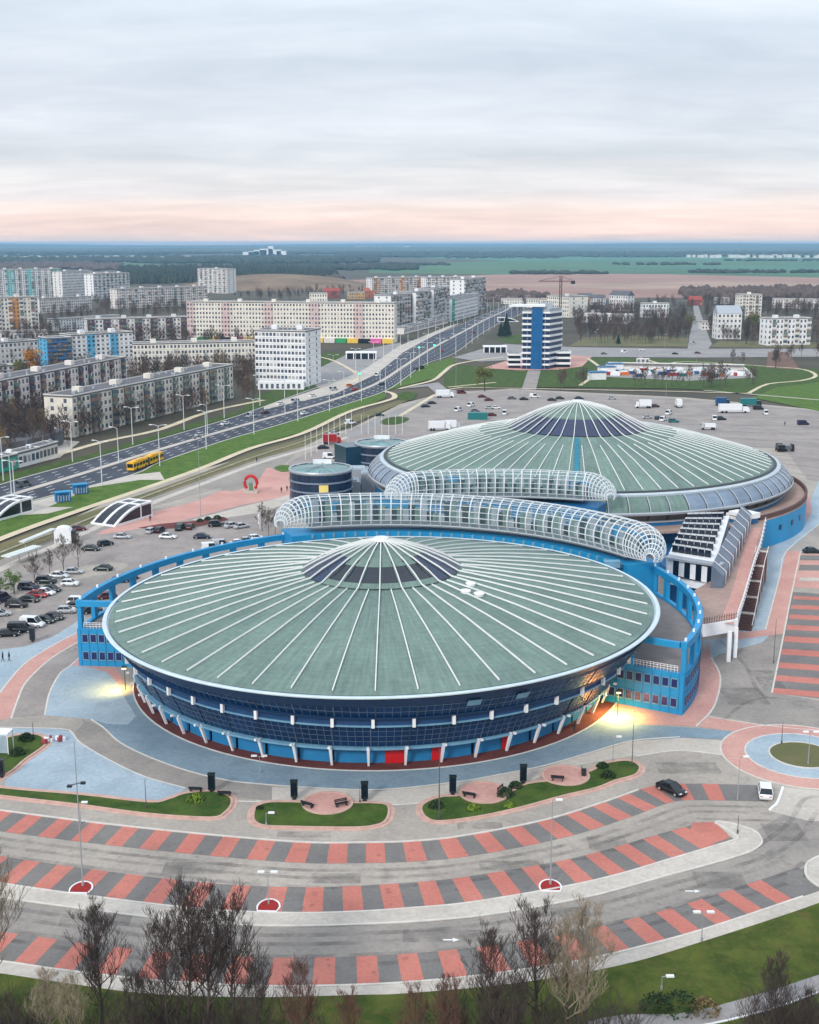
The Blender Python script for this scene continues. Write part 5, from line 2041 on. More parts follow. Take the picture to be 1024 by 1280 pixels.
block('white five storey block at the right edge of the city', (959, 432), (1012, 431), 399, 13, 5, white, balc=(0, 1, 0), huts=2)
block('grey block with bright roof left of the white block at the right edge', (896, 424), (926, 424), 392, 16, 5, greyw, gable=True, roofm=M_steel, name='house', cat='house')
block('low industrial hall with pale roof band behind the bare trees', (726, 403), (783, 405), 393, 20, 1, greyw, roofm=M_fr, huts=0, name='industrial_hall', cat='building')
block('small white workshop next to the industrial hall', (735, 396), (757, 396), 389, 10, 1, white, huts=0, name='workshop', cat='building')
block('pale block at the far right behind the brown wood', (965, 385), (1024, 386), 374, 12, 3, pinkb, huts=0)
for i, (x, y, w_, hp, c_, lb) in enumerate((
        (415, 372, 20, 364, ('shed_red', (150, 66, 54), .7, .15, .3), 'shed with a bright red roof above the long beige block'),
        (445, 374, 22, 366, ('shed_yellow', (188, 152, 96), .7, .1, .3), 'yellow shed beside the red roofed shed'),
        (462, 372, 14, 364, ('shed_orange', (164, 94, 66), .7, .1, .3), 'orange roofed shed right of the yellow shed'),
        (398, 378, 22, 367, beige, 'beige hall left of the red roofed shed'),
        (732, 378, 18, 371, orange, 'small ochre house behind the office block'),
        (748, 381, 18, 373, white, 'small white house right of the ochre house'),
        (720, 386, 16, 379, cream, 'small cream house next to the office block'),
        (870, 382, 16, 375, ('shed_red', (0, 0, 0)), 'small red roofed house at the top of the side street'),
        (905, 380, 20, 373, greyw, 'small grey house between bare trees right of the side street'),
        (640, 380, 26, 374, cream, 'low cream hall at the far end of the avenue'),
        (885, 412, 16, 403, pinkb, 'small pink house by the side street'))):
    block(lb, (x - w_ / 2, y), (x + w_ / 2, y), hp, 12, 2, c_, gable=(i in (0, 2, 4, 5, 7)), roofm=mat(*c_) if i in (0, 2, 7) else None, huts=0, name='shed' if i < 4 else 'house', cat='shed' if i < 4 else 'house', endwin=False)

# far away white town on the horizon
b = MB()
rr = random.Random(4)
for px, w_, h_ in ((312, 80, 4), (318, 70, 8), (326, 80, 16), (333, 80, 24), (339, 30, 40), (345, 70, 18), (352, 60, 10)):
    p = W(px, 318.5)
    b.box((p.x, p.y, 7 + h_ / 2), (w_, 40, h_ + 14))
b.build('distant_factory', M_white, label='distant white factory silos on the horizon', cat='factory')
for k, (lb, x0, x1, row) in enumerate((('distant pale town strung along the horizon on the right', 745, 915, 309.6), ('distant pale suburb on the horizon near the middle', 400, 560, 311), ('scattered distant houses beyond the conifer wood at left', 0, 240, 324), ('scattered distant houses beyond the green field at right', 860, 1050, 322))):
    b = MB()
    for i in range(46):
        px = x0 + (x1 - x0) * rr.random()
        p = W(px, row + rr.uniform(-.6, .6))
        s = p.y / 1540
        b.box((p.x, p.y, s * 1.0), (s * rr.uniform(2, 6), 30, s * rr.uniform(1.0, 3.4) + 10))
    b.build('distant_houses', M_white if k < 2 else M_fr, kind='stuff', label=lb)

# ------------------------------------------------------------ blue and white office tower
A = W(653, 461)
B = W(684, 463)
h = htop(A, 389)
t = B - A
sc = t.length
rz = math.atan2(t.y, t.x)
ot = empty('office_tower', A, 0, 'tall blue and white striped office tower with an overhanging white roof slab', 'tower')
sw = 12.0
side = Vector((sw * .8, sw * 1.5, 0))
bx = [Vector((0, 0, 0)), Vector((sc * .92, -2, 0)), Vector((sc * .92, -2, 0)) + side, side + Vector((-2, 0, 0))]
b = MB()
b.prism(bx, 0, h)
b.build('wall', mat('tower_band_glass', (26, 52, 92), .2, .2, .3, spec=.5), ot)
n = 10
fh = h / n
cmid = (bx[0] + bx[2]) / 2
cmid.z = 0


def ex(p, k):
    d = (p - cmid)
    d.z = 0
    return p + d.normalized() * k


for i in range(n):
    b = MB()
    b.prism([ex(p, .9) for p in bx], fh * (i + .62), fh * (i + 1) - .1)
    b.build('floor_band', M_white, ot)
    b = MB()
    for u in (0.16, .84):
        p = bx[0].lerp(bx[1], u)
        b.box(p + Vector((0, -.3, fh * (i + .25))), (.12, .2, fh * .48))
    b.build('window_post', M_white, ot, kind='stuff')
p0, p1 = bx[0].lerp(bx[1], .36), bx[0].lerp(bx[1], .68)
for i in range(n + 1):
    b = MB()
    z0, z1 = fh * i + .06, min(fh * (i + 1) - .06, h + 1)
    if i == n:
        z0, z1 = h + .02, h + 2.6
    y = Vector((0, -2.0, 0))
    for q in range(3):
        a, c = p0.lerp(p1, (q + .04) / 3) + y, p0.lerp(p1, (q + .96) / 3) + y
        b.quad(a + Vector((0, 0, z0)), c + Vector((0, 0, z0)), c + Vector((0, 0, z1)), a + Vector((0, 0, z1)))
    b.build('blue_glass', mat('tower_blue_glass', (18, 92, 148), 0.2, 0.15, 0.3, spec=.5), ot)
b = MB()
b.prism([p0 + Vector((-.3, -1.9, 0)), p1 + Vector((.3, -1.9, 0)), p1 + Vector((.3, 2, 0)), p0 + Vector((-.3, 2, 0))], 0, h + 2.7)
b.build('blue_shaft', M_blue2, ot)
for p in (p0 + Vector((-.7, 0, 0)), p1 + Vector((.7, 0, 0))):
    b = MB()
    b.box(p + Vector((.2 if p.x < sc / 2 else -.2, -1.2, h / 2)), (.5, 2.0, h))
    b.build('corner_pier', M_blue2, ot)
b = MB()
q = [Vector((-9, -3, 0)), Vector((sc * .75, -4, 0)), Vector((sc * .8, 8, 0)), Vector((-5, 8, 0))]
b.prism(q, h + 2.75, h + 3.9)
b.add([v + Vector((0, 0, h + 2.74)) for v in q], [(3, 2, 1, 0)])
b.build('roof_slab', M_white, ot)
b = MB()
b.prism([ex(p, -.5) for p in bx], h, h + 1.6)
b.box(cmid + Vector((2, 3, h + 3)), (8, 8, 3))
b.build('roof_plant', M_steel, ot)
for (dx, dy, wx, dd, hh) in ((-4.5, 4, 7, 8, 9), (sc + 6.5, 9, 13, 10, 10)):
    b = MB()
    b.box((dx + 0, dy + dd / 2, hh / 2), (wx, dd, hh))
    w_ = b.build('podium', M_glass2, ot)
    for i in range(3):
        b = MB()
        b.box((dx, dy + dd / 2, hh * (i + .75) / 3), (wx + 1.2, dd + 1.2, hh / 3 * .4))
        b.build('podium_band', M_white, w_)
FOOT.append((A.copy(), t.normalized(), 30, 30))

# crane behind
c0 = W(700, 400)
cr_ = empty('tower_crane', c0, 0, 'dark red tower crane rising behind the blue and white tower', 'crane')
ch = htop(c0, 345)
b = MB()
for sx in (-1, 1):
    for sy in (-1, 1):
        b.tube([(sx, sy, 0), (sx, sy, ch)], .35, 4)
for i in range(int(ch / 3)):
    s = 1 if i % 2 else -1
    b.tube([(-s, -1, i * 3), (s, -1, i * 3 + 3)], .25, 3)
b.build('mast', mat('crane_red', (88, 34, 34), .6, .1, 1), cr_)
b = MB()
b.tube([(-22, 0, ch - 5), (14, 0, ch - 5)], .5, 4)
b.tube([(-22, 0, ch - 5), (0, 0, ch)], .2, 3)
b.tube([(14, 0, ch - 5), (0, 0, ch)], .2, 3)
b.build('jib', mat('crane_red', (0, 0, 0)), cr_)
b = MB()
b.box((12, 0, ch - 6.5), (4, 2, 2.5))
b.build('counterweight', M_dark, cr_)

# ------------------------------------------------------------ trees


def grow(b, p, d, ln, rad, depth, rr, spread, ns, minr, up=0.25, kids=(3, 5)):
    segs = 4 if depth > 2 else 3
    pts = [p.copy()]
    rads = [rad]
    dd = d.copy()
    q = p.copy()
    for i in range(segs):
        dd = (dd + Vector((rr.uniform(-.16, .16), rr.uniform(-.16, .16), rr.uniform(-.05, .1) + up * .18))).normalized()
        q = q + dd * ln / segs
        pts.append(q.copy())
        rads.append(max(minr, rad * (1 - .72 * (i + 1) / segs)))
    b.tube(pts, rads, ns if depth > 1 else 3, cap=False)
    if depth <= 0:
        return
    nk = rr.randint(*kids)
    for k in range(nk):
        t = rr.uniform(.28, 1.0)
        i = min(segs - 1, int(t * segs))
        f = t * segs - i
        pp = pts[i].lerp(pts[i + 1], f)
        ax = Vector((rr.uniform(-1, 1), rr.uniform(-1, 1), rr.uniform(-.1, .3))).normalized()
        nd = (dd * (1 - spread * .5) + ax * spread + Vector((0, 0, up))).normalized()
        grow(b, pp, nd, ln * rr.uniform(.5, .72), max(minr, rads[i] * .6), depth - 1, rr, spread, ns, minr, up, kids)


def make_tree_mesh(h, seed, depth, nb, minr, spread=.75, base=.22, trunk_r=.014, up=.3, kids=(3, 5), ln=.34):
    rr = random.Random(seed)
    tb, cb = MB(), MB()
    pts = []
    x = y = 0.0
    for i in range(9):
        z = h * .92 * i / 8
        pts.append(Vector((x, y, z)))
        x += rr.uniform(-.012, .012) * h
        y += rr.uniform(-.012, .012) * h
    r0 = h * trunk_r
    rads = [max(minr, r0 * (1 - .93 * i / 8)) for i in range(9)]
    tb.tube(pts, rads, 7, cap=False)
    for k in range(nb):
        t = base + (1 - base) * (k + rr.random()) / nb
        i = min(7, int(t * 8))
        pp = pts[i].lerp(pts[i + 1], t * 8 - i)
        a = k * 2.4 + rr.uniform(-.5, .5)
        el = R(rr.uniform(28, 62))
        d = Vector((math.cos(a) * math.cos(el), math.sin(a) * math.cos(el), math.sin(el)))
        grow(cb, pp, d, h * ln * (1.08 - .62 * t), rads[i] * .55, depth, rr, spread, 4, minr, up, kids)
    return tb, cb


def bare_tree_variants(tag, n, h, depth, nb, minr, tm, cm, **k):
    out = []
    for s in range(n):
        tb, cb = make_tree_mesh(h, 100 + s * 13 + len(tag), depth, nb, minr, **k)
        out.append((tb.mesh(tag + '_trunk', tm), cb.mesh(tag + '_crown', cm)))
    return out


def place_tree(v, p, s, rz, name, label, group=None, cm=None, parts=True):
    root = empty(name, p, rz, label, 'tree', group)
    root.scale = (s, s, s)
    new_obj('trunk', v[0], root)
    c = new_obj('crown', v[1], root)
    if cm:
        c.material_slots[0].link = 'OBJECT'
        c.material_slots[0].material = cm
    return root


big = bare_tree_variants('bare_tree', 5, 16, 3, 27, .014, M_bark, M_twig, up=.42, kids=(3, 6), spread=.62, ln=.28)
M_twigred = mat('twigs_reddish', (112, 78, 68), 0.95, 0.2, 0.6)
FT = [(128, 1292, 1135, 0, 'bare dark tree at lower left standing in front of the red bays', None, 'bare_tree'),
      (236, 1300, 1108, 1, 'tallest dark bare tree of the lower left clump', None, 'bare_tree'),
      (262, 1306, 1120, 2, 'bare tree between the two tallest trees of the lower left clump', None, 'bare_tree'),
      (292, 1300, 1126, 3, 'bare tree on the right side of the lower left clump', None, 'bare_tree'),
      (212, 1310, 1150, 3, 'bare tree on the left side of the lower left clump', None, 'bare_tree'),
      (322, 1316, 1196, 1, 'short spreading bare tree right of the lower left clump', None, 'bare_tree'),
      (375, 1325, 1205, 0, 'low reddish bare tree between the two bottom clumps', M_twigred, 'bare_tree'),
      (-14, 1262, 1040, 2, 'pale bare tree cut off by the left edge of the photo', M_twigpale, 'bare_tree'),
      (-30, 1300, 1120, 0, 'lower pale bare tree at the left edge', M_twigpale, 'bare_tree'),
      (60, 1312, 1215, 1, 'small pale birch-like tree at the lower left lawn', M_twigpale, 'bare_tree'),
      (90, 1318, 1222, 3, 'second small pale birch-like tree right of the first one', M_twigpale, 'bare_tree'),
      (612, 1308, 1165, 0, 'leftmost dark bare tree of the bottom centre clump', None, 'bare_tree'),
      (672, 1300, 1136, 1, 'tallest dark bare tree of the bottom centre clump', None, 'bare_tree'),
      (706, 1304, 1150, 2, 'pale bare tree behind the tallest one of the bottom centre clump', M_twigpale, 'bare_tree'),
      (733, 1300, 1138, 3, 'pale upright bare tree on the right of the bottom centre clump', M_twigpale, 'bare_tree'),
      (560, 1325, 1220, 2, 'low reddish bare tree left of the bottom centre clump', M_twigred, 'bare_tree'),
      (520, 1330, 1235, 3, 'lowest reddish bare tree near the bottom middle', M_twigred, 'bare_tree'),
      (640, 1330, 1215, 2, 'short bare tree at the foot of the bottom centre clump', None, 'bare_tree'),
      (966, 1318, 1200, 1, 'dark bare tree at the lower right corner by the path', None, 'bare_tree'),
      (1005, 1335, 1240, 0, 'small dark bare tree in the lower right corner', None, 'bare_tree'),
      (440, 1330, 1240, 1, 'small reddish bare tree at the bottom edge left of the middle', M_twigred, 'bare_tree'),
      (170, 1325, 1215, 2, 'short bare tree at the foot of the lower left clump', None, 'bare_tree')]
for x, y, top, v, lb, cm, nm in FT:
    p = W(x, y)
    hh = htop(p, top)
    place_tree(big[v], p, hh / 16.6, v * 1.7 + x, nm, lb, cm=cm)
# undergrowth along the bottom edge
b = MB()
rr = random.Random(21)
for i in range(520):
    cl = rr.choice(((90, 420), (150, 330), (520, 800), (560, 760), (930, 1024), (-40, 60)))
    px = rr.uniform(*cl)
    p = W(px, rr.uniform(1282, 1345))
    for k in range(3):
        d = Vector((rr.uniform(-.6, .6), rr.uniform(-.6, .6), 1)).normalized()
        grow(b, p + Vector((rr.uniform(-.6, .6), rr.uniform(-.6, .6), 0)), d, rr.uniform(1.6, 3.6), .035, 2, rr, .7, 3, .012, .3, (2, 4))
b.build('undergrowth', M_twig, kind='stuff', label='tangled leafless undergrowth along the bottom edge')

# mid distance trees
M_leafol = mat('foliage_olive', (104, 108, 52), 0.9, 0.3, 0.5)
M_leafor = mat('foliage_orange', (176, 122, 44), 0.9, 0.25, 0.5)
M_leafgr = mat('foliage_green', (92, 118, 56), 0.9, 0.25, 0.5)
M_conif = mat('foliage_conifer', (26, 52, 44), 0.95, 0.3, 0.6)
mid = bare_tree_variants('bare_tree', 5, 10, 2, 15, .05, M_bark, M_twig, up=.3, kids=(3, 4), spread=.75)
M_tw2 = mat('twigs_grey_brown', (84, 72, 62), 0.95, 0.25, 0.3)
M_tw3 = mat('twigs_plum', (96, 76, 68), 0.95, 0.25, 0.3)
M_tw4 = mat('twigs_ochre', (132, 106, 70), 0.95, 0.25, 0.3)
M_tw5 = mat('twigs_dark', (70, 62, 60), 0.95, 0.25, 0.3)


def leaf_crown(h, r, n, seed, s, conif=False):
    rr = random.Random(seed)
    b = MB()
    cl = [(Vector((rr.uniform(-.6, .6) * r, rr.uniform(-.6, .6) * r, h * rr.uniform(.35, .88))), r * rr.uniform(.3, .55)) for _ in range(11)]
    for i in range(n):
        if conif:
            z = rr.random() ** 1.3
            a = rr.uniform(0, 6.28)
            q = r * (1 - z) * rr.uniform(.55, 1.05) * (1 + .15 * math.sin(5 * a))
            p = Vector((q * math.cos(a), q * math.sin(a), h * (.06 + .94 * z)))
        else:
            c, cr2 = rr.choice(cl)
            d = Vector((rr.gauss(0, 1), rr.gauss(0, 1), rr.gauss(0, 1))).normalized()
            p = c + d * cr2 * rr.uniform(.55, 1.1)
        u = Vector((rr.gauss(0, 1), rr.gauss(0, 1), rr.gauss(0, 1))).normalized() * s * rr.uniform(.6, 1.3)
        w = u.cross(Vector((rr.gauss(0, 1), rr.gauss(0, 1), rr.gauss(0, 1)))).normalized() * s * rr.uniform(.5, 1)
        b.quad(p - u, p - w * .7, p + u, p + w)
    return b


tb = MB()
tb.tube([(0, 0, 0), (.1, 0, 3), (-.1, .1, 6), (0, 0, 8)], [.25, .2, .13, .05], 6)
for k in range(7):
    a = k * .9
    tb.tube([(0, 0, 2.5 + k * .6), (math.cos(a) * 2, math.sin(a) * 2, 5 + k * .5)], [.1, .04], 4)
tmesh = tb.mesh('leafy_trunk', M_bark)
leafy = [(tmesh, leaf_crown(9.5, 3.4, 900, s, .3).mesh('leafy_crown', M_leafol)) for s in (1, 2, 3)]
conf = (tmesh, leaf_crown(12, 2.9, 1500, 5, .4, True).mesh('conifer_crown', M_conif))


def blocked(p):
    for A_, t_, ln_, dp in FOOT:
        d = p - A_
        u = d.x * t_.x + d.y * t_.y
        v = -d.x * t_.y + d.y * t_.x
        if -3 < u < ln_ + 3 and -3 < v < dp + 3:
            return True
    return False


ZONES = [
    ([(0, 575), (0, 528), (78, 510), (90, 550), (292, 502), (318, 486), (322, 500), (200, 530), (75, 562)], 34, 9, 13, (M_twig, M_tw2, M_tw4, None), 'leafless tree between the avenue and the nearest panel block', 'trees along the left of the avenue'),
    ([(0, 512), (0, 478), (60, 470), (170, 462), (230, 466), (160, 486), (90, 500)], 16, 8, 12, (M_tw5, M_tw2), 'dark leafless tree between the two long panel blocks', 'trees between the panel blocks'),
    ([(165, 485), (180, 463), (320, 462), (318, 480), (290, 495), (290, 470)], 22, 8, 12, (M_tw5, M_tw3, M_tw4), 'leafless tree in the yard below the long cream block', 'trees below the long cream block'),
    ([(50, 425), (60, 380), (145, 376), (240, 386), (234, 400), (160, 400), (110, 400), (100, 425), (240, 432), (232, 424)], 40, 9, 13, (M_tw2, M_tw3, M_tw5), 'brown leafless tree among the far left apartment blocks', 'trees among the far left blocks'),
    ([(240, 430), (320, 430), (320, 445), (180, 432)], 8, 8, 11, (M_tw5, M_tw2), 'leafless tree behind the long cream block', 'trees behind the long cream block'),
    ([(0, 428), (60, 430), (62, 470), (0, 455)], 8, 8, 12, (M_tw5, M_tw2), 'dark leafless tree left of the blue and white block', 'trees left of the blue and white block'),
    ([(712, 392), (760, 390), (860, 392), (862, 428), (800, 430), (725, 428)], 52, 10, 14, (M_tw2, M_tw3, M_tw5, M_twig), 'brown leafless tree in the grove north of the cross street', 'trees in the grove north of the cross street'),
    ([(878, 385), (1050, 378), (1050, 396), (955, 398), (955, 432), (890, 430)], 44, 10, 14, (M_tw2, M_tw3, M_tw5), 'brown leafless tree in the wood right of the side street', 'trees right of the side street'),
    ([(790, 480), (870, 480), (900, 476), (950, 474), (950, 484), (800, 488)], 22, 8, 11, (M_tw3, M_tw2), 'leafless tree in front of the colourful service yard', 'trees in front of the service yard'),
    ([(690, 478), (735, 474), (735, 486), (690, 488)], 8, 7, 9, (M_tw3, M_tw2), 'leafless tree below the blue and white tower', 'trees below the tower'),
    ([(900, 445), (1050, 446), (1050, 470), (1010, 462), (900, 458)], 12, 8, 12, (M_tw2, M_twig), 'leafless tree on the lawn at the far right', 'trees on the far right lawn'),
    ([(290, 372), (460, 362), (465, 374), (300, 377)], 26, 8, 11, (M_tw5, M_tw3), 'leafless tree behind the long beige block', 'trees behind the long beige block'),
    ([(620, 384), (690, 384), (690, 392), (650, 396)], 8, 8, 10, (M_tw2, M_tw3), 'leafless tree near the far end of the avenue', 'trees near the far end of the avenue'),
]
rr = random.Random(77)
for poly, n, h0, h1, cms, lb, gr in ZONES:
    xs, ys = [p[0] for p in poly], [p[1] for p in poly]
    c = tr2 = 0
    while c < n and tr2 < n * 60:
        tr2 += 1
        px, py = rr.uniform(min(xs), max(xs)), rr.uniform(min(ys), max(ys))
        if not inpoly((px, py), poly):
            continue
        p = W(px, py)
        if blocked(p):
            continue
        place_tree(mid[rr.randrange(5)], p, rr.uniform(h0, h1) / 10, rr.uniform(0, 6.28), 'bare_tree', lb, gr, rr.choice(cms))
        c += 1
lite = []
for s in range(4):
    tb_, cb_ = make_tree_mesh(10, 300 + s, 1, 15, .05, up=.3, kids=(5, 7), spread=.8)
    lite.append((tb_, cb_))
THK = [([(0, 575), (0, 528), (78, 510), (90, 550), (292, 502), (318, 486), (322, 500), (200, 530), (75, 562)], 70), ([(0, 512), (0, 478), (60, 470), (170, 462), (230, 466), (160, 486), (90, 500)], 50),
       ([(165, 485), (180, 463), (320, 462), (318, 480), (290, 495), (290, 470)], 60), ([(0, 430), (60, 380), (150, 376), (236, 386), (234, 400), (160, 400), (110, 400), (100, 425), (240, 432), (232, 424)], 170),
       ([(712, 392), (760, 390), (860, 392), (862, 428), (800, 430), (725, 428)], 290), ([(878, 376), (1060, 374), (1060, 398), (955, 400), (955, 432), (890, 430)], 300), ([(1012, 400), (1060, 400), (1060, 436), (1012, 434)], 30),
       ([(712, 385), (870, 380), (865, 392), (720, 392)], 60), ([(0, 428), (60, 430), (62, 470), (0, 455)], 26), ([(240, 428), (320, 430), (320, 445), (180, 432)], 30), ([(290, 372), (460, 362), (465, 374), (300, 377)], 60)]
rr = random.Random(5)
for poly, n in THK:
    tkb = MB()
    xs, ys = [p[0] for p in poly], [p[1] for p in poly]
    c = tr2 = 0
    while c < n and tr2 < n * 60:
        tr2 += 1
        px, py = rr.uniform(min(xs), max(xs)), rr.uniform(min(ys), max(ys))
        if not inpoly((px, py), poly):
            continue
        p = W(px, py)
        if blocked(p):
            continue
        tb_, cb_ = rr.choice(lite)
        a, s = rr.uniform(0, 6.28), rr.uniform(.85, 1.4)
        ca, sa = math.cos(a) * s, math.sin(a) * s
        mi_ = rr.choice((0, 0, 1, 2))
        for q in (tb_, cb_):
            tkb.add([(p.x + v[0] * ca - v[1] * sa, p.y + v[0] * sa + v[1] * ca, v[2] * s) for v in q.v], q.f, mi_)
        c += 1
    tkb.build('bare_thicket', [M_tw2, M_tw3, M_tw5], kind='stuff')
for x, y, top, v, cm, lb in [
        (40, 474, 434, 0, M_leafor, 'round orange autumn tree beside the blue and white block'),
        (26, 478, 446, 1, M_leafol, 'olive tree left of the round orange tree'),
        (606, 489, 452, 1, M_leafol, 'olive green tree alone on the lawn left of the tower'),
        (18, 742, 712, 2, M_leafgr, 'fresh green tree with pale trunk at the left edge of the car park'),
        (0, 748, 716, 0, M_leafgr, 'green tree cut by the left edge of the car park'),
        (862, 415, 392, 0, M_leafol, 'olive tree at the corner of the side street'),
        (940, 415, 388, 1, M_leafol, 'olive brown tree below the tall cream tower block'),
        (62, 500, 478, 2, M_leafol, 'olive leafed tree between the panel blocks')]:
    p = W(x, y)
    place_tree(leafy[v], p, htop(p, top) / 9.6, x, 'leafy_tree', lb, cm=cm)
for x, y, top, lb in [(633, 421, 392, 'tall dark conifer left of the blue and white tower'), (626, 421, 402, 'smaller dark conifer beside the tall one'), (773, 430, 417, 'round dark conifer by the cross street')]:
    p = W(x, y)
    place_tree(conf, p, htop(p, top) / 12, x, 'conifer_tree', lb)
lot = bare_tree_variants('bare_tree', 2, 8, 3, 14, .02, M_bark, M_tw2, up=.3, kids=(3, 4), spread=.8)
for x, y, top, v, lb in [(80, 716, 672, 0, 'widest bare tree standing in the left car park'), (98, 709, 668, 1, 'slender bare tree right of the widest one in the left car park'), (62, 722, 690, 1, 'small bare tree left of the widest one in the left car park'),
                         (44, 735, 696, 0, 'bare tree behind the dark blue car'), (336, 672, 638, 0, 'bare tree beside the left end of the ribbed tube'), (328, 664, 632, 1, 'bare tree with a white banner below the round glass tower'), (344, 668, 640, 1, 'bare tree touching the ribbed tube at its left end')]:
    p = W(x, y)
    place_tree(lot[v], p, htop(p, top) / 8.2, x, 'bare_tree', lb)
# shrubs


def shrub(px, py, w, h, m, label, seed):
    p = W(px, py)
    rr = random.Random(seed)
    b = MB()
    for i in range(260):
        a, el = rr.uniform(0, 6.28), rr.uniform(0, 1.5)
        q = rr.uniform(.7, 1.05)
        c = Vector((math.cos(a) * math.cos(el) * w / 2 * q, math.sin(a) * math.cos(el) * w / 2 * q * .8, math.sin(el) * h * q + .1))
        u = Vector((rr.gauss(0, 1), rr.gauss(0, 1), rr.gauss(0, 1))).normalized() * .16
        v = u.cross(Vector((rr.gauss(0, 1), rr.gauss(0, 1), rr.gauss(0, 1)))).normalized() * .15
        b.quad(c - u, c - v, c + u, c + v)
    o = b.build('shrub', m, label=label, cat='shrub')
    o.location = p
    return o


M_dg = mat('shrub_dark_green', (40, 62, 30), 0.95, 0.3, 0.8)
M_lg = mat('shrub_lime', (104, 128, 40), 0.95, 0.25, 0.8)
shrub(820, 1262, 3.4, 1.6, M_dg, 'dark green bush on the lower lawn, left part', 1)
shrub(848, 1264, 4.4, 2.0, M_dg, 'wide dark green bush in the middle of the lower lawn', 2)
shrub(880, 1266, 3.2, 1.5, mat('shrub_brown', (112, 96, 62), .95, .3, .8), 'brownish bush right of the dark green bushes', 3)
for i, (x, y, w_, m, lb) in enumerate([(632, 996, 2.6, M_dg, 'dark green shrub between the two round seats on the long island'), (645, 985, 2.0, M_dg, 'smaller dark shrub near the black pillar on the long island'), (637, 1009, 1.6, M_lg, 'lime green shrub on the long island'),
                                       (592, 1013, 1.8, M_lg, 'flat lime shrub left part of the long island'), (753, 960, 1.8, M_dg, 'dark shrub at the far end of the long island'), (760, 972, 2.2, M_dg, 'dark shrub right of the last round seat'),
                                       (33, 926, 2.6, M_dg, 'dark shrub on the lawn at left edge, upper one'), (22, 944, 2.6, M_dg, 'dark shrub on the lawn at left edge, lower one'), (244, 1002, 2.4, M_lg, 'lime patch shrub on the long left island'),
                                       (325, 1012, 1.0, M_dg, 'little dark shrub at the left tip of the middle island'), (545, 1010, 2.2, M_dg, 'dark shrub at the left tip of the long island'), (272, 649, 2.4, M_dg, 'dark shrub in the bed beside the light mast'), (260, 650, 2, M_dg, 'small dark shrub left in the bed beside the light mast'), (250, 652, 1.8, M_dg, 'dark shrub at the foot of the light mast')]):
    shrub(x, y, w_, w_ * .42, m, lb, 10 + i)
# ------------------------------------------------------------ vehicles


def paint(name, c):
    return mat('paint_' + name, c, 0.28, 0, spec=0.5)


PAINT = {'white': paint('white', (226, 228, 230)), 'silver': paint('silver', (176, 180, 184)), 'black': paint('black', (24, 26, 30)), 'navy': paint('navy', (24, 34, 60)),
         'darkgreen': paint('darkgreen', (22, 42, 42)), 'red': paint('red', (158, 28, 34)), 'darkred': paint('darkred', (92, 26, 32)), 'grey': paint('grey', (92, 96, 102)),
         'brown': paint('brown', (74, 44, 40)), 'teal': paint('teal', (30, 112, 112)), 'yellow': paint('yellow', (236, 178, 30)), 'blue': paint('blue', (22, 70, 116)), 'orange': paint('orange', (212, 108, 40))}


def loft(b, secs, mi=0):
    """secs: list of rings (same count)"""
    n = len(secs[0])
    vs = [v for s in secs for v in s]
    fs = []
    for i in range(len(secs) - 1):
        for j in range(n):
            k = (j + 1) % n
            fs.append((i * n + j, i * n + k, (i + 1) * n + k, (i + 1) * n + j))
    fs.append(tuple(range(n))[::-1])
    fs.append(tuple((len(secs) - 1) * n + j for j in range(n)))
    b.add(vs, fs, mi)


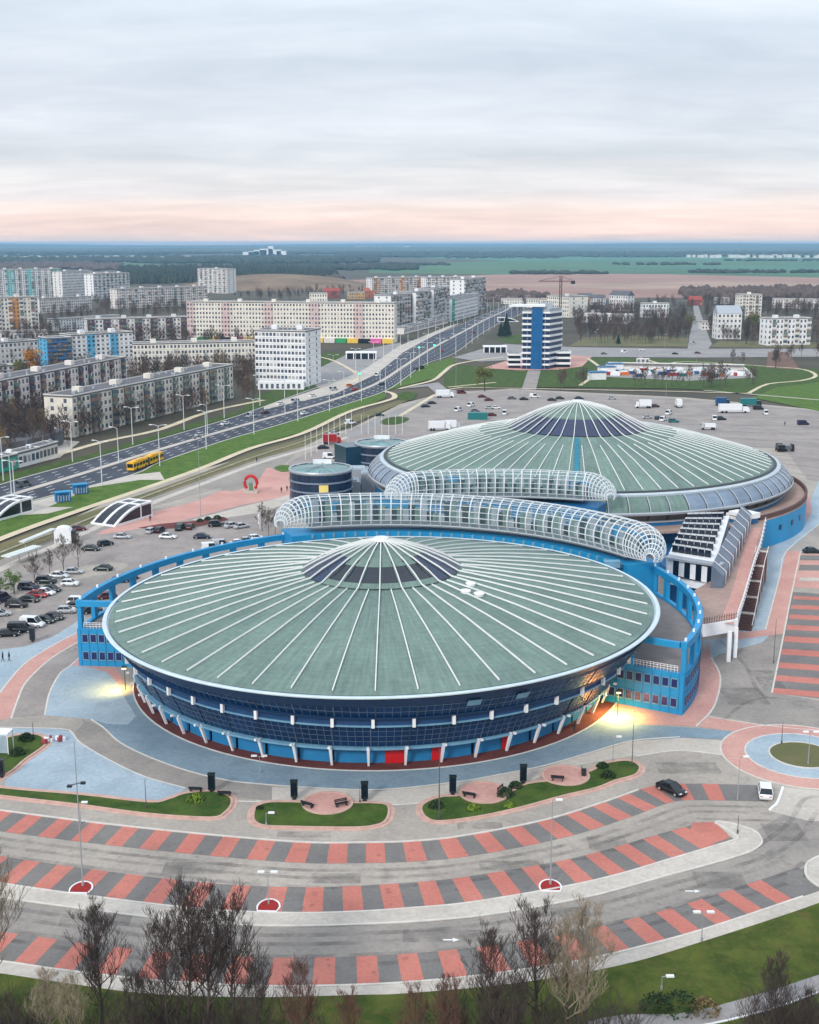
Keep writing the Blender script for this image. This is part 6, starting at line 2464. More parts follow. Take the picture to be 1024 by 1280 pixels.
def car_parts(L=4.5, Wd=1.8, H=1.46, kind='sedan'):
    hl, hw = L / 2, Wd / 2
    body = MB()
    # stations: x, belt height, half width, sill
    if kind == 'van':
        st = [(-hl, .9, .90), (-hl + .1, 1.1, .97), (-.8, 1.12, 1.0), (.9, 1.1, 1.0), (hl - .7, .98, .97), (hl - .15, .78, .9), (hl, .6, .8)]
        cab = [(-hl + .06, 1.08, .96, .86), (-hl + .16, H, .88, 0), (.75, H, .88, 0), (hl - .85, 1.0, .93, 0)]
    elif kind == 'suv':
        st = [(-hl, .75, .86), (-hl + .12, .98, .97), (-.8, 1.04, 1.0), (.7, 1.04, 1.0), (hl - .4, .96, .96), (hl - .08, .82, .88), (hl, .6, .8)]
        cab = [(-hl + .12, 1.0, .94, 0), (-hl + .5, H - .04, .8, 0), (.35, H, .8, 0), (1.05, 1.02, .93, 0)]
    else:
        st = [(-hl, .6, .82), (-hl + .12, .9, .93), (-hl + .7, .94, .98), (-.6, .92, 1.0), (.8, .92, 1.0), (hl - .5, .8, .95), (hl - .1, .64, .86), (hl, .5, .78)]
        cab = [(-hl + .55, .93, .92, 0), (-hl + 1.15, H - .05, .76, 0), (.25, H, .76, 0), (1.15, .91, .92, 0)]
    secs = []
    for x, bz, w in st:
        w *= hw
        secs.append([Vector((x, -w * .94, .24)), Vector((x, -w, .5)), Vector((x, -w * .97, bz - .1)), Vector((x, -w * .84, bz)), Vector((x, w * .84, bz)), Vector((x, w * .97, bz - .1)), Vector((x, w, .5)), Vector((x, w * .94, .24))])
    loft(body, secs)
    # glasshouse
    glass = MB()
    g = []
    ls = []
    for x, z, w, _ in cab:
        g.append((x, z, w * hw))
    (x0, z0, w0), (x1, z1, w1), (x2, z2, w2), (x3, z3, w3) = g
    vs = [(x0, -w0, z0 - .04), (x0, w0, z0 - .04), (x1, -w1, z1), (x1, w1, z1), (x2, -w2, z2), (x2, w2, z2), (x3, -w3, z3 - .04), (x3, w3, z3 - .04)]
    glass.add(vs, [(0, 2, 3, 1), (4, 6, 7, 5), (0, 6, 4, 2), (1, 3, 5, 7), (2, 4, 5, 3)])
    roof = MB()
    roof.add([(x1 - .02, -w1 - .02, z1 + .01), (x1 - .02, w1 + .02, z1 + .01), (x2 + .02, w2 + .02, z2 + .01), (x2 + .02, -w2 - .02, z2 + .01),
              (x1 + .1, -w1 + .1, z1 + .06), (x1 + .1, w1 - .1, z1 + .06), (x2 - .1, w2 - .1, z2 + .06), (x2 - .1, -w2 + .1, z2 + .06)],
             [(4, 7, 6, 5), (0, 3, 7, 4), (3, 2, 6, 7), (2, 1, 5, 6), (1, 0, 4, 5)])
    for s in (-1, 1):   # pillars
        for (xa, za, wa), (xb, zb, wb), k in (((x0, z0, w0), (x1, z1, w1), .07), ((x3, z3, w3), (x2, z2, w2), .07)):
            roof.tube([(xa, s * (wa + .01), za), (xb, s * (wb + .01), zb)], .05, 4)
        xm = (x1 + x2) / 2 + .1
        roof.tube([(xm, s * (w0 + .0), z0), (xm, s * (w1 + .015), z1)], .04, 4)
        if kind == 'van':
            roof.add([(x0 + .1, s * (w0 + .02), z0), (xm, s * (w0 + .02), z0), (xm, s * (w1 + .03), z1), (x1, s * (w1 + .03), z1)], [(0, 1, 2, 3)] if s < 0 else [(3, 2, 1, 0)])
    wheels = []
    for sx in (-hl + .85, hl - .85):
        for sy in (-1, 1):
            wheels.append((sx, sy * (hw - .1)))
    wm = MB()
    vs = []
    n = 14
    for y, r in ((-.12, .3), (-.1, .33), (.1, .33), (.12, .3)):
        vs.append([Vector((r * math.cos(2 * math.pi * k / n), y, r * math.sin(2 * math.pi * k / n))) for k in range(n)])
    loft(wm, vs)
    rim = MB()
    loft(rim, [[Vector((.19 * math.cos(2 * math.pi * k / 10), y, .19 * math.sin(2 * math.pi * k / 10))) for k in range(10)] for y in (-.14, .14)])
    hlm = MB()
    hlm.box((0, 0, 0), (.16, .36, .13))
    return body, glass, roof, wheels, wm, rim, hlm, hl, hw


KINDS = {}
for kd, (L_, W_, H_) in {'sedan': (4.5, 1.8, 1.46), 'hatchback': (4.0, 1.75, 1.5), 'suv': (4.6, 1.9, 1.72), 'van': (4.9, 1.95, 2.05)}.items():
    bo, gl, ro, wh, wm, rim, hlm, hl, hw = car_parts(L_, W_, H_, 'suv' if kd == 'hatchback' else kd)
    KINDS[kd] = dict(body=bo.mesh('car_body', PAINT['white'], True), glass=gl.mesh('car_windows', M_carglass), roof=ro.mesh('car_roof', PAINT['white']), wheels=wh,
                     wheel=wm.mesh('car_wheel', M_tyre), rim=rim.mesh('car_rim', M_steel), head=hlm.mesh('head_lamp', M_headl), tail=hlm.mesh('tail_lamp', M_redlight), hl=hl, hw=hw)
    one = MB()
    one.v, one.f, one.mi = list(bo.v), list(bo.f), [0] * len(bo.f)
    one.add(gl.v, gl.f, 1)
    one.add(ro.v, ro.f, 0)
    for x, y in wh:
        one.add([(v[0] + x, v[1] + y, v[2] + .33) for v in wm.v], wm.f, 2)
    KINDS[kd]['one'] = one.mesh('small_car', [PAINT['white'], M_carglass, M_tyre])


def car(px, py, deg, kind, colr, label, full=True, group=None, name='parked_car', s=1.0):
    p = W(px, py)
    K = KINDS[kind]
    cat_ = 'van' if kind == 'van' else 'car'
    if not full:
        o = new_obj(name, K['one'], None, label, cat_, group, loc=p)
        o.rotation_euler = (0, 0, R(deg))
        o.material_slots[0].link = 'OBJECT'
        o.material_slots[0].material = PAINT[colr]
        return o
    root = empty(name, p, R(deg), label, cat_, group)
    for nm, me in (('body', K['body']), ('roof', K['roof'])):
        o = new_obj(nm, me, root)
        o.material_slots[0].link = 'OBJECT'
        o.material_slots[0].material = PAINT[colr]
    new_obj('window', K['glass'], root)
    for x, y in K['wheels']:
        w = new_obj('wheel', K['wheel'], root, loc=(x, y, .33))
        new_obj('rim', K['rim'], w)
    for s_ in (-1, 1):
        new_obj('headlight', K['head'], root, loc=(K['hl'] - .1, s_ * (K['hw'] - .35), .62))
        new_obj('taillight', K['tail'], root, loc=(-K['hl'] + .07, s_ * (K['hw'] - .35), .72))
    return root


for o_ in [p.location for p in ()]:
    pass
GP = 'cars parked in the left car park'
CARS = [
    (839, 990, -52, 'sedan', 'black', 'black saloon parked on the dark grey bays near the right end of the strip', None),
    (956, 993, 78, 'suv', 'white', 'white hatchback parked at the right end of the striped bays', None),
    (98, 663, 12, 'sedan', 'darkred', 'dark red car behind the white kiosk box', GP),
    (114, 688, -4, 'sedan', 'darkgreen', 'dark green saloon left of the black hatchback in the left car park', GP),
    (132, 682, 38, 'hatchback', 'black', 'black hatchback parked diagonally in the left car park', GP),
    (153, 673, -4, 'sedan', 'silver', 'silver saloon in front of the curved metro entrance', GP),
    (129, 713, 176, 'sedan', 'darkgreen', 'dark saloon alone on the round paved island', GP),
    (74, 722, -6, 'sedan', 'white', 'white saloon at the foot of the widest bare tree', GP),
    (92, 717, 4, 'sedan', 'silver', 'silver saloon right of the white one under the bare trees', GP),
    (58, 729, -4, 'suv', 'darkgreen', 'dark green jeep under the bare trees', GP),
    (88, 732, -3, 'hatchback', 'white', 'white hatchback with red lights parked apart from the trees', GP),
    (36, 737, -5, 'suv', 'navy', 'navy jeep left of the dark green one', GP),
    (64, 739, -14, 'sedan', 'darkgreen', 'dark saloon between the trees and the white car', GP),
    (57, 743, -16, 'sedan', 'white', 'white saloon just right of the red car', GP),
    (47, 746, -14, 'sedan', 'red', 'bright red saloon in the left car park', GP),
    (37, 752, -12, 'sedan', 'black', 'black saloon left of the bright red one', GP),
    (21, 759, -4, 'suv', 'black', 'black jeep near the left edge', GP),
    (2, 752, 70, 'van', 'navy', 'navy van cut by the left edge', GP),
    (0, 770, 20, 'sedan', 'silver', 'silver car cut by the left edge', GP),
    (98, 755, -6, 'suv', 'white', 'white jeep nearest the blue colonnade', GP),
    (96, 761, -8, 'hatchback', 'black', 'black hatchback next to the white jeep by the colonnade', GP),
    (84, 766, 4, 'hatchback', 'silver', 'pale estate car in the row along the blue pavement', GP),
    (67, 774, -14, 'sedan', 'black', 'black saloon right of the white van in the lower row', GP),
    (56, 778, -12, 'sedan', 'darkgreen', 'dark green saloon touching the white van', GP),
    (41, 783, -8, 'van', 'white', 'small white delivery van in the lower row', GP),
    (26, 790, 6, 'van', 'black', 'long black van left of the white van, front one', GP),
    (10, 795, 8, 'sedan', 'black', 'black saloon at the left end of the lower row', GP),
    (189, 666, 72, 'hatchback', 'silver', 'silver hatchback beside the brown flower bed', GP),
    (200, 665, 74, 'hatchback', 'black', 'black hatchback beside the brown flower bed', GP),
    (210, 673, -4, 'sedan', 'white', 'white saloon in the aisle near the flower bed', GP),
    (226, 662, 80, 'suv', 'darkgreen', 'dark jeep left of the brown car', GP),
    (238, 661, 84, 'hatchback', 'brown', 'dark brown car left of the light mast', GP),
    (253, 673, 2, 'sedan', 'navy', 'dark saloon below the light mast', GP),
    (271, 658, 10, 'suv', 'black', 'black jeep right of the light mast', GP),
    (290, 659, 40, 'sedan', 'silver', 'left one of two silver cars near the bare trees', GP),
    (302, 660, 36, 'sedan', 'silver', 'right one of two silver cars near the bare trees', GP),
    (264, 688, 14, 'van', 'white', 'white van half hidden behind the colonnade, left one', GP),
    (277, 684, 14, 'van', 'silver', 'silver van half hidden behind the colonnade', GP),
    (298, 681, 16, 'sedan', 'white', 'white car behind the colonnade near the tube', GP),
    (309, 678, 16, 'sedan', 'silver', 'silver car behind the colonnade near the tube', GP),
    (320, 675, 18, 'hatchback', 'white', 'white hatchback closest to the tube end', GP),
    (150, 728, 20, 'sedan', 'black', 'black car seen through the left colonnade', GP),
    (161, 724, 20, 'sedan', 'darkred', 'dark red car seen through the left colonnade', GP),
    (116, 766, 20, 'sedan', 'black', 'black car seen through the end frame of the colonnade', GP),
    (135, 748, 20, 'sedan', 'darkred', 'wine red car seen through the end frame of the colonnade', GP),
]
for x, y, dg, kd, cl, lb, gr in CARS:
    car(x, y, dg, kd, cl, lb, True, gr)
GR = 'cars parked behind the arenas'
for x, y, dg, kd, cl, lb in [
    (404, 561, 10, 'sedan', 'navy', 'dark blue car left of the red lorry'), (418, 543, 20, 'sedan', 'silver', 'silver car above the red lorry'), (438, 530, 30, 'van', 'white', 'white van driving on the side road left of the towers'),
    (412, 573, 0, 'van', 'white', 'white van between the round glass towers'), (474, 520, 20, 'sedan', 'darkgreen', 'dark car on the side road above the rear tower'), (540, 505, 20, 'sedan', 'black', 'black car left of the white box lorry'),
    (532, 509, 20, 'sedan', 'navy', 'navy car at the corner of the rear lot'), (577, 492, 10, 'van', 'darkred', 'dark red van at the top of the rear lot'), (573, 514, 60, 'van', 'white', 'first white van left in the rear lot'),
    (589, 508, 60, 'van', 'white', 'second white van left in the rear lot'), (594, 515, 0, 'sedan', 'grey', 'grey saloon under the second white van'), (612, 511, 0, 'sedan', 'silver', 'silver saloon in the rear lot, left of a pair'),
    (620, 511, 0, 'sedan', 'white', 'white saloon in the rear lot, right of a pair'), (615, 520, 10, 'hatchback', 'darkred', 'dark red hatchback in the rear lot'), (631, 518, 80, 'van', 'white', 'white van above the left shoulder of the rear dome'),
    (603, 497, 0, 'sedan', 'darkred', 'dark red saloon at the upper edge of the rear lot'), (611, 501, 10, 'sedan', 'darkred', 'second dark red saloon at the upper edge of the rear lot'), (640, 499, 0, 'sedan', 'grey', 'grey car under the brown trees'),
    (655, 500, 5, 'sedan', 'black', 'black car near the tower path'), (668, 497, 0, 'van', 'white', 'white van near the tower path'), (690, 501, 0, 'sedan', 'black', 'black car above the cupola'), (700, 499, 0, 'sedan', 'darkgreen', 'dark green car above the cupola'),
    (724, 499, 0, 'sedan', 'navy', 'navy car right above the cupola'), (765, 499, 0, 'sedan', 'silver', 'silver car right of the cupola'), (819, 509, 0, 'hatchback', 'brown', 'brown car behind the white box lorry'),
    (809, 523, 10, 'sedan', 'silver', 'silver car behind the dome ridge'), (822, 524, 60, 'hatchback', 'darkgreen', 'dark green hatchback behind the dome ridge'), (829, 526, 60, 'van', 'white', 'white van behind the dome ridge'),
    (836, 518, 60, 'van', 'white', 'white van in the middle of the right rear lot'), (842, 528, 0, 'suv', 'teal', 'teal jeep behind the dome ridge'), (893, 525, 80, 'van', 'white', 'white van beside a black car in the right rear lot'),
    (901, 525, 0, 'suv', 'black', 'black jeep beside a white van in the right rear lot'), (948, 512, 0, 'van', 'black', 'dark van beside the green lorry'), (957, 518, 82, 'van', 'white', 'white van near the lawn at right'),
    (1004, 531, 0, 'van', 'navy', 'dark van with white roof at the far right'), (1015, 691, 0, 'sedan', 'darkgreen', 'dark green saloon at the right edge beside the pink pavement')]:
    car(x, y, dg, kd, cl, lb, False, GR)
GT = 'cars driving on the avenue'
seen_ = {}
for i, (x, y, cl) in enumerate(sorted([(282, 531, 'white'), (315, 521, 'silver'), (332, 517, 'brown'), (351, 506, 'white'), (370, 503, 'silver'), (381, 518, 'white'), (391, 496, 'white'), (417, 488, 'silver'), (444, 488, 'red'), (437, 483, 'orange'), (473, 470, 'white'),
                                (478, 481, 'navy'), (520, 462, 'black'), (527, 461, 'black'), (552, 440, 'red'), (592, 417, 'red'), (604, 402, 'white'), (612, 398, 'white'), (624, 393, 'white'), (560, 424, 'grey'), (30, 608, 'grey'), (250, 545, 'silver'), (596, 405, 'silver')]) + sorted([
                                (844, 443, 'black'), (755, 443, 'grey'), (803, 438, 'white'), (866, 430, 'silver'), (872, 442, 'darkred'), (780, 441, 'white')])):
    p = W(x, y)
    cross = i >= 23
    seen_[(cl, cross)] = seen_.get((cl, cross), -1) + 1
    od_ = nth(seen_[(cl, cross)])
    car(x, y, 0 if cross else 52 + (y < 480) * 8, 'sedan' if i % 3 else 'van', cl, {
        'white': 'white', 'silver': 'silver', 'brown': 'brown', 'red': 'bright red', 'orange': 'orange', 'navy': 'navy', 'black': 'black', 'grey': 'grey', 'darkred': 'dark red'}[cl] + (' car on the cross street beyond the lawns' if cross else ' car driving on the wide avenue') + (', ' + od_ + ' of that colour from the left' if cl in ('white', 'silver', 'red', 'grey', 'black') else ''), False, GT if not cross else 'cars on the cross street', 'moving_car')
# lorries and containers


def lorry(px, py, deg, ln, boxcol, cabcol, label, hgt=3.2, name='lorry', cat='lorry'):
    root = empty(name, W(px, py), R(deg), label, cat)
    b = MB()
    b.box((-ln * .12, 0, .9 + hgt / 2), (ln * .74, 2.4, hgt - .5))
    b.box((-ln * .12, 0, .75), (ln * .76, 2.0, .25))
    b.build('cargo_box', PAINT[boxcol], root)
    c = MB()
    x0 = ln * .28
    c.add([(x0, -1.15, .6), (ln * .5, -1.15, .6), (ln * .5, -1.15, 1.6), (ln * .46, -1.1, 2.7), (x0, -1.1, 2.8), (x0, 1.15, .6), (ln * .5, 1.15, .6), (ln * .5, 1.15, 1.6), (ln * .46, 1.1, 2.7), (x0, 1.1, 2.8)],
          [(0, 1, 2, 3, 4), (9, 8, 7, 6, 5), (1, 6, 7, 2), (2, 7, 8, 3), (3, 8, 9, 4), (0, 4, 9, 5)])
    c.build('cab', PAINT[cabcol], root)
    g = MB()
    g.add([(ln * .502, -1.0, 1.65), (ln * .502, 1.0, 1.65), (ln * .468, .95, 2.55), (ln * .468, -.95, 2.55)], [(0, 1, 2, 3)])
    g.build('windscreen', M_carglass, root)
    for x in (-ln * .38, -ln * .25, ln * .36):
        for s_ in (-1, 1):
            w = new_obj('wheel', KINDS['van']['wheel'], root, loc=(x, s_ * 1.05, .5))
            w.scale = (1.5, 1.6, 1.5)
    return root


lorry(556, 497, 8, 9, 'white', 'white', 'white box lorry at the corner of the rear lot')
lorry(549, 538, 8, 9, 'white', 'white', 'white box lorry half hidden behind the left shoulder of the rear dome')
lorry(565, 537, 8, 7, 'white', 'silver', 'shorter white lorry next to the half hidden one')
lorry(415, 555, 8, 7, 'red', 'red', 'red lorry beside the dark teal box')
lorry(804, 510, 178, 7.5, 'white', 'white', 'white box lorry in the right rear lot')
lorry(848, 509, 88, 6.5, 'white', 'white', 'white box lorry seen from behind near the lawn')
lorry(917, 516, 2, 14, 'white', 'white', 'long white articulated lorry in the right rear lot', 3.4)
lorry(938, 508, 4, 10, 'teal', 'darkgreen', 'green curtain lorry by the lawn', 3.2)
lorry(903, 507, 0, 6.5, 'blue', 'navy', 'blue box lorry left of the green one', 3.2)
lorry(885, 537, 176, 6.0, 'white', 'silver', 'white minibus behind the rear dome', 1.9, 'minibus', 'minibus')
lorry(975, 564, 88, 4.6, 'black', 'black', 'black pickup standing alone right of the rear dome', 2.0, 'pickup', 'pickup')
lorry(985, 564, 0, 4.0, 'grey', 'black', 'small dark trailer lorry beside the black pickup', 1.6, 'pickup', 'pickup')
b = MB()
b.box((0, 0, 1.5), (8.5, 3.4, 3.0))
for i in range(9):
    b.box((-3.8 + i * .95, 0, 3.05), (.2, 3.4, .14))
b.build('shipping_container', PAINT['teal'], loc=W(597, 524), label='teal cargo container in the rear lot', cat='container')

# articulated yellow bus
root = empty('articulated_bus', W(180, 583), R(38), 'yellow articulated bus on the avenue', 'bus')
BD = (W(202, 573) - W(160, 589)).normalized()
root.rotation_euler = (0, 0, math.atan2(BD.y, BD.x))
root.location = W(164, 589).lerp(W(200, 575.5), .5) + Vector((0, 0, 0.03))
BL = (W(200, 575.5) - W(162, 590)).length
for s_, (x0, x1) in enumerate(((-BL / 2, -.6), (.6, BL / 2))):
    b = MB()
    b.box(((x0 + x1) / 2, 0, 1.75), (x1 - x0, 2.5, 2.7))
    b.build('body', PAINT['yellow'], root)
    b = MB()
    nw = 5
    for i in range(nw):
        for sy in (-1, 1):
            b.box((x0 + (x1 - x0) * (i + .5) / nw, sy * 1.26, 1.9), ((x1 - x0) / nw * .82, .06, 1.0))
    b.box((x0 - .02, 0, 1.9), (.06, 2.1, 1.3)) if s_ == 0 else b.box((x1 + .02, 0, 1.9), (.06, 2.1, 1.3))
    b.build('window', M_carglass, root)
    b = MB()
    b.box(((x0 + x1) / 2, 0, 3.2), ((x1 - x0) * .6, 1.6, .3))
    b.build('roof_unit', PAINT['yellow'], root)
b = MB()
b.box((0, 0, 1.7), (1.3, 2.3, 2.5))
b.build('bellows', M_dark, root)
for x in (-BL * .38, -BL * .1, BL * .32):
    for sy in (-1, 1):
        w = new_obj('wheel', KINDS['van']['wheel'], root, loc=(x, sy * 1.15, .5))
        w.scale = (1.5, 1.5, 1.5)

# ------------------------------------------------------------ curved metro entrance pavilions


def pavilion(A_, B_, wdt, label, hgt=4.2):
    """A_ low front end, B_ high back end"""
    d = B_ - A_
    ln = d.length
    root = empty('metro_entrance', A_, math.atan2(d.y, d.x), label, 'entrance pavilion')
    prof = [(0, .4), (.12, 1.5), (.25, 2.5), (.4, 3.4), (.55, 3.95), (.7, hgt), (.85, hgt + .05), (1.0, hgt)]
    P = [(x * ln, z) for x, z in prof]
    hw = wdt / 2
    fr = MB()
    # white shell: side arcs and cross ribs
    for y0, y1 in ((-hw, -hw + .7), (-.45, .45), (hw - .7, hw)):
        vs = []
        for x, z in P:
            vs += [(x, y0, z), (x, y1, z), (x, y1, z - .5), (x, y0, z - .5)]
        fs = []
        for i in range(len(P) - 1):
            for j in range(4):
                k = (j + 1) % 4
                fs.append((i * 4 + j, i * 4 + k, i * 4 + 4 + k, i * 4 + 4 + j))
        fr.add(vs, fs)
    for i in (0, 5, 7):
        x, z = P[i]
        fr.box((x + (.3 if i == 0 else 0), 0, z - .2), (.8, wdt, .55))
    fr.box((ln * .5, -hw, .3), (ln, .3, .6))
    fr.box((ln * .5, hw, .3), (ln, .3, .6))
    for y in (-hw + .1, hw - .1):
        fr.box((ln * .69, y, hgt / 2), (.5, .3, hgt))
        fr.box((ln - .2, y, hgt / 2), (.5, .3, hgt))
    fr.box((ln - .1, 0, hgt - .4), (.3, wdt, .9))
    fr.build('shell', M_white, root)
    for s_, (y0, y1) in enumerate(((-hw + .7, -.45), (.45, hw - .7))):
        g = MB()
        for i in range(len(P) - 1):
            (x, z), (x2, z2) = P[i], P[i + 1]
            for q in range(3):
                ya, yb = y0 + (y1 - y0) * (q + .06) / 3, y0 + (y1 - y0) * (q + .94) / 3
                g.quad((x + .06, ya, z - .15), (x2 - .06, ya, z2 - .15), (x2 - .06, yb, z2 - .15), (x + .06, yb, z - .15))
        g.build('roof_glazing', M_glass2, root)
    for y in (-hw + .02, hw - .02):
        g = MB()
        for i in range(1, len(P) - 1):
            (x, z), (x2, z2) = P[i], P[i + 1]
            g.quad((x, y, .6), (x2, y, .6), (x2, y, z2 - .5), (x, y, z - .5))
        g.build('side_glazing', M_glass2, root)
    return root


pavilion(W(129, 657), W(176, 643), 8.4, 'white curved metro entrance with dark glass beside the left car park')
pavilion(W(-20, 651), W(28, 638), 8.0, 'white curved metro entrance at the left edge beside the avenue')
pavilion(W(648, 402), W(622, 402), 8.0, 'small white curved entrance beside the far avenue')
for x0, x1, y, lb in ((433, 470, 449, 'dark glazed metro pavilion left of the avenue crossing'), (605, 633, 441, 'white framed dark pavilion right of the avenue crossing')):
    a, c = W(x0, y), W(x1, y)
    root = empty('metro_pavilion', a, 0, lb, 'entrance pavilion')
    ln = c.x - a.x
    b = MB()
    b.box((ln / 2, 4, 4.3), (ln + 1, 9, .7))
    for i in range(5):
        b.box((ln * i / 4, 0, 2), (.6, .6, 4))
    b.build('canopy', M_white, root)
    b = MB()
    b.box((ln / 2, 4, 2), (ln - 1, 7, 3.9))
    b.build('glass_box', M_glass2, root)

# white kiosk
root = empty('kiosk', W(80, 678), R(8), 'white windowless kiosk box with rounded top in the left car park', 'kiosk')
b = MB()
prof = [(-2.1, 0), (2.1, 0), (2.1, 3.2), (1.5, 3.9), (.5, 4.2), (-.5, 4.2), (-1.5, 3.9), (-2.1, 3.2)]
b.add([(x, -1.7, z) for x, z in prof] + [(x, 1.7, z) for x, z in prof], [tuple(range(8))] + [tuple(range(15, 7, -1))] + [(i, i + 8, (i + 1) % 8 + 8, (i + 1) % 8) for i in range(8)])
for i in range(6):
    b.box((-1.7 + i * .68, -1.72, 1.8), (.06, .06, 3.4))
b.build('wall', M_white, root)
b = MB()
b.box((2.6, 0, 1.6), (1.0, 3.0, 3.2))
b.build('dark_back', M_dark, root)
# white sign slabs on the road
for x0, y0, x1, y1, w_, lb in ((28, 689, 68, 672, 1.6, 'long low white canopy beside the kiosk'), (8, 708, 48, 694, 2.8, 'flat white canopy above the lower left road')):
    a, c = W(x0, y0), W(x1, y1)
    root = empty('canopy', a, 0, lb, 'canopy')
    b = MB()
    b.kerb([a - a, c - a], -w_ / 2, w_ / 2, 2.2, 2.5)
    b.build('canopy_roof', mat('canopy_pale', (206, 212, 208), .6, .08, .5), root)
    b = MB()
    for t_ in (.1, .4, .7, .95):
        p = (c - a) * t_
        b.box((p.x, p.y, 1.1), (.15, .15, 2.2))
    b.build('post', M_steel, root)
# blue rubbish skips
for x, y, lb in ((79, 627, 'left blue slatted bin shelter beside the avenue'), (101, 617, 'right blue slatted bin shelter beside the avenue')):
    root = empty('bin_shelter', W(x, y), R(30), lb, 'shelter')
    b = MB()
    b.box((0, 0, 3.0), (4.6, 2.6, .25))
    b.box((0, .9, 1.5), (4.4, .15, 3))
    b.build('frame', M_blue, root)
    for i in range(6):
        b = MB()
        b.box((-2 + i * .8, -1.1, 1.45), (.4, .12, 2.9))
        b.build('slat', M_blue2, root)
    b = MB()
    b.box((0, .0, 1.0), (3.6, 1.2, 1.6))
    b.build('panel', M_white, root)
# market sheds at the left edge
for i, (x0, y0, x1, y1, m_, lb) in enumerate(((-30, 598, 22, 586, teal, 'teal market stall row at the left edge'), (24, 585, 50, 578, white, 'white market stall left of the beige stall'), (50, 578, 73, 571, beige, 'beige market stall at the end of the row'))):
    block(lb, (x0, y0), (x1, y1), y0 - 17, 5, 1, m_, huts=0, name='market_stall', cat='stall', cols=5, winw=2.4)
a, c = W(-60, 588), W(56, 563)
b = MB()
b.prism([a, c, W(78, 556), W(80, 552), W(-40, 562)], 0.0, 5.2)
b.build('store_building', M_roofdk, label='flat grey roofed store building behind the market stalls', cat='building')
for x, y in ((12, 566), (36, 560)):
    p = W(x, y, 5.2)
    b = MB()
    b.box((p.x, p.y, 5.8), (1.6, 1.6, 1.2))
    b.build('roof_fan', M_white, label='white fan box on the flat grey roof' + (', left one' if x < 20 else ', right one'), cat='fan')
# red sculpture
root = empty('sculpture', W(314, 616), 0, 'red arched sculpture on a pale pedestal on the pink plaza', 'sculpture')
b = MB()
b.box((0, 0, .4), (4.2, 2.4, .8))
b.build('pedestal', M_conclt, root)
b = MB()
b.tube([(1.9 * math.cos(R(a)), 0, 3.1 + 2.2 * math.sin(R(a))) for a in range(-50, 231, 20)], .5, 8)
b.build('arch', mat('sculpture_red', (188, 34, 30), .5, .1, 1), root)
b = MB()
b.box((0, 0, 1.9), (1.2, .7, 2.2))
b.build('plaque', mat('sculpture_green', (90, 130, 100), .6, .1, 1), root)
# service yard
b = MB()
P = [W(745, 472), W(760, 460), W(930, 463), W(940, 472)]
b.kerb([P[1], P[2]], -.5, .5, 0, 3.4)
b.kerb([P[1], P[2]], -3.5, .6, 3.4, 3.7)
b.kerb([P[2], P[3]], -.5, .5, 0, 2.0)
b.build('yard_wall', M_fr, label='long pale wall with narrow roof behind the colourful service yard', cat='wall')
rr = random.Random(9)
yc = ['white', 'blue', 'red', 'white', 'teal', 'orange', 'silver', 'blue']
for i in range(36):
    x = 752 + 178 * (i + .5) / 36
    y = rr.uniform(464, 472)
    o = new_obj('boat', None)
    bpy.data.objects.remove(o)
    b = MB()
    l2 = rr.uniform(2.4, 4.2)
    b.box((0, 0, rr.uniform(.8, 1.1)), (l2 * 1.7, 3.0, 1.8), 0, 0)
    b.box((0, 0, 2.2), (l2 * 1.2, 2.2, .8), 0, 1)
    cc = yc[i % len(yc)]
    b.build('storage_box', [PAINT[cc], PAINT['white']], loc=W(x, y), label={'white': 'white', 'blue': 'blue', 'red': 'red', 'teal': 'teal', 'orange': 'orange', 'silver': 'silver'}[cc] + ' box with white lid in the colourful service yard', cat='storage box', group='boxes in the service yard').rotation_euler = (0, 0, rr.uniform(-.4, .4))
for x, y, lb in ((758, 467, 'blue roofed booth, left one'), (768, 463, 'tall blue booth at the yard entrance'), (746, 474, 'low blue booth')):
    b = MB()
    b.box((0, 0, 2), (9, 6, 4), .2, 0)
    b.box((0, 0, 4.2), (10, 7, .4), .2, 1)
    b.build('booth', [M_white, M_blue2], loc=W(x, y), label=lb + ' beside the service yard', cat='booth')
for i, x in enumerate((798, 803.5, 809)):
    b = MB()
    b.box((0, 0, 2.2), (2.4, 1, 4.4))
    b.box((0, -.55, 2.2), (1.6, .1, 3), 0, 1)
    b.build('white_board', [M_white, M_pane2], loc=W(x, 456.5), label='%s of three white boards on the lawn behind the service yard' % ('left', 'middle', 'right')[i], cat='board', group='white boards on the lawn')

# ------------------------------------------------------------ street furniture
M_pole = mat('pole_grey', (158, 162, 166), 0.5, 0.05, 1, metal=.2)
M_poled = mat('pole_dark', (78, 80, 82), 0.5, 0.05, 1)


def lamp_meshes(h, arm, heads, r=.14, pm=None):
    b = MB()
    b.tube([(0, 0, 0), (0, 0, h * .5), (0, 0, h)], [r, r * .75, r * .5], 8)
    ar = MB()
    hd = MB()
    for s_ in heads:
        ar.tube([(0, 0, h - .1), (s_ * arm * .6, 0, h + .35), (s_ * arm, 0, h + .4)], r * .45, 5)
        hd.box((s_ * (arm + .4), 0, h + .36), (1.1, .42, .22))
    return b.mesh('pole', pm or M_pole), ar.mesh('arm', pm or M_pole), hd.mesh('lamp_head', M_white)


def lampset(meshes, p, rz, label, group=None, s=1.0, name='street_lamp'):
    root = empty(name, p, rz, label, 'street lamp', group)
    root.scale = (s, s, s)
    new_obj('pole', meshes[0], root)
    new_obj('arm', meshes[1], root)
    new_obj('lamp_head', meshes[2], root)
    return root


